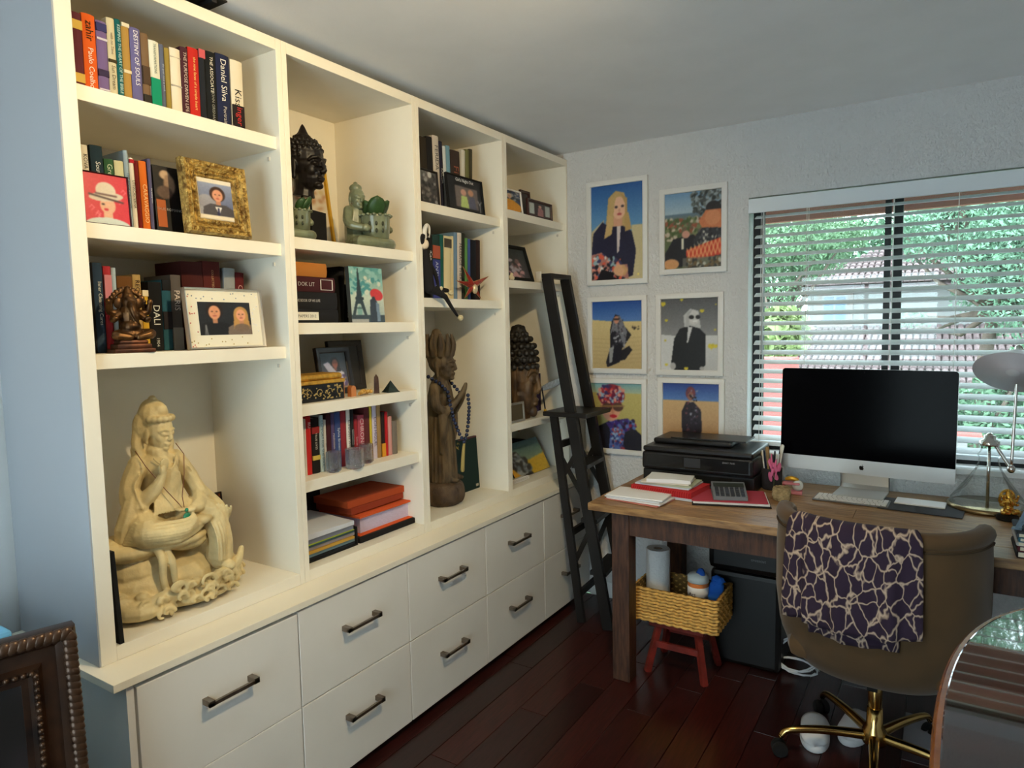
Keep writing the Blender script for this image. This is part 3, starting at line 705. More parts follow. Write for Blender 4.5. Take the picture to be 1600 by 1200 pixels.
for ring, nn, rr in ((.012, 46, .006), (.036, 40, .0035)):
    for k in range(nn):
        t_ = k/nn*4; s_ = int(t_); f_ = t_-s_; a = Wd/2-ring
        P_ = [(-a+2*a*f_, ring), (a, ring+(Hd-2*ring)*f_), (a-2*a*f_, Hd-ring), (-a, Hd-ring-(Hd-2*ring)*f_)][s_]
        m2.ell((-.005, P_[0], P_[1]), (rr*.9, rr*rs_.uniform(.7, 1.2), rr*rs_.uniform(.7, 1.2)), 6, 4)
m2.build('carved_beading', gold, gf, True)
# third shelf
z = SH[0][2]; q = lambda X, Y: (120+X/4.571, 390+Y/4.571)
R3 = []
for bl0, br0, tl0, ty0, col, wd, ti, tc, kw in [
    (140, 152, 95, 92, (16, 16, 18), 'thin black book', None, 0, {}),
    (153, 226, 108, 92, (44, 62, 82), 'dark blue book with white lettering', 'Inner Cleansing Cures', (220, 220, 210), dict(tsize=.5, tpos=(.55, .8))),
    (228, 282, 190, 118, (176, 50, 60), 'red and pink book', None, 0, dict(bands=[(.6, .9, (206, 130, 140))])),
    (284, 318, 245, 130, (176, 196, 210), 'pale blue book', None, 0, {}),
    (322, 430, 285, 188, (108, 70, 32), 'thick tan leather book', None, 0, {}),
    (432, 490, 400, 178, (178, 146, 90), 'tan book with dark letters', 'REO', (60, 40, 30), dict(tpos=(.85, .2))),
    (492, 536, 455, 290, (212, 166, 50), 'yellow book', None, 0, dict(bands=[(.9, 1, (230, 215, 180))])),
    (540, 632, 495, 230, (20, 20, 22), 'thick black book with white capitals', [('DALI', .52, .42, (225, 225, 215), .5), ('1904', .12, .12, (190, 190, 180), .3)], 0, {}),
    (634, 698, 600, 215, (38, 84, 96), 'dark teal book', None, 0, dict(bands=[(.3, .55, (40, 36, 40)), (.85, 1, (24, 24, 26))])),
    (700, 772, 662, 180, (88, 80, 74), 'grey brown book with pale capitals', 'PARIS', (220, 205, 190), dict(tpos=(.66, .4), bands=[(.0, .3, (150, 140, 126))]))]:
    R3.append((q(bl0, 0)[0], q(br0, 0)[0], q(tl0, 0)[0], q(0, ty0)[1], col, wd, ti, tc, kw))
book_row('the shelf with the bronze figurine', 'books behind the bronze figurine', -.12, z, .14, R3, None)
R3 = []
for bl0, br0, tl0, ty0, col, wd, ti, tc, kw in [
    (790, 940, 745, 80, (70, 26, 24), 'tall dark red album', None, 0, {}),
    (942, 1062, 900, 80, (84, 30, 26), 'brick red album', 'COLLECTED', (190, 150, 110), dict(tpos=(.8, .3), tsize=.12)),
    (1064, 1142, 1055, 130, (150, 154, 156), 'silver grey book', None, 0, {}),
    (1144, 1205, 1130, 162, (90, 24, 26), 'dark crimson book', 'C', (200, 150, 140), dict(tpos=(.8, .12)))]:
    R3.append((q(bl0, 0)[0], q(br0, 0)[0], q(tl0, 0)[0], q(0, ty0)[1], col, wd, ti, tc, kw))
book_row('the stack behind the jewelled white frame', 'books behind the jewelled frame', -.16, z, .14, R3, None)
p = Pic(90, 64, (34, 36, 40), 8); person(p, .30, .30, .14, (216, 150, 112), (38, 28, 24), (24, 24, 26), 1, 1.2); person(p, .80, .38, .12, (226, 160, 124), (188, 142, 80), (120, 104, 92), 1.6)
p.line([(.1, 1), (.12, .7), (.14, 1)], .008, (150, 150, 150)); p.el(.8, .78, .15, .12, (120, 100, 84)); p.noise(.03)
silver = M('silver_frame', (206, 200, 190), .3, .8)
mount = M('cream_mount', (232, 226, 206), .7)
jf = frame_px('cream jewelled photo frame of a dark haired man and blond woman', q(818, 703), q(1358, 690), q(762, 272), -.02, z, .006, .018, silver, p, lean=.10, mount=mount, mw=.034, group=None)
rs_ = random.Random(9); cols = [C(190, 170, 120, 30), C(150, 160, 176, 30), C(206, 120, 120, 30), C(235, 235, 235, 30)]
ch = [c for c in jf.children if c.name.startswith('mount')][0]
mv = [v.co for v in ch.data.vertices]; y0 = min(v.y for v in mv); y1 = max(v.y for v in mv); z0_ = min(v.z for v in mv); z1_ = max(v.z for v in mv); xf = max(v.x for v in mv)
for k in range(46):
    s_ = k % 4; f_ = rs_.random(); e_ = rs_.uniform(.006, .028)
    yy, zz = [(y0+(y1-y0)*f_, z0_+e_), (y0+(y1-y0)*f_, z1_-e_), (y0+e_, z0_+(z1_-z0_)*f_), (y1-e_, z0_+(z1_-z0_)*f_)][s_]
    MB().ell((xf, yy, zz), (.002, .0022, .0022), 6, 4).build('jewel', cols[k % 4], jf, True)

# ------------------------------------------------------------------ sculpture helpers
def head_mb(hair=None, ears=.2, neck=.75):
    m = MB()
    m.ell((-.03, 0, .1), (.42, .36, .42)); m.ell((.10, 0, -.2), (.29, .27, .31)); m.ell((.16, 0, .06), (.25, .27, .28))
    for s in (-1, 1):
        m.ell((.22, s*.15, -.12), (.14, .12, .15)); m.ell((.335, s*.135, .0), (.075, .095, .05))
        m.tube([(.42, s*.05, .09), (.40, s*.14, .125), (.33, s*.23, .10), (.27, s*.27, .04)], [.03, .035, .03, .02], 6)
        m.tube([(.40, s*.06, -.03), (.39, s*.14, -.045), (.32, s*.22, -.02)], [.018, .022, .014], 6)
        m.ell((-.03, s*.365, -.06), (.075, .045, ears)); m.ell((-.02, s*.36, -.06-ears), (.05, .04, .07))
    m.tube([(.40, 0, .1), (.45, 0, -.05), (.47, 0, -.15)], [.045, .05, .06], 7); m.ell((.43, 0, -.155), (.06, .085, .045))
    m.ell((.385, 0, -.275), (.055, .12, .028)); m.ell((.375, 0, -.325), (.055, .09, .032)); m.ell((.31, 0, -.43), (.1, .11, .07))
    m.tube([(-.02, 0, -.3), (-.04, 0, -.5), (-.06, 0, -neck)], [.22, .2, .23], 12)
    return m
def xf(c, s, yaw=0.0, pitch=0.0): return Matrix.Translation(c) @ Matrix.Rotation(yaw, 4, 'Z') @ Matrix.Rotation(pitch, 4, 'Y') @ Matrix.Scale(s, 4)
def put(m, sub, mat): m.add(sub.v, sub.f, mat); return m
def solid(mb, name, mat, parent, size, smooth=4, fac=.5): return link(name, voxel(mb, size, smooth, fac), mat, parent, True)

# ------------------------------------------------------------------ large seated cream statue
zf = ZR+.0005
ivory = M('carved_ivory_resin', (216, 196, 146), .5, var=.16, scale=18, bump=.12, bscale=90)
sx_, sy_ = -.185, y_at(262, -.185, ZR)
g = thing('seated_statue', 'large cream carved statue of a veiled figure seated on a rock', 'statue', (sx_, sy_, zf), (0, 0, math.radians(-2)))
top = onx(237, 628, sx_)[2]; K = (top-ZR)/.50
rk = random.Random(2); m = MB()
m.ell((-.01, -.01, .055), (.11, .15, .075)); m.ell((-.02, -.06, .10), (.09, .09, .06)); m.ell((-.03, .05, .10), (.07, .08, .06))
m.ell((-.01, -.075, .155), (.085, .10, .03)); m.ell((-.01, -.145, .165), (.055, .05, .026)); m.ell((.03, -.0, .165), (.075, .09, .025)); m.ell((.05, .03, .15), (.04, .05, .02))
m.ell((.02, -.10, .03), (.11, .07, .035)); m.ell((.03, .04, .022), (.10, .12, .026)); m.ell((.03, .11, .04), (.08, .06, .035))
for k in range(84):                      # surf and cloud scrolls round the foot
    a = rk.uniform(-.55*PI, .62*PI); rx_ = .142+rk.uniform(-.010, .006); c0 = Vector((rx_*math.cos(a)*.97, .172*math.sin(a), rk.uniform(.012, .07)))
    r0 = rk.uniform(.012, .026); sp = []
    for j in range(9):
        t_ = j/8*rk.uniform(3.6, 5.0); rr = r0*(1-.1*j); sp.append(c0+Vector((-.1*rr*math.cos(t_), rr*math.cos(t_), rr*math.sin(t_)*.8)))
    m.limb(sp, [.0058-.0003*j for j in range(9)], 6)
for k in range(22):
    a = rk.uniform(-.5*PI, .6*PI); m.ell((.12*math.cos(a), .15*math.sin(a), rk.uniform(.03, .085)), (.014, .016, .012))
m.limb([(.09, -.12, .03), (.115, -.06, .055), (.12, 0, .04), (.11, .07, .06), (.10, .13, .07), (.08, .16, .10)], [.012, .014, .012, .014, .012, .007], 7)
m.limb([(.05, -.06, .17), (.09, -.055, .14), (.10, -.06, .09), (.10, -.05, .05)], [.008, .010, .009, .007], 8)   # hanging sash
m.limb([(.05, -.04, .17), (.095, -.035, .13), (.105, -.035, .08)], [.007, .009, .007], 8)
m.v = [tuple(Vector(p_)*K) for p_ in m.v]
solid(m, 'rock_base', ivory, g, .0026*K, 1)
m = MB()
m.ell((-.02, 0, .20), (.06, .075, .045)); m.limb([(-.02, 0, .19), (-.015, 0, .27), (-.01, 0, .33), (-.01, 0, .365)], [.058, .05, .056, .035], 14)
m.ell((-.01, 0, .34), (.043, .075, .035)); m.ell((.02, 0, .325), (.03, .05, .03))
# folded leg and hanging leg
m.limb([(0, -.03, .20), (.035, -.075, .205), (.06, -.085, .20)], [.042, .043, .036], 10); m.limb([(.06, -.085, .195), (.09, -.02, .19), (.085, .045, .20)], [.034, .03, .02], 10); m.ell((.09, .055, .205), (.02, .028, .012))
m.limb([(0, .04, .20), (.045, .08, .215), (.065, .10, .21)], [.044, .043, .036], 10); m.limb([(.065, .10, .21), (.075, .115, .15), (.07, .115, .095)], [.036, .032, .036], 10); m.ell((.095, .118, .075), (.032, .019, .013))
# arms with wide sleeves
m.limb([(-.01, -.07, .345), (-.01, -.10, .29), (.02, -.085, .255)], [.028, .03, .03], 9); m.limb([(.02, -.085, .26), (.05, -.055, .295), (.058, -.035, .325)], [.024, .018, .011], 9)
m.ell((.06, -.032, .338), (.008, .012, .014))
for k in range(4): m.limb([(.06, -.038+.007*k, .345), (.062, -.04+.008*k, .368-.004*abs(k-1.5))], .0036, 6)
m.limb([(.062, -.045, .335), (.068, -.05, .352)], .0038, 6)
m.limb([(.01, -.10, .27), (.02, -.11, .22), (.015, -.115, .17), (.0, -.11, .13)], [.024, .026, .022, .014], 8)
m.limb([(-.01, .07, .345), (0, .105, .295), (.03, .105, .255)], [.028, .031, .03], 9); m.limb([(.03, .105, .258), (.07, .07, .24), (.085, .04, .238)], [.024, .018, .012], 9); m.ell((.09, .025, .238), (.013, .02, .008))
for k in range(4): m.limb([(.095-.006*k, .015, .24), (.097-.006*k, -.012, .243)], .0034, 6)
m.limb([(.03, .12, .26), (.05, .135, .22), (.06, .135, .18)], [.02, .022, .012], 8)
# veil over shoulders and back
m.ell((-.035, 0, .33), (.035, .07, .09)); m.limb([(-.025, -.03, .45), (-.025, -.038, .40), (-.01, -.06, .345), (0, -.07, .32)], [.014, .014, .013, .012], 8); m.limb([(-.025, .032, .45), (-.025, .04, .40), (-.01, .06, .345), (0, .07, .32)], [.013, .013, .013, .012], 8)
for k in range(15):                      # drapery folds
    t_ = k/14; y = -.06+.12*t_
    m.limb([(.050, y*.55, .335-.02*abs(t_-.5)), (.052-abs(y)*.2, y*.8, .28), (.058, y*.95, .235)], [.0030, .0038, .003], 5)
for k in range(9):
    z_ = .19+.006*k; m.limb([(.04+.002*k, -.128+.002*k, z_-.012), (.095-.0012*(k-4)**2, -.095, z_-.016), (.122-.0012*(k-4)**2, -.03+.004*k, z_-.018), (.112-.001*(k-4)**2, .03, z_-.008)], .0034, 5)
for k in range(8):
    m.limb([(.075+.004*k, .078+.009*k, .235-.004*abs(k-4)), (.110+.004*k-.0016*k*k, .083+.009*k, .16), (.108+.004*k-.0018*k*k, .086+.008*k, .095)], .0036, 5)
for s in (-1, 1):
    for k in range(6):
        m.limb([(-.005+.006*k, s*(.072+.003*k), .35-.004*k), (.0+.005*k, s*(.112-.001*k), .30), (.02+.006*k, s*(.112-.004*k), .255)], .003, 5)
m.limb([(.03, -.04, .365), (.045, -.02, .345), (.05, 0, .338), (.045, .02, .345), (.03, .04, .365)], .0034, 6)
for k in range(7): m.ell((.048, -.024+.008*k, .325), (.004, .0035, .009), 8, 6)
# head, crown and pointed hood
hd = head_mb(); put(m, hd, xf((-.002, .004, .425), .088, math.radians(16), .12))
for k in range(9):
    a = math.radians(-75+k*19)+math.radians(16); m.ell((-.004+.036*math.cos(a), .004+.034*math.sin(a), .458), (.0075, .0075, .0085), 8, 6)
m.limb([(-.012, .0, .45), (-.014, 0, .475), (-.014, 0, .494), (-.012, 0, .505)], [.036, .034, .025, .010], 14); m.ell((.008, .006, .478), (.016, .018, .018)); m.ell((-.022, -.004, .44), (.032, .042, .045))
def slim(p_):
    z_ = p_[2]; k_ = .9 if z_ < .21 else (.9-.2*min(1, (z_-.21)/.08) if z_ < .37 else .7+.3*min(1, (z_-.37)/.025))
    return (p_[0], p_[1]*k_, z_)
m.v = [tuple(Vector(slim(p_))*K) for p_ in m.v]
solid(m, 'figure', ivory, g, .0022*K, 2)
cordm = C(110, 60, 40); jade = M('jade', (40, 130, 96), .25)
MB().tube([Vector(p_)*K for p_ in [(-.0, -.055, .385), (.035, -.05, .35), (.062, -.02, .29), (.078, .0, .255), (.086, .01, .235), (.075, .012, .27), (.058, .03, .32), (.035, .045, .365), (0, .045, .39)]], .0012, 6).build('cord', cordm, g, True)
MB().ell((.098*K, .008*K, .224*K), (.006, .011, .012), 10, 8).ell((.098*K, .008*K, .240*K), (.004, .006, .006), 8, 6).build('pendant', jade, g, True)
# dark picture behind it and the black board at the left
p = Pic(40, 60, (36, 10, 14), 9); p.el(.3, .3, .35, .28, (176, 96, 56)); p.el(.3, .3, .24, .2, (206, 150, 90)); p.speck(0, 0, 1, 1, [(130, 24, 24), (16, 8, 10), (190, 110, 50), (60, 12, 40)], 90, .05); p.noise(.04)
y0 = y_at(292, -.36, ZR); y1 = YS[1]-T-.012
frame('dark red painted tile standing in the corner behind the cream statue', (-.352, (y0+y1)/2, zf+.001), (0, -.12, 0), y1-y0, .235, .004, .012, C(24, 14, 16), p, stand=False, name='painted_tile', cat='picture')
bb = MB().bbox(-.26, 0, -.012, 0, 0, .245, .001)
bo = bb.build('black_board', C(14, 14, 16, 50)); bo.location = (-.004, y_at(195, -.004, ZR), zf); bo.rotation_euler = (math.radians(2.2), 0, 0); tag(bo, 'narrow black board leaning on the left side beside the cream statue', 'board')

# ------------------------------------------------------------------ bronze figurine on third shelf
z = SH[0][2]; bz = M('aged_bronze', (112, 78, 44), .38, .7, col2=(54, 36, 22), scale=40)
yb = y_at(206, -.055, z); t_ = thing('bronze_figurine', 'small bronze figurine with a halo seated on a stepped base', 'statue', (-.055, yb, z+.0005), (0, 0, math.radians(-12)))
kk = (onx(186, 446, -.055)[2]-z)/.20
m = MB(); m.bbox(-.042, .042, -.056, .056, 0, .012, .003).bbox(-.036, .036, -.048, .048, .010, .026, .004).bbox(-.032, .032, -.04, .04, .024, .038, .006)
m.v = [tuple(Vector(p_)*kk) for p_ in m.v]; m.build('stepped_base', M('bronze_base', (104, 58, 36), .45, .5, col2=(60, 34, 24), scale=30), t_, 'auto')
m = MB(); m.ell((0, 0, .055), (.032, .045, .022)); m.limb([(0, -.02, .055), (.022, -.045, .052), (.03, -.01, .046)], [.016, .015, .01], 8); m.limb([(0, .02, .055), (.022, .05, .055), (.03, .015, .046)], [.016, .016, .01], 8)
m.limb([(0, 0, .06), (0, 0, .09), (0, 0, .12)], [.03, .026, .028], 10); m.ell((.008, 0, .078), (.026, .028, .022))
m.ell((.004, 0, .148), (.021, .022, .024)); m.limb([(.018, 0, .145), (.032, 0, .13), (.034, .006, .108), (.026, .012, .096)], [.012, .01, .008, .006], 8)
for s in (-1, 1):
    m.ell((-.002, s*.026, .148), (.006, .015, .018)); m.limb([(0, s*.028, .115), (.004, s*.046, .098), (.022, s*.044, .10)], [.011, .01, .008], 8)
    m.limb([(-.004, s*.028, .118), (-.002, s*.052, .122), (.006, s*.056, .145)], [.011, .01, .007], 8); m.ell((.008, s*.057, .152), (.008, .008, .01)); m.ell((.024, s*.044, .102), (.008, .009, .007))
m.limb([(0, 0, .165), (-.002, 0, .182), (-.002, 0, .196)], [.018, .012, .004], 10)
for k in range(21):
    a = math.radians(-30+k*12); m.ell((-.012, .05*math.cos(a), .135+.058*math.sin(a)), (.005, .0065, .0065), 7, 5)
m.limb([(-.012, .045*math.cos(math.radians(a)), .135+.05*math.sin(math.radians(a))) for a in range(-40, 221, 20)], .006, 6)
m.v = [tuple(Vector(p_)*kk) for p_ in m.v]
solid(m, 'figure', bz, t_, .0018*kk, 1)
# ================================================================== BAY 2
def row(place, group, x, z, d, items, q):
    book_row(place, group, x, z, d, [(q(a, 0)[0], q(b, 0)[0], q(c, 0)[0], q(0, t_)[1], col, wd, ti, tc, kw) for a, b, c, t_, col, wd, ti, tc, kw in items], None)
# top compartment: black head on stand, gilt frame, two green planters
z = SH[1][0]; zf = z+.0005
blackw = M('ebonised_wood', (20, 15, 17), .42, var=.3, scale=30)
xh = -.20; yh = y_at(482, xh, z); zt = onx(477, 196, xh)[2]; zb = onx(480, 300, xh)[2]; zs = onx(480, 334, xh-.02)[2]
t_ = thing('carved_head', 'black carved head with a pointed crown on a black stand', 'statue', (xh, yh, zf), (0, 0, math.radians(14)))
m = MB(); hs_ = (zt-zb)/1.36; hc = (zt+zb)/2-zf-hs_*.16
put(m, head_mb(neck=.62), xf((0, 0, hc), hs_))
m.ell((-.05*hs_, 0, hc+.2*hs_), (.44*hs_, .41*hs_, .40*hs_)); m.limb([(-.03*hs_, 0, hc+.5*hs_), (-.02*hs_, 0, hc+.66*hs_), (-.02*hs_, 0, hc+.84*hs_)], [.2*hs_, .11*hs_, .02*hs_], 10)
for r_ in range(6):
    zz = .14+.09*r_; R_ = .44*math.sqrt(max(.05, 1-((zz-.2)/.42)**2))
    for k in range(int(6+R_*50)):
        a = k/int(6+R_*50)*2*PI
        if math.cos(a) > .55 and zz < .25: continue
        m.ell((-.05*hs_+R_*hs_*math.cos(a), R_*.94*hs_*math.sin(a), hc+zz*hs_), (.035*hs_,)*3, 6, 4)
solid(m, 'head', blackw, t_, .0028, 1)
MB().box(-.05, .05, -.045, .045, 0, zs-zf).build('base_block', C(14, 14, 17, 45), t_)
for s in (-1, 1): MB().tube([(0, s*.028, zs-zf-.001), (0, s*.022, zb-zf+.03)], .004, 8).build('stand_rod', C(20, 18, 18, 40), t_, True)
gilt = M('gilt_frame', (208, 160, 48), .32, .6)
p = Pic(30, 60, (206, 196, 176), 2); p.speck(0, 0, 1, 1, [(190, 170, 120), (170, 120, 80), (222, 214, 200)], 60, .06)
y0 = y_at(452, -.29, z); y1 = y_at(528, -.29, z)
frame('tall gilt picture frame leaning behind the black head', (-.29, (y0+y1)/2, zf), (0, -.14, 0), y1-y0, (onx(505, 242, -.31)[2]-z)/.99, .014, .02, gilt, p, stand=False, cat='picture frame')
cel = M('celadon_glaze', (112, 118, 92), .3, var=.22, scale=26, coat=.4); lf = M('succulent_leaf', (46, 74, 36), .45, var=.25, scale=30)
def planter(label, x, px, pyt, seed, s_, yaw):
    yy = y_at(px, x, z); t_ = thing('figure_planter', label, 'planter', (x, yy, zf), (0, 0, yaw), 'green glazed planters')
    h = (onx(px, pyt, x)[2]-z)/.165
    m = MB(); m.limb([(-.005, -.025, .012), (.03, -.05, .012), (.045, 0, .012), (.03, .05, .012), (-.005, .04, .012)], [.014, .016, .013, .016, .014])
    m.ell((-.01, 0, .02), (.045, .05, .02)); m.limb([(-.02, -.02, .02), (-.022, -.022, .07), (-.018, -.02, .10)], [.03, .026, .02])
    m.limb([(-.018, -.045, .095), (0, -.06, .06), (.03, -.04, .048)], [.013, .012, .009]); m.ell((.036, -.035, .048), (.01, .012, .01)); m.limb([(-.018, .0, .095), (.0, .045, .07), (.03, .05, .05)], [.013, .012, .009])
    put(m, head_mb(), xf((-.01, -.022, .126), .055, -.2)); m.ell((-.014, -.022, .153), (.017, .016, .012)); m.ell((-.014, -.022, .164), (.006, .006, .006))
    m.v = [tuple(Vector(a)*h) for a in m.v]; solid(m, 'monk', cel, t_, .0022, 1)
    m = MB().lathe([(.022, .02), (.034, .024), (.037, .05), (.038, .078), (.040, .084), (.035, .084), (.033, .075), (.0, .072)], 20)
    for k in range(16): a = 2*PI*k/16; m.ell((.0395*math.cos(a), .0395*math.sin(a), .083), (.006, .006, .004), 6, 4)
    m.v = [tuple((Vector(a)+Vector((.018, .012, 0)))*h) for a in m.v]; m.build('pot', cel, t_, True)
    hole = MB()
    for a in (-.9, -.45, 0.0):
        for zz in (.042, .06):
            hole.ell(((.018+.0378*math.cos(a-.2))*h, (.012+.0378*math.sin(a-.2))*h, zz*h), (.003*h, .0035*h, .006*h), 8, 5)
    hole.build('pierced_holes', C(50, 56, 40), t_, True)
    rs_ = random.Random(seed)
    for k in range(5):
        a = rs_.uniform(0, 6.28); m = MB(); r0 = rs_.uniform(.019, .027)
        ux = Vector((math.cos(a)*.6, math.sin(a)*.6, .8)).normalized(); sd = Vector((-math.sin(a), math.cos(a), 0)); nn = ux.cross(sd)
        b0 = Vector((.018+.01*math.cos(a), .012+.012*math.sin(a), .078))
        m.grid(lambda u, v: (b0+ux*(v*r0*2.3)+sd*((u-.5)*2*r0*math.sqrt(max(0, math.sin(PI*min(1, .08+v*.92)))))+nn*(-.35*r0*(1-4*(u-.5)**2)+.3*r0*v*v))*h, 6, 8)
        o = m.build('leaf', lf, t_, True); o.modifiers.new('t', 'SOLIDIFY').thickness = .0016
planter('green glazed monk planter with round leaves, right side of the shelf', -.09, 575, 289, 4, 1, math.radians(-5))
planter('green glazed monk planter with leaves beside the black head', -.075, 456, 288, 8, 1, math.radians(-8))
# second compartment: lying books, black books, canvas
z = SH[1][1]; q = lambda X, Y: (420+X/6.154, 340+Y/6.154)
yl0 = YS[1]+T+.004; zz = z+.0008
ls = [((22, 22, 26), 'black box file with a white label lying lowest in the stack', 1000, 880, 672, None), ((26, 26, 30), 'black book with pale lettering lying second in the stack', 875, 712, 662, 'THE BOOK OF HIS LIFE'),
      ((64, 24, 30), 'maroon book with a white square lying third in the stack', 708, 566, 640, 'DOK LIT'), ((176, 112, 48), 'tan book lying on top of the stack', 578, 430, 560, None)]
for col, lab, Yb, Yt, Xr, ti in ls:
    y1 = y_at(q(Xr, 0)[0], -.05, zz); zt_ = onx(*q(400, Yt), -.05)[2]; th = max(.02, zt_-zz-.001)
    b = book(lab, (-.05, y1, zz+th/2), (PI/2, 0, 0), th, y1-yl0, .16, col, ti, (190, 185, 180), 'stack of lying books', tsize=.26, tpos=(.62, .5))
    if Yb == 1000: MB().box(0, .0012, -th*.3, th*.3, (y1-yl0)*.42, (y1-yl0)*.98).build('paper_label', C(226, 222, 210), b); text(b, 'MY PAPERS 2012', (.0016, 0, (y1-yl0)*.7), (0, 0, -1), (0, 1, 0), (y1-yl0)*.5, th*.22, C(60, 60, 60), 'label_lettering')
    if Yb == 708:
        for s in ((-.36, -.33, 0, .055), (.33, .36, 0, .055), (-.36, .36, 0, .003), (-.36, .36, .052, .055)): MB().box(0, .0012, th*s[0], th*s[1], .012+s[2], .012+s[3]).build('square_line', C(226, 215, 205), b)
    zz += th+.001
row('the shelf with the small tower canvas', 'black books beside the canvas', -.13, z, .14, [
    (684, 735, 684, 470, (16, 16, 18), 'tall black book', None, 0, {}), (737, 790, 690, 640, (20, 20, 24), 'shorter black book', [('Barbara Scribner', .35, .5, (200, 200, 200), .25)], 0, {})], q)
p = Pic(70, 110, (120, 170, 156), 4); p.vgrad(0, .55, (84, 150, 144), (196, 206, 186)); p.vgrad(.55, 1, (196, 206, 186), (150, 164, 158)); p.speck(0, .0, 1, .5, [(70, 140, 140), (140, 186, 176), (206, 210, 190)], 60, .07)
p.poly([(.24, .03), (.27, .03), (.30, .30), (.34, .56), (.46, .86), (.38, .86), (.28, .66), (.2, .66), (.12, .86), (.04, .86), (.17, .56), (.22, .30)], (30, 44, 44)); p.rect(.14, .55, .38, .59, (24, 36, 38)); p.el(.25, .80, .07, .10, (120, 160, 150)); p.line([(.1, .74), (.4, .74)], .012, (30, 44, 44))
p.rect(0, .86, 1, 1, (40, 50, 54)); p.rect(.0, .94, .5, 1, (160, 160, 156)); p.el(.78, .49, .2, .1, (206, 34, 24), .5); p.poly([(.58, .58), (.72, .56), (.78, .62), (.8, .95), (.86, 1), (.55, 1), (.56, .75)], (30, 36, 44)); p.poly([(.74, .62), (.84, .66), (.86, .98), (.76, .98)], (110, 130, 150)); p.el(.68, .56, .05, .035, (30, 26, 26)); p.noise(.04)
y0 = y_at(q(803, 0)[0], -.045, z); y1 = y_at(q(1118, 0)[0], -.045, z); hh = onx(*q(770, 466), -.05)[2]-z
cv = thing('canvas_print', 'small canvas of an iron tower and couple under red umbrella', 'picture', (-.045, (y0+y1)/2, z+.0008), (0, -.05, 0))
MB().box(-.018, 0, -(y1-y0)/2, (y1-y0)/2, 0, hh).build('canvas_block', C(60, 62, 60), cv); show_print(p, cv, y1-y0, hh, .0008, 0)
# third compartment
z = SH[1][2]; zf = z+.0006; q = lambda X, Y: (430+X/5.454, 560+Y/5.454)
y0 = YS[1]+T+.006; y1 = y_at(q(592, 0)[0], -.05, z); bh = onx(*q(400, 130), -.05)[2]-z
bx_ = thing('lacquer_box', 'black lacquer box with gold flowers and a golden lid', 'box', (-.10, (y0+y1)/2, zf))
h1 = bh*.62; Wb = y1-y0
lac = M('black_lacquer', (24, 20, 18), .25); gl_ = M('gold_paint', (196, 148, 54), .4, .4, var=.25, scale=60)
MB().bbox(-.06, .05, -Wb/2, Wb/2, 0, h1, .002).build('body', lac, bx_)
MB().bbox(-.064, .054, -Wb/2-.003, Wb/2+.003, h1, bh*.76, .003).bbox(-.058, .048, -Wb/2+.004, Wb/2-.004, bh*.76, bh*.98, .008).build('lid', gl_, bx_)
m = MB(); rs_ = random.Random(3)
for k in range(70):
    m.ell((.0505, rs_.uniform(-.92, .92)*Wb/2, h1*rs_.uniform(.12, .88)), (.0012, rs_.uniform(.002, .006), rs_.uniform(.0015, .004)), 6, 4, (rs_.uniform(0, 3), 0, 0))
for k in range(5):
    yc = (-.8+.4*k)*Wb/2; m.tube([(.0508, yc+.012*math.cos(a), h1*.5+.012*math.sin(a)) for a in np.linspace(0, 5, 10)], .0012, 5)
m.build('gold_flowers', M('pale_gold', (190, 164, 100), .4, .4), bx_, True)
MB().box(-.058, .049, Wb/2, Wb/2+.0022, .002, h1-.002).build('gilt_end', M('copper_gold', (206, 128, 70), .4, .4), bx_)
y2 = y_at(q(655, 0)[0], -.07, z)
m = MB().prism([(-.012, 0), (.012, 0), (.012, .028)]+[(.012*math.cos(a), .028+.012*math.sin(a)) for a in np.linspace(0, PI, 9)[1:-1]]+[(-.012, .028)], .02)
o = m.build('gilt_arch', M('copper_gold'), None); o.location = (-.06, y2, zf); tag(o, 'small gilded arched ornament right of the lacquer box', 'ornament')
amber = M('amber_crystal', (206, 160, 80), .25)
m = MB(); rs_ = random.Random(4)
for k in range(16): m.ell((rs_.uniform(-.012, .012), rs_.uniform(-.028, .028), rs_.uniform(.005, .016)), (.006, .008, .008), 5, 4, (rs_.random()*3,)*3)
o = m.build('crystal_cluster', amber); o.location = (-.06, y_at(q(770, 0)[0], -.06, z), zf); tag(o, 'amber crystal cluster on the shelf between box and obelisk', 'crystal')
o = MB().lathe([(.0155, 0), (.0145, .002), (.0125, .05), (.011, .062), (0, .074)], 4).build('stone_obelisk', M('brown_stone', (70, 50, 40), .25, var=.3, scale=40)); o.location = (-.07, y_at(q(865, 0)[0], -.07, z), zf); tag(o, 'brown polished stone obelisk on the shelf', 'ornament')
o = MB().lathe([(.038, 0), (.03, .006), (0, .046)], 4).build('stone_pyramid', M('green_stone', (44, 54, 50), .2, var=.3, scale=40)); o.location = (-.05, y_at(q(985, 0)[0], -.05, z), zf); o.rotation_euler = (0, 0, .5); tag(o, 'dark green stone pyramid at the right end of the shelf', 'ornament')
q2 = lambda X, Y: (450+X/4.614, 380+Y/4.614)
p = Pic(50, 60, (70, 74, 70), 3); p.vgrad(0, 1, (40, 56, 60), (90, 80, 100)); person(p, .55, .3, .14, (150, 90, 70), (30, 24, 24), (210, 205, 220), 1.2); p.poly([(.1, .3), (.3, .25), (.9, .9), (.6, 1)], (180, 180, 206)); p.speck(0, .5, 1, 1, [(90, 70, 120), (160, 130, 90)], 40, .05); p.noise(.04)
dark = M('dark_walnut', (26, 20, 20), .45)
frame_px('black photo frame leaning in front, behind the lacquer box', (q2(250, 0)[0], 0), (q2(490, 0)[0], 0), q2(195, 762), -.17, z, .022, .016, dark, p, lean=.16)
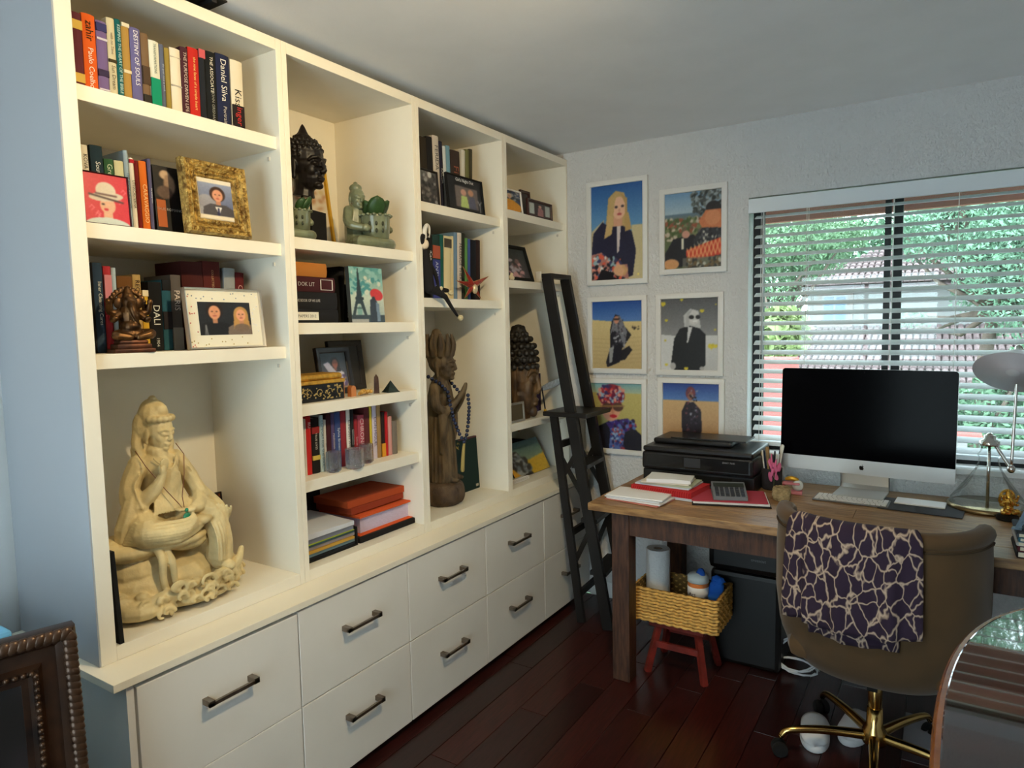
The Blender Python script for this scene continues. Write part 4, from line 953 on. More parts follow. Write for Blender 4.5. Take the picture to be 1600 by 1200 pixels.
frame_px('larger black photo frame leaning at the back of the shelf', (q2(330, 0)[0], 0), (q2(572, 0)[0], 0), q2(250, 712), -.25, z, .024, .016, dark, Pic(12, 12, (40, 40, 44)), lean=.12)
o = MB().prism([(-.03, 0), (.03, 0), (.018, .10), (0, .13), (-.018, .10)], .012).build('black_ornament', dark); o.location = (-.22, YS[1]+T+.04, zf); tag(o, 'black pointed ornament at the left behind the lacquer box', 'ornament')
# fourth compartment
z = SH[1][3]; zf = z+.0006
items = []
for a, b, Y, col, wd, ti, tc, kw in [
    (262, 281, 520, (214, 206, 196), 'thin white book', None, 0, {}), (282, 323, 500, (196, 38, 36), 'red book', 'RU', (230, 200, 190), dict(tpos=(.85, .12))),
    (325, 390, 515, (28, 26, 28), 'black book with a yellow band', [('TRUE LIVES', .58, .3, (220, 215, 205), .3)], 0, dict(bands=[(.24, .32, (214, 190, 90)), (.72, .84, (150, 40, 40))])),
    (394, 428, 490, (176, 198, 206), 'pale blue book with white letters', 'COMFORT FOR THE SOUL', (70, 90, 100), {}), (430, 450, 528, (206, 200, 190), 'slim white book', 'ERIC', (50, 50, 50), {}),
    (452, 492, 480, (64, 24, 30), 'dark maroon book', None, 0, {}), (494, 522, 474, (84, 70, 110), 'purple book', 'MARVANA', (210, 200, 210), {}), (524, 572, 465, (60, 78, 130), 'blue book with white letters', 'Sylvia Browne', (200, 210, 225), {}),
    (574, 620, 455, (140, 40, 50), 'crimson book', None, 0, {}), (622, 654, 440, (222, 218, 210), 'white book with dark letters', 'RUMINANT WORDS', (40, 40, 40), {}), (656, 684, 440, (30, 30, 32), 'black book with white dots', '::::::::::::::', (230, 230, 230), {}),
    (688, 716, 520, (150, 36, 44), 'short red book', 'Secret', (220, 170, 170), {}), (718, 772, 490, (170, 70, 84), 'rose red book', 'CHRONICLES', (225, 190, 190), {}), (774, 816, 425, (96, 40, 42), 'brown red book', None, 0, {}),
    (818, 837, 410, (206, 182, 60), 'thin yellow book', None, 0, {}), (839, 877, 405, (206, 196, 214), 'white and lilac book', 'DON MIGUEL', (90, 80, 120), {}), (879, 911, 405, (160, 128, 84), 'tan book', None, 0, {}),
    (913, 944, 465, (40, 26, 24), 'black book with an orange foot', None, 0, dict(bands=[(.0, .3, (214, 150, 40))])), (946, 970, 460, (186, 30, 36), 'slim red book', None, 0, {}), (972, 1004, 500, (206, 150, 146), 'pink book', None, 0, {}), (1006, 1048, 540, (120, 112, 104), 'grey booklet', None, 0, {})]:
    items.append((a+3, b+3, a-18, Y, col, wd, ti, tc, kw))
row('the shelf with glass votives', 'books behind the glass votives', -.085, z, .14, items, q)
glass = M('cut_glass', (236, 240, 244), .03, trans=1.0, ior=1.5, bump=.5, bscale=160)
for k, (px, pyt, x, r_) in enumerate([(522, 688, -.05, .026), (555, 684, -.03, .033), (573, 682, -.062, .026)]):
    h = .072; y = y_at(px, x, z)
    m = MB().lathe([(r_*.8, 0), (r_, .006), (r_, h), (r_*.78, h), (r_*.74, .014), (0, .012)], 8)
    o = m.build('glass_votive', glass); o.location = (x, y, zf)
    tag(o, ['cut glass votive holder at the left of the three', 'front cut glass votive holder, largest of the three', 'cut glass votive holder at the right of the three'][k], 'glass', 'cut glass votive holders')
# bottom compartment: tray of papers and orange folders
z = ZR; zf = z+.0006; q = lambda X, Y: (440+X/6.154, 780+Y/6.154)
def slab(label, name, cat, x0, x1, y0, y1, z0, z1, mat, rz=0.0, group=None, wav=0.0, bev=.001):
    """a sheet stack / folder with slightly uneven top"""
    cx, cy = (x0+x1)/2, (y0+y1)/2; hx, hy = (x1-x0)/2, (y1-y0)/2; m = MB(); n = 8; r_ = random.Random(int(cx*1e4+cy*1e5) % 9999)
    if wav:
        def up(u, v): return (-hx+2*hx*u, -hy+2*hy*v, (z1-z0)+wav*math.sin(3*u+2*v+r_.random()*.2)*(.4+u))
        m.grid(up, n, n); base_ = len(m.v)
        m.grid(lambda u, v: (-hx+2*hx*u, -hy+2*hy*v, wav*.0), n, n)
        N_ = n+1
        for i in range(n):
            m.f += [(i, i+1, base_+i+1, base_+i), (n*N_+i, n*N_+i+1, base_+n*N_+i+1, base_+n*N_+i), (i*N_, (i+1)*N_, base_+(i+1)*N_, base_+i*N_), (i*N_+n, (i+1)*N_+n, base_+(i+1)*N_+n, base_+i*N_+n)]
    else: m.bbox(-hx, hx, -hy, hy, 0, z1-z0, bev)
    o = m.build(name, mat); o.location = (cx, cy, z0); o.rotation_euler = (0, 0, rz); return tag(o, label, cat, group)
y0 = YS[1]+T+.004; y1 = y_at(q(735, 0)[0], -.05, z)
tr_ = thing('paper_tray', 'black desk tray holding folders and papers', 'tray', (-.16, (y0+y1)/2, zf)); tm = C(18, 18, 20, 40); Wt = y1-y0
MB().box(-.14, .11, -Wt/2, Wt/2, 0, .006).build('tray_floor', tm, tr_); MB().box(-.14, .11, Wt/2-.006, Wt/2, .006, .07).build('tray_side', tm, tr_); MB().box(-.14, -.134, -Wt/2, Wt/2-.006, .006, .07).build('tray_back', tm, tr_)
zz = zf+.0065
for k, (col, th, lab) in enumerate([((28, 30, 34), .012, 'black folder at the bottom of the black tray'), ((96, 118, 126), .012, 'grey blue folder in the black tray'), ((190, 148, 60), .010, 'yellow folder in the black tray'), ((150, 140, 140), .012, 'grey paper wad in the black tray'), ((60, 84, 92), .009, 'dark teal folder in the black tray'), ((150, 170, 60), .004, 'thin lime folder in the black tray')]):
    slab(lab, 'folder', 'folder', -.285, -.055+.004*(k % 3), y0+.004, y1-.010-.004*(k % 3), zz, zz+th-.0006, C(*col, 60), 0.0, 'folders in the tray', 0, .0008); zz += th
slab('grey loose papers near the top of the black tray', 'paper_stack', 'papers', -.28, -.05, y0+.004, y1-.02, zz, zz+.018, C(140, 140, 150, 80), 0, None, .0025); zz += .0212
slab('curled pale sheets on top of the black tray', 'paper_stack', 'papers', -.27, -.035, y0+.006, y1-.03, zz, zz+.022, C(200, 204, 212, 80), 0, None, .005)
ya = y_at(q(760, 0)[0], -.05, z); yb_ = y_at(q(1330, 0)[0], -.10, z)
pf = thing('portfolio', 'black portfolio with an orange lining under the white paper stack', 'folder', (-.16, (ya+yb_)/2, zf), (0, 0, 0))
hy = (yb_-ya)/2
MB().bbox(-.13, .11, -hy, hy, 0, .022, .002).build('case', C(22, 18, 18, 50), pf); MB().box(-.12, .098, -hy+.012, hy-.012, .022, .0245).build('lining', C(222, 92, 34, 60), pf)
slab('thick stack of white paper on the portfolio', 'paper_stack', 'papers', -.27, -.085, ya+.035, yb_-.07, zf+.0252, zf+.082, M('paper_edges', (206, 196, 220), .8, var=.1, scale=90, stretch=(1, 1, 12)), 0, None, .002)
slab('orange folder lying on the white paper stack', 'folder', 'folder', -.29, -.07, ya+.02, yb_-.045, zf+.086, zf+.094, C(214, 88, 36, 60), 0, 'orange folders', .0015)
slab('brick orange book under the shelf, lower of two', 'book', 'book', -.29, -.10, ya+.005, yb_-.10, zf+.099, zf+.124, C(150, 58, 30, 55), .02, 'orange books on the folders')
slab('brick orange book under the shelf, upper of two', 'book', 'book', -.295, -.105, ya+.0, yb_-.09, zf+.1245, zf+.150, C(176, 74, 34, 55), -.02, 'orange books on the folders')
slab('white papers wedged beside the orange books', 'paper_stack', 'papers', -.29, -.08, yb_-.085, yb_-.045, zf+.0985, zf+.122, C(206, 200, 212, 80), 0)
slab('dark upright binder in the bottom compartment behind the tray', 'binder', 'binder', -.40, -.31, y0+.02, y1+.06, zf, zf+.19, C(20, 20, 24, 50))

# ================================================================== BAY 3
z = SH[2][0]; zf = z+.0006; q = lambda X, Y: (640+X/3.873, 180+Y/3.873)
row('the third bay top shelf', 'books on the top shelf of the third bay', -.09, z, .14, [
    (72, 122, 52, 120, (50, 44, 36), 'dark brown book', None, 0, {}), (124, 158, 95, 120, (30, 30, 34), 'black book', None, 0, {}), (160, 196, 120, 110, (206, 198, 190), 'white book', 'FERIDA', (90, 90, 90), dict(tpos=(.7, .5))),
    (197, 218, 152, 145, (34, 34, 54), 'navy book', 'KAILUA', (210, 210, 210), {}), (219, 238, 188, 180, (198, 206, 210), 'thin white book', None, 0, {}), (239, 262, 206, 175, (110, 150, 170), 'light blue book', None, 0, {}),
    (264, 318, 250, 205, (60, 48, 44), 'brown book', 'Fiction', (150, 90, 70), {}), (320, 342, 318, 208, (206, 202, 190), 'white slim book', None, 0, {}), (343, 366, 342, 205, (104, 104, 64), 'olive book', None, 0, {}), (367, 384, 365, 203, (62, 58, 42), 'dark olive book', None, 0, {})], q)
p = Pic(40, 54, (60, 58, 56), 2); p.vgrad(0, 1, (90, 90, 90), (50, 46, 44)); p.speck(0, 0, 1, 1, [(150, 150, 150), (40, 40, 40), (110, 104, 100)], 40, .08); p.el(.6, .1, .12, .1, (200, 200, 200)); p.noise(.05)
frame_px('dark framed grey photograph at the left of the third bay', (q(75, 0)[0], 0), (q(188, 0)[0], 0), q(60, 320), -.04, z, .008, .012, dark, p, lean=.08)
p = Pic(70, 54, (30, 30, 32), 2); p.rect(.22, .28, .86, .9, (110, 100, 96)); p.el(.45, .45, .08, .1, (200, 150, 130)); p.el(.66, .42, .08, .1, (190, 140, 110)); p.poly([(.34, .9), (.38, .56), (.54, .56), (.58, .9)], (180, 200, 120)); p.poly([(.58, .9), (.6, .54), (.76, .54), (.8, .9)], (90, 90, 110)); p.line([(.86, .62), (.9, .72), (.96, .62)], .01, (200, 200, 200)); p.line([(.91, .74), (.91, .95)], .01, (200, 200, 200)); p.noise(.04)
f_ = frame_px('black party photo frame with script lettering along its top', (q(245, 0)[0], 0), (q(460, 0)[0], 0), q(236, 350), -.03, z, .006, .014, C(16, 16, 18, 30), p, lean=.10)
bbx = [c for c in f_.children if c.name.startswith('print')][0]; ymn = min(v.co.y for v in bbx.data.vertices); zmx = max(v.co.z for v in bbx.data.vertices)+bbx.location.z
text(f_, 'Girls Night Out', (.0002, ymn*.05, zmx*.88), (0, 1, 0), (0, 0, 1), -ymn*1.75, .019, C(235, 235, 235), 'script_lettering')
# second compartment
z = SH[2][1]; zf = z+.0006; q = lambda X, Y: (640+X/6, 300+Y/6)
row('the shelf with the red star', 'books behind the red star', -.10, z, .14, [
    (185, 222, 180, 400, (24, 24, 26), 'black book', 'iCan', (235, 235, 235), dict(tpos=(.68, .3), tsize=.6)), (224, 292, 215, 400, (34, 62, 60), 'green and blue book', [('ANTHONY', .34, .5, (190, 200, 230), .5)], 0, dict(bands=[(.0, .62, (58, 66, 140)), (.64, .84, (176, 90, 70))])),
    (294, 328, 290, 400, (30, 92, 88), 'teal green book', None, 0, {}), (332, 398, 325, 408, (224, 212, 170), 'cream book with a small photo', None, 0, dict(bands=[(.82, .96, (80, 76, 70))])), (400, 420, 390, 412, (214, 200, 160), 'slim cream book', None, 0, {}),
    (422, 455, 408, 375, (110, 140, 170), 'light blue book', None, 0, {}), (457, 495, 445, 378, (210, 200, 190), 'white book with black capitals', 'MASSAGE THERAPY', (50, 36, 36), {}), (497, 524, 490, 385, (40, 44, 36), 'black and green book', None, 0, {}),
    (528, 552, 522, 430, (90, 140, 80), 'green book', None, 0, {}), (554, 578, 548, 440, (60, 80, 140), 'blue book', None, 0, {}), (580, 632, 575, 445, (16, 18, 28), 'thick black book', None, 0, {}), (634, 668, 628, 448, (40, 22, 22), 'dark brown book', None, 0, {})], q)
# jester marionette sitting on the shelf edge, legs hanging
xm = -.03; ym = y_at(q(150, 0)[0], xm, z)
mt = thing('jester_doll', 'black jester doll sitting on the shelf edge with dangling legs', 'doll', (xm, ym, zf))
Zp = lambda X, Y: onx(*q(X, Y), xm+.03); L_ = lambda X, Y, dx=0.0: Vector((xm+.03+dx, Zp(X, Y)[1], Zp(X, Y)[2]))-Vector((xm, ym, zf))
felt = C(24, 22, 24, 80)
m = MB(); m.limb([L_(150, 560), L_(165, 720), L_(185, 900)], [.014, .02, .024]); m.limb([L_(185, 920), L_(240, 940, .01), L_(300, 985, .02)], [.016, .014, .011]); m.limb([L_(300, 985, .02), L_(350, 1080, .024), L_(405, 1160, .024)], [.010, .008, .006])
m.limb([L_(180, 915), L_(250, 915, .01), L_(330, 925, .012)], [.014, .012, .009]); m.limb([L_(165, 640), L_(215, 760, .012), L_(240, 880, .016)], [.010, .009, .006])
solid(m, 'body', felt, mt, .003, 2)
MB().ell(L_(140, 490), (.018, .017, .021)).build('face', C(214, 196, 170), mt, True)
MB().limb([L_(135, 420), L_(140, 360), L_(160, 310), L_(182, 340), L_(182, 420)], [.013, .010, .007, .006, .004]).build('curled_hat', C(206, 200, 190), mt, True)
MB().limb([L_(118, 470), L_(120, 420), L_(165, 400)], [.01, .012, .008]).build('cap', felt, mt, True)
for P_, n_ in ((L_(358, 945, .016), 'pom_pom'), (L_(435, 1180, .024), 'pom_pom'), (L_(260, 905, .02), 'hand')):
    MB().ell(P_, (.0125,)*3 if n_ == 'pom_pom' else (.007, .008, .009), 10, 8).build(n_, M('cream_wool', (222, 206, 160), .9, bump=.8, bscale=300), mt, True)
# red star ornament
xs = -.045; ys = y_at(q(598, 0)[0], xs, z); zc_ = onx(*q(590, 880), xs)[2]-zf
st = thing('star_ornament', 'red and gold star ornament with pointed arms on the shelf', 'ornament', (xs, ys, zf))
pts = [(435, 830), (500, 700), (740, 790), (668, 1000), (515, 995)]
cen = Vector((0, 0, zc_))
rd = M('red_lacquer', (140, 44, 36), .3, var=.3, scale=60); gd = M('antique_brass', (176, 140, 90), .35, .6)
for X, Y in pts:
    tip = onx(*q(X, Y), xs); tp = Vector((0, tip[1]-ys, max(.003, tip[2]-zf))); d_ = (tp-cen).normalized(); sd = Vector((1, 0, 0)).cross(d_)
    b0, b1 = cen+sd*.017, cen-sd*.017; mid = cen+d_*(tp-cen).length*.4
    MB().add([b0, b1, tp, mid+Vector((.011, 0, 0)), mid-Vector((.011, 0, 0)), cen+Vector((.012, 0, 0)), cen-Vector((.012, 0, 0))], [(0, 3, 2), (1, 2, 3), (0, 2, 4), (1, 4, 2), (0, 5, 3), (5, 1, 3), (0, 4, 6), (6, 4, 1)]).build('arm', rd, st)
    MB().tube([b0, tp, b1], .0018, 6).build('rim', gd, st, True)
MB().ell((.010, 0, zc_-.014), (.012, .017, .022), 12, 8).build('mask', M('pale_brass', (214, 196, 160), .35, .5), st, True)
# bottom compartment: tall wooden figure with beads
z = ZR; zf = z+.0006; q = lambda X, Y: (650+X/3.427, 470+Y/3.427)
xw = -.14; yw = y_at(693, xw, z); wt = onx(682, 517, xw)[2]-zf
wood = M('weathered_carving', (112, 94, 66), .7, col2=(62, 50, 36), scale=26, stretch=(1, 1, .35), bump=.7, bscale=60)
wf = thing('standing_statue', 'tall weathered wooden figure with praying hands and crown', 'statue', (xw, yw, zf), (0, 0, math.radians(18)))
S_ = wt/.70; m = MB()
m.lathe([(.065, 0), (.078, .02), (.082, .05), (.076, .085), (.055, .098), (0, .10)], 20)
for k in range(9): a = 2*PI*k/9; m.ell((.07*math.cos(a), .07*math.sin(a), .048), (.022, .03, .042), rot=(0, 0, a))
m.v = [tuple(Vector(a)*S_) for a in m.v]; solid(m, 'lotus_base', M('base_wood', (96, 78, 58), .75, col2=(70, 54, 42), scale=22, bump=.6, bscale=60), wf, .004*S_, 1)
m = MB(); m.limb([(0, 0, .10), (-.005, 0, .2), (-.005, 0, .33), (0, 0, .44), (0, 0, .5)], [.058, .052, .055, .052, .035]); m.ell((0, 0, .475), (.04, .068, .035))
for k in range(22):
    a = 2*PI*k/22; m.limb([(.056*math.cos(a), .056*math.sin(a), .10), (.052*math.cos(a), .055*math.sin(a), .22), (.045*math.cos(a), .054*math.sin(a), .36)], [.008, .0055, .004], 6)
for s in (-1, 1):
    m.limb([(0, s*.066, .475), (.01, s*.075, .41), (.04, s*.055, .38)], [.022, .022, .019]); m.limb([(.04, s*.055, .38), (.075, s*.03, .42), (.095, s*.010, .455)], [.018, .014, .010]); m.limb([(.090, s*.008, .445), (.102, s*.007, .47), (.108, s*.005, .490)], [.010, .009, .005])
    m.limb([(.03, s*.06, .37), (.03, s*.062, .30), (.02, s*.06, .22)], [.02, .018, .008]); m.ell((.05, s*.03, .105), (.03, .014, .012))
put(m, head_mb(ears=.26), xf((.01, 0, .565), .125)); m.limb([(-.005, 0, .60), (-.01, 0, .64), (-.01, 0, .69)], [.05, .044, .02])
for k in range(11):
    a = 2*PI*k/11; m.limb([(.052*math.cos(a), .05*math.sin(a), .605), (.06*math.cos(a), .057*math.sin(a), .645), (.052*math.cos(a), .05*math.sin(a), .685)], [.012, .012, .005], 6)
m.v = [tuple(Vector(a)*S_) for a in m.v]; solid(m, 'figure', wood, wf, .0034*S_, 1)
bead = M('lapis_bead', (36, 44, 72), .2)
loop = [(-.03, -.05, .52), (.02, -.06, .495), (.05, -.05, .46), (.06, -.055, .41), (.07, -.045, .35), (.085, -.025, .29), (.095, 0, .255), (.1, .02, .28), (.105, .03, .33), (.11, .03, .39), (.108, .025, .44), (.07, .035, .45), (.03, .055, .485), (-.02, .055, .52)]
nk = thing('bead_necklace', 'dark blue bead necklace draped on the wooden figure', 'necklace', (xw, yw, zf), (0, 0, math.radians(18)))
pp = [Vector(a)*S_ for a in loop]; L0 = 0; bd = None
for a, b in zip(pp, pp[1:]):
    n_ = max(1, int((b-a).length/.0165))
    for k in range(n_):
        c = a.lerp(b, k/n_)
        if bd is None: bd = MB().ell((0, 0, 0), (.0088,)*3, 10, 8).build('bead', bead, nk, True); o = bd
        else: o = clone(bd, nk)
        o.location = c
MB().limb([Vector((.095, 0, .25))*S_, Vector((.09, .0, .21))*S_, Vector((.085, 0, .14))*S_], [.005, .008, .010], 8).build('tassel', C(170, 150, 90, 80), nk, True)
# green notebook
y0 = y_at(718, -.17, z); y1 = y_at(771, -.17, z); hh = onx(720, 686, -.19)[2]-z
nb = thing('spiral_notebook', 'dark green spiral notebook with gold leaf corners', 'notebook', (-.17, (y0+y1)/2, zf), (0, -.06, 0)); hw = (y1-y0)/2
MB().bbox(-.016, 0, -hw, hw, 0, hh, .0015).build('cover', C(16, 44, 44, 45), nb); MB().box(-.0155, -.0005, hw, hw+.004, .003, hh-.003).build('pages', C(206, 190, 180, 80), nb)
for k in range(22): MB().tube([(-.008+.011*math.cos(a), hw+.002, .008+(hh-.016)*k/21+.001*a) for a in np.linspace(0, 6.28, 9)], .0009, 5).build('coil', C(170, 140, 130, 30), nb)
m = MB(); rs_ = random.Random(6)
for cy, cz, s in ((hw-.02, hh-.02, 1), (-hw+.02, .03, 1), (-hw+.014, hh-.03, .7)):
    for k in range(9): m.ell((.0004, cy+rs_.uniform(-.014, .014)*s, cz+rs_.uniform(-.02, .02)*s), (.0006, .0022, .006), 6, 4, (rs_.uniform(-1, 1), 0, 0))
m.build('gold_leaves', C(160, 140, 70, 35), nb); MB().box(0, .0008, -.006, .014, .012, .024).build('label', C(190, 180, 160), nb); MB().box(0, .0008, -hw+.02, hw-.03, hh-.006, hh-.001).build('red_band', C(90, 20, 40), nb)

# ================================================================== BAY 4
z = SH[3][0]; q = lambda X, Y: (770+X/6, 270+Y/6)
p = Pic(40, 50, (60, 70, 90), 2); p.speck(0, 0, 1, .5, [(40, 60, 100), (150, 150, 150), (30, 40, 50)], 40, .08); person(p, .4, .28, .12, (214, 170, 140), (200, 180, 150), (222, 160, 40), 1); p.el(.5, .8, .5, .3, (220, 150, 34)); p.noise(.04)
wf_ = M('white_frame', (226, 224, 220), .45)
frame_px('white framed photo of a person in a yellow dress', (q(105, 0)[0], 0), (q(290, 0)[0], 0), q(130, 148), -.035, z, .008, .012, wf_, p, lean=.12)
frame_px('dark brown photo frame behind, in the top corner compartment', (q(285, 0)[0], 0), (q(372, 0)[0], 0), q(262, 163), -.10, z, .016, .014, M('red_walnut', (58, 30, 26), .4), Pic(10, 10, (40, 26, 24)), lean=.08)
p = Pic(50, 38, (60, 50, 50), 2); p.rect(.05, .1, .25, .9, (190, 200, 196)); p.rect(.75, .1, .95, .9, (180, 190, 186)); p.poly([(.4, 1), (.42, .4), (.55, .3), (.66, .5), (.66, 1)], (170, 120, 120)); p.el(.52, .26, .07, .1, (210, 160, 140)); p.noise(.05)
frame_px('small landscape photo in a dark brown frame near the wall', (q(340, 0)[0], 0), (q(565, 0)[0], 0), q(342, 250), -.03, z, .012, .014, M('red_walnut'), p, lean=.05)
z = SH[3][1]
p = Pic(50, 60, (30, 30, 30), 3); p.vgrad(0, 1, (30, 40, 40), (60, 50, 50)); p.speck(0, .3, .8, 1, [(200, 150, 150), (120, 90, 90), (170, 160, 170), (60, 50, 60)], 60, .07); p.noise(.05)
frame_px('black photo frame on edge in the compartment above the ladder top', (q(120, 0)[0], 0), (q(395, 0)[0], 0), q(150, 668), -.05, z, .018, .018, C(16, 18, 18, 30), p, lean=.3)
yy = y_at(q(445, 0)[0], -.06, z)
cb = thing('desk_clock', 'little white box clock beside the black frame', 'clock', (-.06, yy, z+.0006)); MB().bbox(-.02, .02, -.026, .026, 0, .062, .006).build('case', C(214, 206, 190, 50), cb); MB().box(.02, .021, -.012, .012, .008, .026).build('dial', C(80, 56, 46), cb); MB().box(.02, .021, -.018, .018, .034, .052).build('face', C(190, 180, 160), cb)
o = MB().ell((0, 0, .012), (.010, .012, .012), 8, 6).ell((0, .018, .01), (.008, .010, .010), 8, 6).ell((0, .008, .026), (.008, .009, .009), 8, 6).build('shell_ornament', C(220, 204, 170), None, True); o.location = (-.03, y_at(q(170, 0)[0], -.03, z), z+.002); tag(o, 'tiny cream ornament in front of the black frame', 'ornament')
# wooden buddha head
z = SH[3][2]; zf = z+.0006; q = lambda X, Y: (780+X/3.638, 450+Y/3.638)
xh = -.10; yh = y_at(q(125, 0)[0], xh, z); ht = onx(*q(100, 190), xh)[2]-zf
t_ = thing('head_sculpture', 'tall dark wooden head with curled hair behind the ladder', 'statue', (xh, yh, zf), (0, 0, math.radians(12)))
s_ = ht/1.42; m = MB(); hm = head_mb(ears=.3, neck=.5); hm.v = [(a[0]*.62, a[1]*.60, a[2]*1.12) for a in hm.v]; c0 = (0, 0, .58*s_)
put(m, hm, xf(c0, s_)); m.limb([(-.02*s_, 0, 0.06*s_), (-.02*s_, 0, .35*s_)], [.17*s_, .19*s_], 12)
solid(m, 'face', M('gilded_wood', (112, 84, 50), .5, col2=(56, 40, 26), scale=22, stretch=(1, 1, .4), bump=.3, bscale=50), t_, .004, 1)
m = MB(); m.ell((-.03*s_, 0, .90*s_), (.27*s_, .25*s_, .26*s_)); m.ell((-.02*s_, 0, 1.18*s_), (.14*s_, .14*s_, .2*s_))
for r_ in range(5):
    zz = .74+.10*r_; R_ = .28*math.sqrt(max(.02, 1-((zz-.82)/.44)**2)); n_ = int(5+R_*44)
    for k in range(n_):
        a = 2*PI*(k+.5*(r_ % 2))/n_
        m.ell((-.03*s_+R_*s_*math.cos(a), R_*.92*s_*math.sin(a), (zz+.02)*s_), (.046*s_,)*3, 8, 6)
for r_ in range(3):
    zz = 1.14+.09*r_; R_ = [.14, .12, .07][r_]
    for k in range(9 if r_ < 2 else 5):
        a = 2*PI*k/(9 if r_ < 2 else 5); m.ell((-.02*s_+R_*s_*math.cos(a), R_*s_*math.sin(a), zz*s_), (.042*s_,)*3, 8, 6)
solid(m, 'curled_hair', M('dark_curls', (34, 30, 26), .5), t_, .0032, 1)
p = Pic(12, 12, (90, 80, 60), 1)
y0 = y_at(q(62, 0)[0], -.028, z); y1 = y_at(q(150, 0)[0], -.028, z)
frame('small silver open frame in front of the wooden head', (-.028, (y0+y1)/2, zf), (0, -.06, 0), y1-y0, .10, .012, .010, M('silver_frame'), p, stand=False, cat='picture frame')
y0 = y_at(q(188, 0)[0], -.16, z); y1 = y_at(q(228, 0)[0], -.16, z)
book('purple book standing between wooden head and feather ornament', (-.16, (y0+y1)/2, zf), (0, 0, 0), y1-y0, onx(*q(190, 482), -.16)[2]-z, .14, (50, 34, 84), 'VOGUE', (200, 190, 210), tpos=(.8, .25))
y0 = y1+.001
book('dark violet book next to the purple book', (-.165, y0+.018, zf), (0, 0, 0), .034, onx(*q(240, 486), -.16)[2]-z, .14, (44, 30, 64))
yf = y_at(q(262, 0)[0], -.05, z); ft = thing('feather_ornament', 'silver feather ornament on a small gold foot', 'ornament', (-.05, yf, zf))
PA = [Vector(onx(*q(a, b), -.05))-Vector((-.05, yf, zf)) for a, b in ((205, 590), (240, 565), (290, 545), (340, 525), (398, 512))]
m = MB(); m.grid(lambda u, v: (lambda k, t: PA[k].lerp(PA[k+1], t)+Vector((0.012*(v-.5), 0, (v-.5)*.045*math.sin(PI*min(1, .15+.85*(1-u)))-.012*abs(v-.5))))(min(3, int(u*4)), u*4-min(3, int(u*4))), 16, 6)
o = m.build('feather', M('silver_feather', (176, 186, 200), .3, .7, var=.2, scale=50), ft, True); o.modifiers.new('t', 'SOLIDIFY').thickness = .002
MB().tube([(0, 0, .03), PA[1]+Vector((0, .004, 0))], .004, 8).build('stem', C(40, 44, 60, 30), ft, True); MB().lathe([(.014, 0), (.013, .006), (.007, .014), (.009, .022), (.004, .032)], 12).build('foot', M('gilt_frame'), ft, True)
# bottom corner compartment: magazines
z = ZR; zf = z+.0006
p = Pic(60, 50, (120, 130, 120), 3); p.vgrad(0, .6, (70, 110, 120), (140, 160, 130)); p.poly([(0, 1), (.1, .3), (.3, .25), (.55, .9), (.5, 1)], (50, 46, 46)); p.poly([(.1, 1), (.18, .35), (.3, .3), (.5, .9)], (170, 176, 180)); p.poly([(.5, 1), (.45, .6), (1, .5), (1, 1)], (222, 182, 40)); p.poly([(0, 1), (0, .6), (.2, 1)], (226, 170, 60)); p.speck(.15, .35, .5, .9, [(60, 60, 60), (120, 130, 140)], 30, .05); p.noise(.05)
y0 = y_at(q(85, 0)[0], -.10, z); y1 = YS[4]-T-.06; hh = .19
mg = thing('picture_calendar', 'glossy picture calendar in yellow and blue leaning in corner compartment', 'calendar', (-.09, (y0+y1)/2, zf+.003), (0, -.5, 0)); MB().box(-.008, 0, -(y1-y0)/2, (y1-y0)/2, 0, hh).build('pages', C(40, 40, 44), mg); show_print(p, mg, y1-y0, hh, .0006, 0)
o = slab('dark flat album behind the picture calendar', 'album', 'album', -.36, -.24, y0, y1, zf, zf+.15, C(30, 30, 30, 50))
cbk = thing('comb_binder', 'white comb bound booklet lying at the front of the corner compartment', 'booklet', (-.05, y_at(q(122, 0)[0], -.05, z), zf)); MB().bbox(-.035, .0, -.075, .075, 0, .016, .002).build('pages', C(206, 204, 200), cbk)
for k in range(16): MB().tube([(.002+.008*math.cos(a), -.07+.0093*k, .0125+.010*math.sin(a)) for a in np.linspace(0, 6.28, 9)], .0013, 5).build('comb_ring', C(236, 234, 230), cbk)
# ================================================================== PICTURES ON THE WINDOW WALL
def wallpic(label, x0, x1, z0, z1, pic):
    return frame(label, ((x0+x1)/2, -.0245, z0), (0, 0, -PI/2), x1-x0, z1-z0, .026, .024, wf_, pic, 'white framed photographs on the wall', [(0, 0), (0, .95), (.08, 1), (.9, 1), (1, .9), (1, 0)], 'wall_picture', stand=False, cat='picture')
NAVY = (34, 34, 60); SAND = (206, 186, 140)
p = Pic(96, 150, (60, 110, 170), 1); p.vgrad(0, .5, (44, 92, 156), (110, 160, 200)); p.vgrad(.5, 1, (196, 182, 140), (206, 192, 150)); p.poly([(0, .48), (.25, .36), (.3, 1), (0, 1)], (196, 182, 146)); p.rect(.78, .44, 1, 1, (202, 188, 146))
p.poly([(.3, .36), (.34, .14), (.48, .07), (.64, .1), (.7, .22), (.68, .38), (.78, .46), (.62, .52), (.4, .5), (.24, .56)], (196, 164, 108))
p.poly([(0, .72), (.04, .5), (.22, .38), (.36, .44), (.62, .44), (.78, .5), (.86, .7), (.8, .96), (.6, 1), (0, 1)], NAVY); p.poly([(.5, .42), (.58, .42), (.54, .7), (.5, .72)], (214, 200, 196)); p.rect(.44, .34, .6, .44, (214, 160, 130))
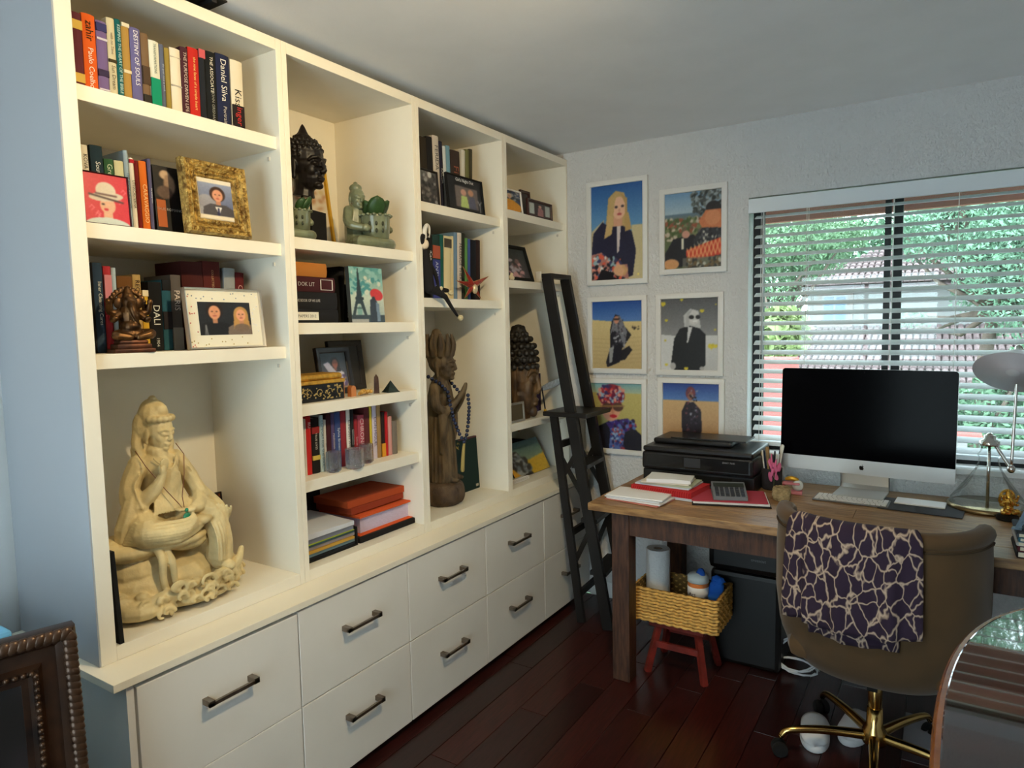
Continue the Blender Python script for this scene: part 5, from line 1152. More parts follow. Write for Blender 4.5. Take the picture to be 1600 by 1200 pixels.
p.el(.54, .25, .135, .115, (232, 186, 156)); p.poly([(.38, .36), (.36, .16), (.52, .09), (.46, .2), (.43, .36)], (200, 168, 112)); p.poly([(.7, .34), (.7, .16), (.56, .09), (.66, .22), (.66, .34)], (186, 150, 96)); p.poly([(.25, .56), (.34, .3), (.44, .36), (.4, .52)], (204, 172, 116)); p.poly([(.64, .34), (.72, .3), (.78, .48), (.66, .5)], (190, 156, 100))
p.el(.49, .24, .03, .012, (50, 40, 50)); p.el(.61, .235, .03, .012, (50, 40, 50)); p.el(.55, .275, .022, .02, (214, 160, 134)); p.el(.55, .315, .045, .013, (186, 84, 84))
p.poly([(0, .72), (.2, .7), (.5, .84), (.7, .84), (.72, 1), (.5, .94), (0, 1)], (176, 120, 110)); p.speck(0, .72, .6, 1, [(220, 96, 74), (232, 226, 220), (30, 30, 40), (150, 180, 190), (226, 150, 130), (60, 60, 100)], 150, .035, lambda u, v: v > .68+u*.2); p.poly([(.1, 1), (.2, .88), (.45, .92), (.4, 1)], (20, 18, 26)); p.el(.55, .9, .12, .06, (222, 170, 130)); p.line([(.62, .86), (.68, .9), (.64, .94)], .025, (206, 160, 110)); p.el(.9, .95, .02, .012, (240, 220, 120)); p.noise(.025)
wallpic('tall white framed photo of a blond woman in a navy top', .1237, .4667, 1.7219, 2.2667, p)
p = Pic(96, 112, (110, 150, 180), 2); p.vgrad(0, .28, (112, 150, 186), (170, 190, 200)); p.vgrad(.28, .36, (96, 120, 140), (110, 120, 110)); p.rect(0, .36, 1, 1, (92, 104, 70)); p.speck(0, .34, 1, .62, [(70, 90, 50), (120, 130, 90), (110, 90, 70), (196, 180, 160), (150, 84, 60), (80, 96, 60)], 260, .03); p.speck(.42, .0, 1, .3, [(70, 76, 74), (110, 116, 112), (150, 160, 164), (50, 54, 52)], 200, .03, lambda u, v: u > .45+v*.3)
p.el(.85, .24, .13, .09, (40, 38, 40)); p.poly([(.6, .4), (.72, .26), (.98, .26), (1, .5), (.9, .56), (.7, .54)], (206, 122, 78)); p.el(.84, .36, .13, .1, (216, 140, 96)); p.poly([(.5, .62), (.66, .48), (1, .5), (1, .86), (.5, .86), (.3, .8)], (48, 48, 54)); p.speck(.5, .5, 1, .8, [(200, 196, 180), (90, 90, 90), (30, 30, 34)], 70, .02)
p.poly([(.0, .8), (.16, .6), (.5, .56), (.56, .96), (.0, .98)], (30, 30, 36)); p.poly([(.38, .76), (.98, .62), (1, .84), (.4, .9)], (206, 64, 40))
for k in range(9): p.line([(.4+.07*k, .9-.012*k), (.47+.07*k, .72-.012*k)], .008, (240, 180, 120)); p.line([(.4+.07*k, .74-.012*k), (.47+.07*k, .9-.012*k)], .008, (240, 180, 120))
p.rect(.32, .86, 1, 1, (120, 116, 104), .7); p.speck(.4, .88, 1, 1, [(60, 60, 56), (190, 186, 170), (110, 90, 60)], 60, .03); p.el(.12, .93, .14, .07, (206, 150, 100)); p.rect(.3, .6, .34, .74, (220, 214, 190)); p.el(.38, .55, .07, .05, (206, 150, 130)); p.noise(.03)
wallpic('white framed photo of a person with a red cushion outdoors', .5313, .8677, 1.7571, 2.1803, p)
def desert(w, h, hz, sky, seed): p = Pic(w, h, SAND, seed); p.vgrad(0, hz, sky, (90, 130, 190)); p.vgrad(hz, 1, (214, 192, 138), (190, 166, 118)); return p
p = desert(96, 112, .30, (34, 76, 150), 3); p.poly([(0, .27), (.4, .3), (1, .32), (1, .4), (0, .4)], (212, 190, 136)); [p.line([(0, .55+.06*k), (.4, .57+.06*k), (1, .53+.06*k)], .006, (176, 150, 104), .5) for k in range(7)]
p.poly([(.45, .9), (.6, .72), (.74, .66), (.8, .72), (.66, .86)], (30, 26, 30)); p.poly([(.4, .3), (.47, .2), (.56, .22), (.66, .38), (.78, .5), (.66, .64), (.6, .7), (.55, .9), (.3, .98), (.28, .9), (.36, .7), (.36, .45)], (26, 24, 34)); p.poly([(.44, .24), (.56, .22), (.7, .45), (.64, .72), (.56, .5), (.42, .42), (.36, .52)], (120, 122, 130)); p.speck(.38, .25, .72, .66, [(60, 60, 70), (170, 170, 176), (90, 80, 90)], 70, .016, lambda u, v: abs(u-.54) < .03+v*.2); p.poly([(.34, .7), (.44, .66), (.4, .9), (.34, .92)], (150, 150, 150)); p.el(.49, .28, .05, .055, (206, 140, 110)); p.line([(.45, .27), (.53, .27)], .014, (20, 18, 20)); p.speck(.76, .38, .92, .42, [(40, 36, 36), (120, 100, 80)], 14, .014); p.noise(.03)
wallpic('white framed photo of a scarfed figure kneeling in desert sand', .1237, .4600, 1.2509, 1.6597, p)
p = Pic(96, 120, (110, 110, 112), 4); p.vgrad(0, .52, (86, 86, 88), (140, 140, 142)); p.vgrad(.52, 1, (206, 206, 206), (190, 190, 190)); p.poly([(0, .5), (.3, .52), (.3, 1), (0, 1)], (206, 206, 206)); p.poly([(.42, .42), (.4, .24), (.52, .15), (.66, .18), (.68, .3), (.7, .42)], (190, 190, 190))
p.poly([(.18, .94), (.24, .56), (.34, .42), (.5, .38), (.68, .42), (.78, .5), (.78, .92), (.7, 1), (.24, 1)], (24, 24, 26)); p.poly([(.48, .4), (.56, .4), (.48, .62), (.46, .62)], (206, 206, 206)); p.el(.58, .27, .095, .1, (206, 204, 202)); p.poly([(.44, .4), (.46, .2), (.56, .16), (.5, .24), (.5, .4)], (176, 176, 176)); p.el(.54, .265, .045, .028, (34, 34, 36)); p.el(.65, .265, .04, .028, (34, 34, 36)); p.el(.6, .32, .04, .014, (230, 230, 230)); p.el(.22, .94, .05, .05, (170, 168, 166)); p.el(.72, .97, .04, .03, (170, 168, 166))
for u, v, s in ((.04, .07, .05), (.37, .02, .03), (.72, .18, .04), (.1, .3, .03), (.95, .1, .015), (.88, .66, .06), (.95, .66, .04), (.45, .97, .04), (.08, .58, .02), (.1, .92, .03), (.94, .44, .02)): p.el(u-s*.4, v, s*.55, s*.5, (214, 196, 60)); p.el(u+s*.4, v, s*.55, s*.5, (206, 186, 50)); p.poly([(u-s*.8, v), (u+s*.8, v), (u, v+s*.9)], (214, 196, 60))
p.noise(.03); wallpic('white framed black and white photo with yellow hearts', .5114, .8531, 1.2487, 1.6599, p)
p = Pic(96, 112, (190, 180, 110), 5); p.vgrad(0, .15, (120, 170, 180), (176, 190, 160)); p.vgrad(.15, 1, (196, 182, 110), (176, 164, 96)); p.poly([(.05, 1), (.12, .68), (.4, .56), (.75, .6), (.98, .76), (1, 1)], (30, 28, 40)); p.poly([(.3, .6), (.5, .56), (.72, .52), (.9, .64), (.66, .74), (.4, .72)], (70, 50, 110)); p.poly([(.4, .68), (.68, .66), (.62, 1), (.36, 1)], (90, 110, 170)); p.speck(.36, .56, .86, .72, [(150, 40, 70), (60, 40, 120), (90, 120, 180), (40, 30, 60)], 60, .03); p.speck(.4, .7, .64, 1, [(150, 180, 210), (60, 70, 140), (170, 70, 70), (40, 40, 90)], 60, .025)
p.el(.4, .36, .19, .22, (222, 160, 130)); p.el(.41, .19, .26, .17, (150, 44, 54)); p.speck(.16, .04, .64, .32, [(206, 60, 60), (60, 50, 100), (222, 150, 130), (110, 30, 60), (150, 180, 200)], 120, .03, lambda u, v: ((u-.41)/.25)**2+((v-.18)/.16)**2 < 1); p.el(.33, .37, .1, .065, (90, 60, 50)); p.el(.54, .36, .1, .065, (90, 60, 50)); p.line([(.2, .36), (.66, .34)], .012, (160, 130, 80)); p.el(.45, .5, .07, .025, (190, 36, 50)); p.el(.44, .43, .03, .04, (206, 140, 110)); p.noise(.03)
wallpic('white framed close photo of a person in red headscarf and sunglasses', .1080, .4580, .815, 1.222, p)
p = desert(96, 112, .24, (40, 66, 140), 6); p.vgrad(.24, 1, (206, 170, 120), (180, 136, 96)); p.poly([(.45, 1), (.7, .84), (1, .9), (1, 1)], (40, 30, 36)); p.poly([(.36, .9), (.34, .4), (.42, .26), (.56, .26), (.68, .36), (.7, .6), (.66, .92)], (40, 34, 44)); p.el(.5, .14, .085, .09, (120, 60, 70)); p.el(.5, .18, .055, .06, (150, 100, 84)); p.speck(.4, .1, .66, .8, [(150, 150, 160), (80, 60, 80), (20, 18, 26), (110, 60, 70)], 80, .016, lambda u, v: abs(u-.52) < .1); p.noise(.03)
wallpic('white framed photo of a dark clad figure kneeling above the printer', .5210, .8600, .815, 1.233, p)

# ================================================================== LADDER
lb = M('black_ladder_wood', (20, 17, 16), .45, var=.35, scale=20, stretch=(1, 1, .2))
ld = thing('step_ladder', 'black folding wooden step ladder leaning in the corner', 'ladder', (.30, -.22, 0))
FL, FR, TL_, TR_ = Vector((.40, -.385, 0)), Vector((.36, -.06, 0)), Vector((.048, -.325, 1.757)), Vector((.048, -.128, 1.757))
def along(a, b, z): return a.lerp(b, z/(b.z))
for a, b in ((FL, TL_), (FR, TR_)): MB().bar(a-Vector((0, 0, -.004)), b, .024, .055, (1, 0, 0)).build('front_rail', lb, ld, world=True)
MB().bar(TL_+Vector((0, -.012, .008)), TR_+Vector((0, .012, .008)), .055, .022).build('top_rail', lb, ld, world=True)
RL, RR, QL, QR = Vector((.245, -.372, 0)), Vector((.225, -.075, 0)), Vector((.082, -.338, 1.05)), Vector((.082, -.115, 1.05))
for a, b in ((RL, QL), (RR, QR)): MB().bar(a-Vector((0, 0, -.004)), b, .022, .04, (1, 0, 0)).build('rear_rail', lb, ld, world=True)
zp = 1.062
MB().bbox(.035, .285, -.372, -.085, zp-.012, zp+.012, .004).build('platform', lb, ld, world=True)
for k, zz in enumerate((.80, .53, .27)):
    a, b = along(FL, TL_, zz), along(FR, TR_, zz); MB().bar(a+Vector((-.01, .01, 0)), b+Vector((-.01, -.01, 0)), .085, .02).build('tread', lb, ld, world=True)
for zz in (.9, .45, .14):
    a, b = RL.lerp(QL, zz/1.05), RR.lerp(QR, zz/1.05); MB().bar(a, b, .016, .035).build('rear_brace', lb, ld, world=True)
for s, (A, B, C_, D) in ((0, (FL, TL_, RL, QL)), (1, (FR, TR_, RR, QR))):
    MB().bar(along(A, B, .88), C_.lerp(D, .70), .008, .024).build('folding_brace', lb, ld, world=True)
    MB().bar(along(A, B, .62), C_.lerp(D, .82), .008, .024).build('folding_brace', lb, ld, world=True)
    MB().bar(along(A, B, .50), C_.lerp(D, .28), .008, .024).build('folding_brace', lb, ld, world=True)

# ================================================================== DESK
dw = [M('worn_oak_%d' % i, c, .38, col2=d_, scale=7, stretch=(1.6, 16, 10), bump=.12, bscale=40) for i, (c, d_) in enumerate([((172, 134, 88), (120, 88, 56)), ((158, 122, 80), (112, 82, 54)), ((184, 146, 98), (132, 98, 64))])]
dl = M('dark_desk_leg', (84, 54, 38), .5, col2=(52, 32, 24), scale=9, stretch=(10, 10, 1.2), bump=.25, bscale=40)
D0, D1, DY0, DY1, DZ = .503, 2.30, -.822, -.022, .7605
dk = thing('desk', 'large worn wooden plank desk below the window', 'desk', (1.4, -.42, 0))
n = 6; pw_ = (DY1-DY0)/n
rs_ = random.Random(12)
for i in range(n):
    a = DY0+i*pw_; cut = D0+(D1-D0)*rs_.uniform(.35, .65)
    for x0, x1 in ((D0+rs_.uniform(0, .004), cut), (cut+.0008, D1)):
        MB().bbox(x0, x1, a+.0004, a+pw_-.0004, DZ-.032, DZ-rs_.uniform(0, .0006), .0035 if i in (0, n-1) else .0012).build('plank', dw[rs_.randrange(3)], dk, world=True)
lx0 = .605
for x, y in ((lx0, DY0+.022), (lx0, DY1-.10), (D1-.17, DY0+.022), (D1-.17, DY1-.10)):
    MB().bbox(x, x+.078, y, y+.078, 0, DZ-.0325, .004).build('leg', dl, dk, world=True)
MB().box(lx0+.078, D1-.17, DY0+.03, DY0+.052, DZ-.125, DZ-.0325).build('apron', dl, dk, world=True); MB().box(lx0+.078, D1-.17, DY1-.05, DY1-.03, DZ-.125, DZ-.0325).build('apron', dl, dk, world=True)
MB().box(lx0+.01, lx0+.032, DY0+.1, DY1-.1, DZ-.125, DZ-.0325).build('apron', dl, dk, world=True); MB().box(D1-.125, D1-.103, DY0+.1, DY1-.1, DZ-.125, DZ-.0325).build('apron', dl, dk, world=True)
ZD = DZ+.0008
# monitor
alum = M('aluminium', (206, 206, 204), .32, .55); scr = M('black_screen', (3, 3, 5), .15, spec=.05)
mo = thing('desktop_monitor', 'silver all in one computer with a black screen on the desk', 'computer', (1.482, -.175, ZD), (0, 0, math.radians(-6)))
zb = .090; zt_ = .540; hw = .336
td = Matrix.Translation((0, 0, zb)) @ Matrix.Rotation(math.radians(-2), 4, 'X')
def rrect(w0, w1, z0, z1, r, top=True, bot=True, n=5):
    P_ = []
    for cx, cz, a0, on in ((w1-r, z1-r, 0, top), (w0+r, z1-r, 90, top), (w0+r, z0+r, 180, bot), (w1-r, z0+r, 270, bot)):
        if on: P_ += [(cx+r*math.cos(math.radians(a0+90*k/n)), cz+r*math.sin(math.radians(a0+90*k/n))) for k in range(n+1)]
        else: P_.append((cx+(r if cx > 0 else -r), cz+(r if cz > (z0+z1)/2 else -r)))
    return P_
RZ = Matrix.Rotation(-PI/2, 4, 'Z')   # prism x->-y : front face toward -y
ch_ = .062
MB().prism(rrect(-hw, hw, 0, zt_-zb, .014), .012, td @ RZ).build('housing', alum, mo)
MB().prism(rrect(-hw+.0006, hw-.0006, ch_, zt_-zb-.0006, .013, True, False), .0012, td @ Matrix.Translation((0, -.0014, 0)) @ RZ).build('screen', scr, mo)
MB().grid(lambda u, v: td @ Vector(((u-.5)*2*hw*.97, .012+.035*(1-(2*u-1)**4)*(1-(2*v-1)**4), .004+v*(zt_-zb-.008))), 12, 10).build('back_shell', alum, mo, True)
ap = [(0, -.42), (.14, -.5), (.3, -.42), (.42, -.2), (.46, -.02), (.36, .02), (.30, .14), (.34, .28), (.44, .34), (.34, .44), (.2, .48), (.04, .40), (-.06, .40), (-.22, .48), (-.36, .44), (-.48, .28), (-.5, .06), (-.44, -.2), (-.3, -.42), (-.14, -.5)]
lg = [(.02, .52), (.06, .64), (.2, .76), (.2, .62), (.12, .54)]
k_ = .019; mlt = td @ Matrix.Translation((0, -.0006, ch_*.48)) @ RZ
MB().prism([(a*k_, b*k_) for a, b in ap], .0004, mlt).prism([(a*k_, b*k_) for a, b in lg], .0004, mlt).build('logo', C(16, 16, 18, 30), mo)
MB().tube([td @ Vector((0, -.0030, zt_-zb-.012)), td @ Vector((0, -.0026, zt_-zb-.012))], .0022, 8).build('camera_lens', C(26, 28, 34, 20), mo)
m = MB(); ft_ = [(-.095, .0), (-.09, .006), (.06, .010), (.078, .03), (.062, .10), (.046, .16), (.042, .20)]
prof2 = [(y, z_+.006) for y, z_ in ft_][::-1]
vs_ = []
for sx in (-.095, .095):
    for y, z_ in ft_: vs_.append((sx, y, z_))
    for y, z_ in prof2: vs_.append((sx, y+.004, z_))
q_ = 2*len(ft_); m.add(vs_, [(i, (i+1) % q_, q_+(i+1) % q_, q_+i) for i in range(q_)]+[tuple(range(q_))[::-1], tuple(range(q_, 2*q_))]); m.build('stand', alum, mo, 'auto')
# keyboard, trackpad, mat
def onD(px, py): p_ = onz(px, py, ZD); return p_[0], p_[1]
kx, ky = onD(1330, 783)
kb = thing('keyboard', 'slim white wireless keyboard in front of the monitor', 'keyboard', (kx, ky, ZD), (0, 0, math.radians(-3)))
MB().bbox(-.14, .14, -.057, .057, 0, .007, .002).build('base', M('keyboard_base', (120, 122, 126), .4, .3), kb)
m = MB()
for r_ in range(6):
    c0 = -.134
    ws = [[.0192]*14, [.0192]*14, [.0192]*14, [.026]+[.0192]*11+[.032], [.034]+[.0192]*10+[.043], [.019, .019, .019, .024, .10, .024, .019, .019, .019]][r_]
    k_ = .268/sum(ws)
    for w_ in ws: m.box(c0+.0016, c0+w_*k_-.0016, .050-.0175*(r_+1)+.0018+.002, .050-.0175*r_-.0018+.002, .007, .0098); c0 += w_*k_
m.build('keys', C(236, 236, 236, 45), kb)
x, y = onD(1440, 794); mt_ = MB().bbox(-.155, .13, -.095, .10, 0, .004, .0015).build('desk_mat', M('grey_felt', (70, 72, 78), .9, bump=.3, bscale=400)); mt_.location = (x+.012, y, ZD); mt_.rotation_euler = (0, 0, math.radians(-5)); tag(mt_, 'dark grey felt mat under the white trackpad', 'mat')
x, y = onD(1438, 789); tp = thing('trackpad', 'white flat trackpad on the grey felt mat', 'trackpad', (x, y, ZD+.0046), (0, 0, math.radians(-4))); MB().bbox(-.088, .088, -.05, .05, 0, .006, .002).build('base', alum, tp); MB().box(-.086, .086, -.048, .048, .006, .0068).build('glass', C(238, 238, 240, 25), tp)
# printer
pb = M('printer_black', (22, 22, 25), .35); pg = M('printer_gloss', (12, 12, 14), .12)
X0, X1, Y0, Y1, H = .575, 1.085, -.385, -.05, .205
pr = thing('inkjet_printer', 'black inkjet printer on the left of the desk', 'printer', ((X0+X1)/2, (Y0+Y1)/2, ZD))
hx, hy = (X1-X0)/2, (Y1-Y0)/2
MB().bbox(-hx, hx, -hy+.02, hy, 0, .07, .006).build('lower_body', pb, pr); MB().bbox(-hx, hx, -hy, hy, .072, .155, .014).build('upper_body', pb, pr)
MB().bbox(-hx+.004, hx-.004, -hy+.006, hy, .156, .18, .008).build('scanner_lid', pb, pr); m = MB().bbox(-hx+.02, hx-.12, -hy+.10, hy-.01, .180, H, .010); m.build('document_feeder', pb, pr)
MB().bbox(-hx+.10, hx-.06, -hy+.12, hy-.04, H, H+.006, .002).build('feeder_tray', pb, pr)
MB().box(-hx+.02, hx-.02, -hy-.0015, -hy+.001, .09, .145).build('control_panel', pg, pr); MB().box(-.05, .025, -hy-.003, -hy-.0012, .098, .140).build('touch_screen', C(52, 54, 58, 20), pr)
MB().box(-.16, .16, -hy+.018, -hy+.022, .012, .06).build('paper_slot', C(6, 6, 7, 60), pr); MB().bbox(-.14, .14, -hy-.03, -hy+.06, .008, .016, .003).build('output_tray', pb, pr)
text(pr, 'ENVY 7640', (.15, -hy-.0017, .132), (1, 0, 0), (0, 0, 1), .06, .008, C(150, 150, 154), 'model_lettering')
# papers, notebook stack, folder, calculator
white = M('white_paper', (226, 226, 228), .8)
def desk_slab(label, name, cat, c, w_, d_, z0, th, mat, rz, wav=0.0, group=None): return slab(label, name, cat, c[0]-w_/2, c[0]+w_/2, c[1]-d_/2, c[1]+d_/2, z0, z0+th, mat, rz, group, wav)
zz = ZD; c = (.68, -.672)
for k, (col, th) in enumerate([((196, 120, 110), .004), ((222, 222, 226), .006), ((206, 212, 224), .005), ((232, 232, 234), .006)]):
    desk_slab(['thin pink envelope lowest in the desk corner pile', 'white envelopes second in the desk corner pile', 'pale blue envelope third in the desk corner pile', 'white letter on top of the desk corner pile'][k], 'envelope', 'envelope', (c[0]+.008*(k % 2)-.004*k, c[1]+.006*k), .25, .16, zz, th, C(*col, 75), math.radians(-8+3*k), 0, 'pile of envelopes'); zz += th+.0006
c = (.755, -.50); zz = ZD
desk_slab('blue grey papers under the red notebook', 'paper_stack', 'papers', c, .30, .20, zz, .012, C(200, 208, 220, 80), math.radians(-6)); zz += .0126
nb = thing('spiral_notebook', 'thick red spiral notebook in the pile beside the printer', 'notebook', (c[0], c[1], zz), (0, 0, math.radians(-6)))
MB().bbox(-.14, .14, -.10, .10, 0, .024, .002).build('pages', C(214, 200, 196, 80), nb); MB().box(-.142, .142, -.102, .102, .024, .026).build('cover', C(190, 34, 40, 45), nb); MB().box(-.142, .142, -.102, .102, -.0004, .0008).build('cover', C(190, 34, 40, 45), nb)
MB().box(-.14, .14, -.1012, -.0995, .001, .024).build('spine_strip', C(170, 30, 36, 60), nb); MB().box(.1395, .1412, -.10, .10, .001, .024).build('edge_strip', C(196, 50, 56, 60), nb)
cl_ = None
for k in range(26):
    if cl_ is None: cl_ = MB().tube([(0, -.100+.010*math.cos(a), .0125+.0135*math.sin(a)) for a in np.linspace(0, 6.28, 10)], .0012, 5).build('coil', C(200, 60, 60, 35), nb); o = cl_
    else: o = clone(cl_, nb)
    o.location = (-.13+k*.0104, 0, 0)
zz += .0268
for k, (col, th) in enumerate([((206, 214, 226), .006), ((176, 182, 160), .006), ((222, 216, 206), .005), ((228, 230, 232), .014)]):
    desk_slab(['pale blue sheets lying on the red notebook', 'green grey leaflet on the red notebook', 'cream sheets on the red notebook', 'bulging white papers on top of the red notebook'][k], 'paper_stack', 'papers', (c[0]-.01+.012*(k % 2), c[1]+.012-.004*k), .25-.02*k, .17-.01*k, zz, th, C(*col, 78), math.radians(-4+5*k), .0035 if k == 3 else 0, 'papers on the red notebook'); zz += th+.0008
c = (1.01, -.50); zz = ZD
pfm = C(176, 60, 78, 60)
desk_slab('black folder under the pink folder', 'folder', 'folder', (c[0]+.01, c[1]-.012), .31, .21, zz, .004, C(30, 26, 30, 60), math.radians(17)); zz += .0046
desk_slab('white sheets between black and pink folders', 'paper_stack', 'papers', (c[0]+.006, c[1]), .30, .21, zz, .008, white, math.radians(17)); zz += .0086
desk_slab('pink folder under the calculator', 'folder', 'folder', c, .30, .21, zz, .004, pfm, math.radians(17)); zz += .0046
x, y = onz(1139, 768, zz+.02)[:2]
ca = thing('calculator', 'grey desk calculator lying on the pink folder', 'calculator', (x, y, zz+.0006), (0, 0, math.radians(20)))
wedge = [(-.075, .0), (.075, 0), (.085, .042), (.06, .046), (-.075, .014)]
vs_ = [(sx*.068, y_, z_) for sx in (-1, 1) for y_, z_ in wedge]; MB().add(vs_, [(4, 3, 2, 1, 0), (5, 6, 7, 8, 9)]+[(i, (i+1) % 5, 5+(i+1) % 5, 5+i) for i in range(5)]).build('case', C(112, 116, 122, 40), ca)
sl_ = math.atan2(.032, .135)
fm = Matrix.Translation((0, -.075, .0142)) @ Matrix.Rotation(sl_, 4, 'X')
MB().box(-.062, .062, .092, .128, 0, .0012, fm).build('display', C(44, 52, 50, 20), ca)
ky_ = None
for r_ in range(5):
    for k in range(6):
        if ky_ is None: ky_ = MB().bbox(-.0075, .0075, -.006, .006, 0, .005, .0015).build('key', C(56, 60, 70, 40), ca); o = ky_
        else: o = clone(ky_, ca)
        o.matrix_local = fm @ Matrix.Translation((-.051+.0204*k, .012+.0165*r_, 0))
# pen cup, flowers, woven bowl, tape holder
x, y = 1.072, -.215
pc = thing('pen_cup', 'dark round pen cup stuffed with pens beside the printer', 'cup', (x+.055, y, ZD)); x += .055
MB().lathe([(.040, 0), (.042, .004), (.044, .095), (.041, .095), (.039, .006), (0, .005)], 24).build('cup', C(44, 40, 44, 45), pc, True)
rs_ = random.Random(8)
for k, col in enumerate([(220, 218, 206), (30, 40, 70), (40, 44, 60), (190, 170, 120), (230, 226, 214), (24, 30, 50), (150, 120, 80), (60, 60, 66), (206, 206, 210)]):
    a = k*.7+rs_.random(); b0 = Vector((.02*math.cos(a), .02*math.sin(a), .007)); tp_ = Vector((.042*math.cos(a), .042*math.sin(a), .15+rs_.uniform(0, .045)))
    o = MB().limb([b0, b0.lerp(tp_, .6), tp_], [.0042, .0045, .0035 if k % 3 else .009], 8, 2).build('pen', C(*col, 40), None, True); o.location = (x, y, ZD)
    tag(o, ['white marker in the pen cup', 'navy pen leaning in the pen cup', 'slate pen in the pen cup', 'tan pencil in the pen cup', 'ivory wide handled tool in the pen cup', 'dark navy pen in the pen cup', 'brown pencil in the pen cup', 'grey brush in the pen cup', 'silver pen in the pen cup'][k], 'pen', 'pens in the cup')
def blossom(label, loc, n_, col, sc, seed):
    rs_ = random.Random(seed); t_ = thing('silk_flowers', label, 'flowers', loc)
    MB().limb([(0, 0, 0), (.004, 0, .02*sc), (0, .004, .045*sc)], [.002, .0016, .0012], 6).build('stem', C(70, 90, 50), t_, True)
    pt = None
    for k in range(n_):
        if pt is None: pt = MB().ell((0, 0, .012), (.004, .008, .013), 8, 6).build('petal', col, t_, True); o = pt
        else: o = clone(pt, t_)
        o.location = (rs_.uniform(-.02, .02)*sc, rs_.uniform(-.02, .02)*sc, (.03+rs_.uniform(-.01, .012))*sc); o.rotation_euler = (rs_.uniform(-1.3, 1.3), rs_.uniform(-1.3, 1.3), rs_.uniform(0, 3))
blossom('pink silk flowers tucked against the pen cup', (x+.016, y-.052, ZD+.062), 12, C(222, 110, 150, 60), 1.0, 2)
for o_ in bpy.data.objects:
    if o_.name.startswith('silk_flowers'): o_.location.z = ZD
bpy.data.objects['silk_flowers'].scale = (1, 1, 2.6)
fx, fy = onD(1196, 760); blossom('dark pink silk flowers lying beside the calculator', (fx, fy, ZD), 14, C(170, 70, 96, 60), 1.1, 3)
x, y = onD(1221, 781); wb = thing('woven_bowl', 'little round woven straw pot in front of the pink stapler', 'pot', (x, y, ZD))
straw = M('woven_straw', (166, 146, 108), .8, var=.25, scale=60)
for k in range(8): r_ = .034*(1-.12*((k-3.5)/3.5)**2); MB().tube([(r_*math.cos(a), r_*math.sin(a), .005+.0066*k+.0012*math.sin(12*a+k*PI)) for a in np.linspace(0, 2*PI, 49)[:-1]], .0042, 6, True).build('woven_coil', straw, wb, True)
MB().lathe([(.0, .001), (.03, .001), (.03, .004), (0, .004)], 20).build('bottom', straw, wb)
x, y = onD(1232, 772); tpd = thing('tape_dispenser', 'pink desk tape holder behind the straw pot', 'tape holder', (x+.012, y+.02, ZD), (0, 0, .12)); pk = C(206, 130, 140, 35)
MB().bbox(-.04, .04, -.022, .022, 0, .014, .003).build('base', pk, tpd); MB().bbox(-.04, .03, -.018, .018, .040, .050, .003).build('top_plate', pk, tpd); MB().bbox(-.04, -.03, -.018, .018, .014, .040, .002).build('upright', C(150, 40, 60, 35), tpd); MB().lathe([(.010, -.011), (.022, -.011), (.022, .011), (.010, .011)], 20, Matrix.Translation((.022, 0, .038)) @ Matrix.Rotation(PI/2, 4, 'X')).build('tape_roll', M('clear_tape', (206, 210, 206), .2), tpd, True)
o = MB().limb([(-.02, 0, 0), (0, 0, .004), (.022, 0, 0)], [.008, .011, .008]).build('gold_clip', M('gilt_frame'), None, True); o.location = (x+.008, y+.022, ZD+.0625); tag(o, 'gold rounded clip resting on the pink tape holder', 'clip')
# desk lamp with glass base
chrome = M('chrome', (210, 206, 200), .08, 1.0); lx, ly = 1.925, -.165
la = thing('desk_lamp', 'chrome desk lamp with a clear glass flask base and grey shade', 'lamp', (lx, ly, ZD))
MB().lathe([(0, 0), (.135, 0), (.138, .006), (.135, .016), (.125, .02), (0, .02)], 40).build('base_plate', M('bronze_plate', (150, 128, 92), .25, .9), la, True)
clear = bpy.data.materials.new('clear_glass'); clear.use_nodes = True; nt = clear.node_tree
for n_ in list(nt.nodes): nt.nodes.remove(n_)
ot = nt.nodes.new('ShaderNodeOutputMaterial'); mx = nt.nodes.new('ShaderNodeMixShader'); tr = nt.nodes.new('ShaderNodeBsdfTransparent'); g_ = nt.nodes.new('ShaderNodeBsdfGlossy'); fr = nt.nodes.new('ShaderNodeLayerWeight')
tr.inputs[0].default_value = (.95, .97, .97, 1); g_.inputs['Roughness'].default_value = .03; fr.inputs['Blend'].default_value = .12
mu = nt.nodes.new('ShaderNodeMath'); mu.operation = 'MULTIPLY'; mu.inputs[1].default_value = .6; nt.links.new(fr.outputs['Fresnel'], mu.inputs[0]); nt.links.new(mu.outputs[0], mx.inputs[0]); nt.links.new(tr.outputs[0], mx.inputs[1]); nt.links.new(g_.outputs[0], mx.inputs[2]); nt.links.new(mx.outputs[0], ot.inputs[0])
MB().lathe([(.128, .021), (.124, .035), (.10, .07), (.07, .115), (.045, .155), (.034, .185), (.033, .20), (.038, .208), (.036, .22), (.030, .225), (.030, .25)], 40).build('glass_flask', clear, la, True)
MB().tube([(0, 0, .02), (0, 0, .255)], .006, 10).build('inner_rod', chrome, la, True)
MB().lathe([(.034, .25), (.036, .256), (.034, .268), (.02, .275), (.02, .29), (.0, .292)], 20).build('cap', chrome, la, True)
def LV(px, py, yy): return Vector(ony(px, py, yy))-Vector((lx, ly, ZD))
j0 = Vector((0, 0, .285)); j1 = LV(1580, 733, -.20); j2 = LV(1592, 545, -.15)
MB().limb([j0, j0.lerp(j1, .5), j1], .0065, 10).build('lower_arm', chrome, la, True); MB().limb([j1, j1.lerp(j2, .5), j2], .0055, 10).build('upper_arm', chrome, la, True)
for J in (j0, j1, j2): MB().ell(J, (.014, .016, .016), 12, 8).build('joint', chrome, la, True)
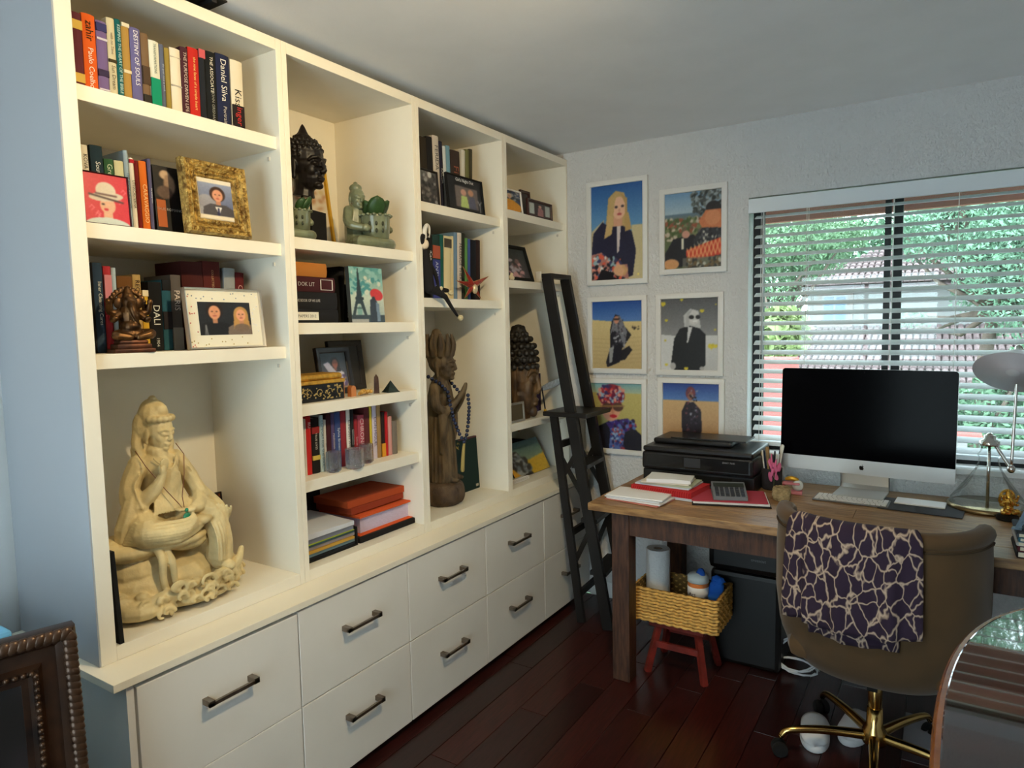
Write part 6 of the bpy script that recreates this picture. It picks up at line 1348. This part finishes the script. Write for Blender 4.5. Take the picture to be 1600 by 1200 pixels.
sc = LV(1583, 580, -.22); dirn = Vector((-.18, -.60, -.78)).normalized()
ms = Matrix.Translation(sc) @ dirn.to_track_quat('Z', 'Y').to_matrix().to_4x4()
shm = M('lamp_shade_grey', (212, 204, 208), .45)
o = MB().lathe([(.022, -.085), (.03, -.08), (.045, -.06), (.072, -.035), (.108, -.010), (.128, .008)], 40, ms).build('shade', shm, la, True); sm = o.modifiers.new('t', 'SOLIDIFY'); sm.thickness = .003
MB().ell(ms @ Vector((0, 0, -.02)), (.036, .036, .036), 16, 12).build('bulb', M('frosted_bulb', (220, 218, 220), .35), la, True)
MB().limb([ms @ Vector((0, 0, -.08)), j2], [.020, .012], 12).build('socket', chrome, la, True)
# gold figurine, letter, small books at the right end of the desk
gsrc = [c_ for c_ in bpy.data.objects['bronze_figurine'].children if c_.name.startswith('figure')][0]
gf_ = thing('gold_figurine', 'small shiny gold figurine on a dark round foot by lamp', 'statue', (*onD(1574, 812), ZD), (0, 0, math.radians(-60)))
me = gsrc.data.copy(); me.materials.clear(); me.materials.append(M('shiny_gold', (206, 160, 70), .22, .9, var=.3, scale=80)); o = link('figure', me, None, gf_, True); k_ = .115/.2/kk; o.scale = (k_, k_, k_); o.location = (0, 0, .0)
MB().lathe([(.034, 0), (.036, .006), (.032, .018), (0, .02)], 24).build('foot', C(30, 26, 22, 35), gf_, True)
bx0 = onD(1592, 872)
zz = ZD; cxb, cyb = 2.075, -.705
for k, (col, th, lab) in enumerate([((34, 28, 30), .020, 'black book lowest in the short stack at the desk end'), ((86, 34, 40), .016, 'maroon book second in the short stack at the desk end'), ((176, 172, 170), .012, 'pale grey book third in the short stack at the desk end'), ((52, 96, 112), .014, 'teal book fourth in the short stack at the desk end'), ((58, 66, 74), .012, 'slate book on top of the short stack at the desk end')]):
    book(lab, (cxb-.105+.004*(k % 2), cyb-.09, zz+th/2), (PI/2, 0, PI), th, .18, .20, col, group='short stack at the desk end'); zz += th+.0008
pa = [(-.030, 0), (-.016, 0), (-.010, .022), (.010, .022), (.016, 0), (.030, 0), (.008, .072), (-.008, .072)]; hl_ = [(-.006, .033), (.006, .033), (0, .056)]
lt = thing('letter_ornament', 'silver blue letter A ornament on the short book stack', 'letter', (cxb-.075, cyb-.055, zz+.0004), (0, 0, math.radians(-100)))
lm = M('silver_blue', (126, 146, 164), .4, .5, bump=.6, bscale=300)
m = MB()
for P_ in ([(-.034, 0), (-.018, 0), (.006, .074), (-.007, .074)], [(.018, 0), (.034, 0), (.007, .074), (-.006, .074)], [(-.016, .020), (.016, .020), (.012, .032), (-.012, .032)]): m.prism([(-a, b) for a, b in P_], .018)
m.prism([(-.04, 0), (-.014, 0), (-.014, .005), (-.04, .005)], .022, Matrix.Translation((.002, 0, 0))).prism([(.014, 0), (.04, 0), (.04, .005), (.014, .005)], .022, Matrix.Translation((.002, 0, 0))); m.build('letter', lm, lt)
x, y = onD(1606, 806); o = MB().limb([(0, 0, .02), (.01, .0, .05), (.03, .01, .085)], [.042, .046, .018], 18, 6).build('coral_pouch', C(222, 110, 92, 70), None, True); o.location = (2.08, -.40, ZD+.02); tag(o, 'coral pink cloth pouch at the right end of the desk', 'pouch')

def crumple(o_, amp, f):
    for v in o_.data.vertices:
        c = v.co; n_ = v.normal; v.co = c+n_*amp*(math.sin(f*c.x+3*f*c.z)+math.sin(1.7*f*c.y-f*c.z)+.6*math.sin(2.9*f*(c.x+c.y)))
crumple(o, .005, 90)
# ================================================================== UNDER THE DESK
ped = M('red_stool_paint', (110, 34, 26), .45, var=.3, scale=20)
sx0, sy0 = .835, -.56; st = thing('wooden_stool', 'small red painted wooden stool under the desk', 'stool', (sx0, sy0, 0))
MB().bbox(-.12, .12, -.10, .10, .205, .228, .005).build('seat', ped, st)
for a in (-1, 1):
    for b in (-1, 1): MB().bar((a*.125, b*.105, 0), (a*.085, b*.07, .206), .024, .024).build('leg', ped, st)
for b in (-1, 1): MB().bar((-.10, b*.085, .125), (.10, b*.085, .125), .014, .026).build('stretcher', ped, st)
bk = thing('storage_basket', 'woven rectangular straw basket on the red stool', 'basket', (sx0-.005, sy0-.0, .2285))
hx, hy, hz = .182, .115, .155
core = M('basket_core', (120, 90, 46), .9)
MB().box(-hx+.006, hx-.006, -hy+.006, hy-.006, .002, .008).box(-hx+.004, hx-.004, -hy+.004, -hy+.007, .002, hz-.006).box(-hx+.004, hx-.004, hy-.007, hy-.004, .002, hz-.006).box(-hx+.004, -hx+.007, -hy+.004, hy-.004, .002, hz-.006).box(hx-.007, hx-.004, -hy+.004, hy-.004, .002, hz-.006).build('lining', core, bk)
wv = M('seagrass', (206, 160, 84), .75, var=.3, scale=50)
for r_ in range(11):
    m = MB(); z_ = .008+.0135*r_; pts = []
    for (ax, ay), (bx2, by2) in (((-hx, -hy), (hx, -hy)), ((hx, -hy), (hx, hy)), ((hx, hy), (-hx, hy)), ((-hx, hy), (-hx, -hy))):
        L = math.hypot(bx2-ax, by2-ay); n_ = int(L/.009); nx, ny = (by2-ay)/L, -(bx2-ax)/L
        for k in range(n_): t = k/n_; s = .0028*math.sin(k*PI/2+r_*PI); pts.append((ax+(bx2-ax)*t+nx*s, ay+(by2-ay)*t+ny*s, z_+.002*math.cos(k*PI/2)))
    m.tube(pts, .0066, 6, True); m.build('woven_row', wv, bk, True)
pt = thing('paper_towel_roll', 'roll of white paper towel standing in the basket', 'paper towel', (sx0-.125, sy0+.03, .2285+.009)); wp = M('paper_towel', (206, 206, 206), .9, bump=.3, bscale=90)
MB().lathe([(.02, .0), (.052, .0), (.053, .004), (.053, .270), (.050, .274), (.02, .274), (.02, 0)], 28).build('roll', wp, pt, 'auto'); MB().lathe([(.0195, .002), (.0195, .272), (.018, .272), (.018, .002)], 20).build('core', C(120, 100, 80, 80), pt, True)
wi = thing('wipes_canister', 'orange and white wipes canister with a blue cap in basket', 'canister', (sx0+.065, sy0+.0, .2285+.009))
MB().lathe([(0, 0), (.043, 0), (.044, .004), (.044, .165), (.042, .168), (0, .168)], 28).build('body', C(206, 118, 60, 45), wi, True); MB().lathe([(.0445, .098), (.0445, .150)], 28).build('label', C(224, 222, 220, 45), wi, True); MB().lathe([(.045, .168), (.045, .19), (.038, .2), (0, .202)], 28).build('lid', C(214, 218, 214, 40), wi, True)
MB().limb([(0, .01, .20), (.012, 0, .212), (.022, -.01, .20)], [.012, .015, .010]).build('blue_cap', C(30, 80, 170, 40), wi, True)
text(wi, 'Art', (-.012, -.0452, .122), (1, 0, 0), (0, 0, 1), .03, .022, C(24, 26, 40), 'label_lettering')
o = MB().limb([(0, 0, .0), (.01, 0, .07), (.02, .01, .13)], [.03, .036, .022], 18, 6).build('blue_cloth', C(30, 90, 180, 80), None, True); crumple(o, .005, 90); o.location = (sx0+.12, sy0+.03, .2285+.048); tag(o, 'crumpled bright blue cloth tucked in the basket', 'cloth')
sd = thing('paper_shredder', 'black paper shredder standing under the desk behind the basket', 'shredder', (1.06, -.30, 0)); sb_ = M('shredder_black', (14, 14, 16), .4)
MB().bbox(-.15, .15, -.12, .12, 0, .42, .02).build('bin', sb_, sd); MB().bbox(-.16, .16, -.13, .13, .42, .56, .03).build('cutter_head', sb_, sd); MB().box(-.11, .11, -.01, .01, .5595, .5615).build('feed_slot', C(5, 5, 5), sd)
text(sd, 'crosscut', (.06, -.1306, .49), (1, 0, 0), (0, 0, 1), .07, .010, C(120, 120, 124), 'lettering')
cw = C(206, 206, 208, 45)
m = MB(); pts = []; rs_ = random.Random(3)
for k in range(60): a = k*.42; r_ = .075+.012*math.sin(k*.9); pts.append((1.27+r_*math.cos(a), -.36+.035*math.sin(a*1.0)+rs_.uniform(-.003, .003), .085+r_*.95*math.sin(a)*(1 if k < 30 else .25)-(0 if k < 30 else .055)))
pts = [(x_, y_, max(.006, z_)) for x_, y_, z_ in pts]
o = m.tube(pts, .004, 6).build('power_cable', cw, None, True, origin=(1.27, -.36, 0)); tag(o, 'coiled white power cable hanging below the desk', 'cable')
fb = thing('white_shoe', 'white rounded slip on shoe on the floor under the chair', 'shoe', (1.405, -.80, 0), (0, 0, math.radians(8)))
def shoe(t_):
    def ol(u, zz, s=1.0):
        a = 2*PI*u; return (.048*s*math.sin(a)*(1+.15*math.cos(a)), -.115*s*math.cos(a), zz)
    m = MB(); pr_ = [(0, 1.0), (.004, 1.03), (.022, 1.03), (.026, 1.0)]
    n_ = 28; m.add([ol(k/n_, z_, s) for z_, s in pr_ for k in range(n_)], [(i*n_+k, i*n_+(k+1) % n_, (i+1)*n_+(k+1) % n_, (i+1)*n_+k) for i in range(3) for k in range(n_)]+[tuple(range(n_))[::-1], tuple(range(3*n_, 4*n_))]); m.build('sole', C(206, 206, 208, 50), t_, True)
    m = MB(); m.grid(lambda u, v: (.049*math.cos(PI*u)*math.sqrt(math.sin(PI/2*min(1, v*2.2))), -.117+.15*v, .024+(.048*math.sqrt(math.sin(PI/2*min(1, v*1.1))))*math.sin(PI*u)), 12, 8); m.build('upper', C(214, 214, 216, 55), t_, True).modifiers.new('t', 'SOLIDIFY').thickness = .003
shoe(fb)
f2 = thing('white_shoe', 'white rounded slip on shoe farther under the desk', 'shoe', (1.53, -.70, 0), (0, 0, math.radians(-10))); shoe(f2)
o = slab('pale flat box lying on the floor behind the chair column', 'flat_box', 'box', 1.68, 1.82, -.74, -.52, .0005, .03, C(150, 150, 156, 60))

# ================================================================== CHAIR
velvet = M('olive_velvet', (84, 61, 34), .85, var=.12, scale=6, sheen=.15); brass = M('brass', (206, 170, 104), .18, 1.0); blkp = C(16, 16, 17, 45)
cx, cy = 1.600, -.868
ch = thing('office_chair', 'olive brown velvet swivel chair with a brass star base', 'chair', (cx, cy, 0), (0, 0, math.radians(-2)))
UM = math.radians(96)
def shell(u, v, off=0.0):
    a = (2*u-1)*UM; t = v
    prof_ = [(0.0, .70), (.10, .86), (.25, .955), (.5, 1.0), (.8, 1.0), (1.0, .985)]
    for (v0, s0), (v1, s1) in zip(prof_, prof_[1:]):
        if v0 <= v <= v1: sc_ = s0+(s1-s0)*(v-v0)/(v1-v0); break
    e_ = max(0, (abs(a)-math.radians(80))/math.radians(38)); ztop = .862-.16*e_**1.6; zbot = .36
    aa = (.312+off)*sc_; bb_ = (.292+off)*sc_
    pw2 = .82
    sx = math.copysign(abs(math.sin(a))**pw2, math.sin(a)); cs = math.copysign(abs(math.cos(a))**pw2, math.cos(a))
    return Vector((aa*sx, -bb_*cs, zbot+(ztop-zbot)*v))
m = MB(); m.grid(lambda u, v: shell(u, v), 40, 18); o = m.build('backrest', velvet, ch, True); sm = o.modifiers.new('t', 'SOLIDIFY'); sm.thickness = .045; sm.offset = 1 if False else -1; bv = o.modifiers.new('b', 'BEVEL'); bv.width = .018; bv.segments = 3; bv.limit_method = 'ANGLE'
# padded roll along the rim
rim = [shell(i/40, 1.0, -.020)+Vector((0, 0, .002)) for i in range(41)]
MB().limb(rim, [.014]+[.028]*39+[.014], 12, 1).build('padded_rim', velvet, ch, True)
MB().tube([shell(i/40, .955, .002) for i in range(41)], .0035, 6).build('piping', C(70, 54, 36, 80), ch, True)
MB().bbox(-.245, .245, -.22, .27, .40, .50, .04).build('seat_cushion', velvet, ch, 'auto'); MB().bbox(-.15, .15, -.13, .15, .345, .40, .01).build('seat_plate', blkp, ch)
MB().tube([(0, 0, .12), (0, 0, .36)], .022, 16).build('gas_column', brass, ch, True); MB().lathe([(.036, .075), (.04, .085), (.038, .12), (.026, .14), (.024, .20), (0, .2)], 20).build('hub', brass, ch, True)
MB().bar((.0, -.02, .33), (.0, -.10, .31), .03, .02).build('tilt_lever', blkp, ch)
for k in range(5):
    a = math.radians(204+72*k); d_ = Vector((math.cos(a), math.sin(a), 0)); sd_ = Vector((-d_.y, d_.x, 0))
    ar = MB().limb([d_*.02+Vector((0, 0, .10)), d_*.15+Vector((0, 0, .105)), d_*.27+Vector((0, 0, .095)), d_*.30+Vector((0, 0, .07))], [.018, .015, .012, .010], 10).build('base_arm', brass, ch, True)
    cs_ = d_*.305
    w_ = MB()
    for s in (-1, 1): w_.lathe([(.0, -.009), (.022, -.009), (.026, -.005), (.026, .005), (.022, .009), (0, .009)], 18, Matrix.Translation(cs_+sd_*(s*.013)+Vector((0, 0, .0265))) @ (sd_.to_track_quat('Z', 'Y').to_matrix().to_4x4()))
    w_.build('caster', blkp, ch, True)
# scarf over the back
sfm = M('leopard_scarf', (196, 172, 150), .9, kind='voronoi', scale=30, col2=(44, 30, 50), lo=.0, hi=.075, stretch=(1.0, 0, .62), warp=.035)
sf = thing('patterned_scarf', 'purple and cream animal print scarf draped over the chair back', 'scarf', (cx, cy, 0), (0, 0, math.radians(-2)))
u0 = .5+.5*math.asin(max(-1, (ony(1238, 880, cy-.29)[0]-cx)/.325))/UM*1.0; u1 = .5+.5*math.asin(min(1, (ony(1432, 880, cy-.29)[0]-cx)/.325))/UM
zlo = ony(1300, 985, cy-.29)[2]; vlo = (zlo-.36)/.502
def drape(u, v, lay=0.0):
    uu = u0+(u1-u0)*u; rip = .007*math.sin(u*26)+.004*math.sin(u*47+2)
    low = vlo+.02*math.sin(u*7)+(.05*(u-.1) if u > .5 else -.0)+lay*.0
    if v < .22:                                     # inside of the backrest
        t = v/.22; p_ = shell(uu, .80+.2*t, -.062); p_.z += .0; return p_
    if v < .38:                                     # over the padded rim
        t = (v-.22)/.16*PI; c_ = shell(uu, 1.0, -.020); n_ = Vector((c_.x, c_.y, 0)).normalized(); return c_+n_*(-.042*math.cos(t))+Vector((0, 0, .036*math.sin(t)+.002))
    t = (v-.38)/.62; return shell(uu, 1.0+(low-1.0)*t, .022+.010*t+rip*(.3+t)+lay)
m = MB(); m.grid(lambda u, v: drape(u, v), 46, 40); o = m.build('upper_fold', sfm, sf, True); o.modifiers.new('t', 'SOLIDIFY').thickness = .004
m = MB(); m.grid(lambda u, v: shell(u0+(u1-u0)*(.25+.62*u), .80+(vlo-.06-.80)*v+.012*math.sin(u*9)*v, .014+.004*math.sin(u*30)), 30, 14); o = m.build('under_fold', sfm, sf, True); o.modifiers.new('t', 'SOLIDIFY').thickness = .003

# ================================================================== OVAL TABLE
tw = M('glossy_table', (66, 36, 28), .04, col2=(40, 20, 16), scale=5, stretch=(1, 9, 1), coat=1.0, coatr=.015); te = M('table_edge_wood', (150, 88, 40), .25, col2=(110, 58, 26), scale=14, stretch=(1, 1, 6))
tcx, tcy, ta, tb, TZ = 2.245, -2.48, .485, .890, .925
tt = thing('oval_table', 'tall glossy dark oval wooden table at the right', 'table', (tcx, tcy, 0))
def oval(k, n_, s): a = 2*PI*k/n_; e_ = 2/3.0; return (math.copysign(abs(math.cos(a))**e_, math.cos(a))*(ta+s), math.copysign(abs(math.sin(a))**e_, math.sin(a))*(tb+s))
def ring_mesh(prof_, n_=120, cap=True):
    m = MB(); vs_ = [(*oval(k, n_, s), z_) for s, z_ in prof_ for k in range(n_)]
    fs_ = [(i*n_+k, i*n_+(k+1) % n_, (i+1)*n_+(k+1) % n_, (i+1)*n_+k) for i in range(len(prof_)-1) for k in range(n_)]
    if cap: fs_ += [tuple(range(n_))[::-1], tuple(range((len(prof_)-1)*n_, len(prof_)*n_))]
    return m.add(vs_, fs_)
ring_mesh([(-.02, TZ-.01), (-.012, TZ-.0005), (-.014, TZ)]).build('table_top', tw, tt)
ring_mesh([(-.03, TZ-.045), (-.012, TZ-.045), (-.004, TZ-.036), (-.010, TZ-.028), (.0, TZ-.020), (.0, TZ-.008), (-.005, TZ-.002), (-.0125, TZ-.0012)], cap=False).build('edge_moulding', te, tt, 'auto')
ring_mesh([(-.10, TZ-.11), (-.10, TZ-.02)]).build('apron', te, tt)
for s in (-1, 1):
    MB().lathe([(.06, .14), (.09, .2), (.06, .30), (.05, .52), (.08, .62), (.07, .74), (.10, .817)], 20, Matrix.Translation((0, s*.36, 0))).build('pedestal', te, tt, True)
    for a in (-1, 1): MB().limb([(0, s*.36, .22), (a*.16, s*.38, .16), (a*.30, s*.40, .031)], [.05, .04, .03], 10).build('foot', te, tt, True)

# ================================================================== ORNATE FRAME AT THE LEFT AND BLUE BOX
orn = M('bronzed_frame', (62, 40, 26), .35, .3, col2=(26, 16, 12), scale=16); rope_m = M('rope_carving', (70, 50, 36), .3, .4, var=.3, scale=30)
fd = Vector((-.255, -.967, 0)); W_, H_ = .62, .893; lean = math.radians(5); Ptop = Vector((.225, -2.70, .897))
yawf = math.atan2(.255, .967)          # frame faces +x turned slightly
fr_ = thing('ornate_frame', 'dark ornate carved picture frame leaning at the lower left', 'picture frame', (0, 0, 0), (0, -lean, -yawf))
Rm = Euler((0, -lean, -yawf)).to_matrix(); fr_.location = Ptop-Rm @ Vector((0, W_/2, H_)); fr_.location.z = max(.004, fr_.location.z)
frame_rails(W_, H_, .105, .05, [(0, 0), (0, .75), (.05, .9), (.2, .9), (.25, .7), (.35, .5), (.6, .55), (.68, .8), (.78, .8), (.84, .5), (.95, .45), (1, .25), (1, 0)]).build('frame', orn, fr_, 'auto')
MB().box(-.05, -.03, -W_/2+.06, W_/2-.06, .06, H_-.06).build('backing', C(30, 24, 20), fr_)
p = Pic(30, 46, (26, 22, 22), 2); p.vgrad(0, 1, (36, 32, 34), (16, 12, 12)); p.speck(0, 0, 1, 1, [(40, 30, 28), (20, 18, 18)], 40, .1); show_print(p, fr_, W_-.20, H_-.20, -.028, .10)
rp = None; bdm = None
def around(ins, step):
    a, b0, b1 = W_/2-ins, ins, H_-ins; out_ = []
    n1 = int(2*a/step); n2 = int((b1-b0)/step)
    for k in range(n1): out_ += [(-a+2*a*(k+.5)/n1, b0, 0), (-a+2*a*(k+.5)/n1, b1, 0)]
    for k in range(n2): out_ += [(-a, b0+(b1-b0)*(k+.5)/n2, 1), (a, b0+(b1-b0)*(k+.5)/n2, 1)]
    return out_
rope = MB()
for y_, z_, vert in around(.013, .0145): rope.ell((-.004, y_, z_), (.008, .0165 if not vert else .0125, .0125 if not vert else .0165), 8, 5, (math.radians(38 if vert else 52), 0, 0))
stuff(rope.build('rope_border', rope_m, fr_, True))
rope = MB()
for y_, z_, vert in around(.076, .014): rope.ell((-.006, y_, z_), (.006, .0055, .0055), 7, 5)
stuff(rope.build('bead_border', rope_m, fr_, True))
bb_ = MB().bbox(-.36, -.085, -3.05, -2.70, 0, ony(8, 990, -2.72)[2], .01).build('storage_box', C(110, 180, 226, 60), None, origin=(-.17, -2.86, 0)); tag(bb_, 'light blue box behind the ornate frame', 'box')
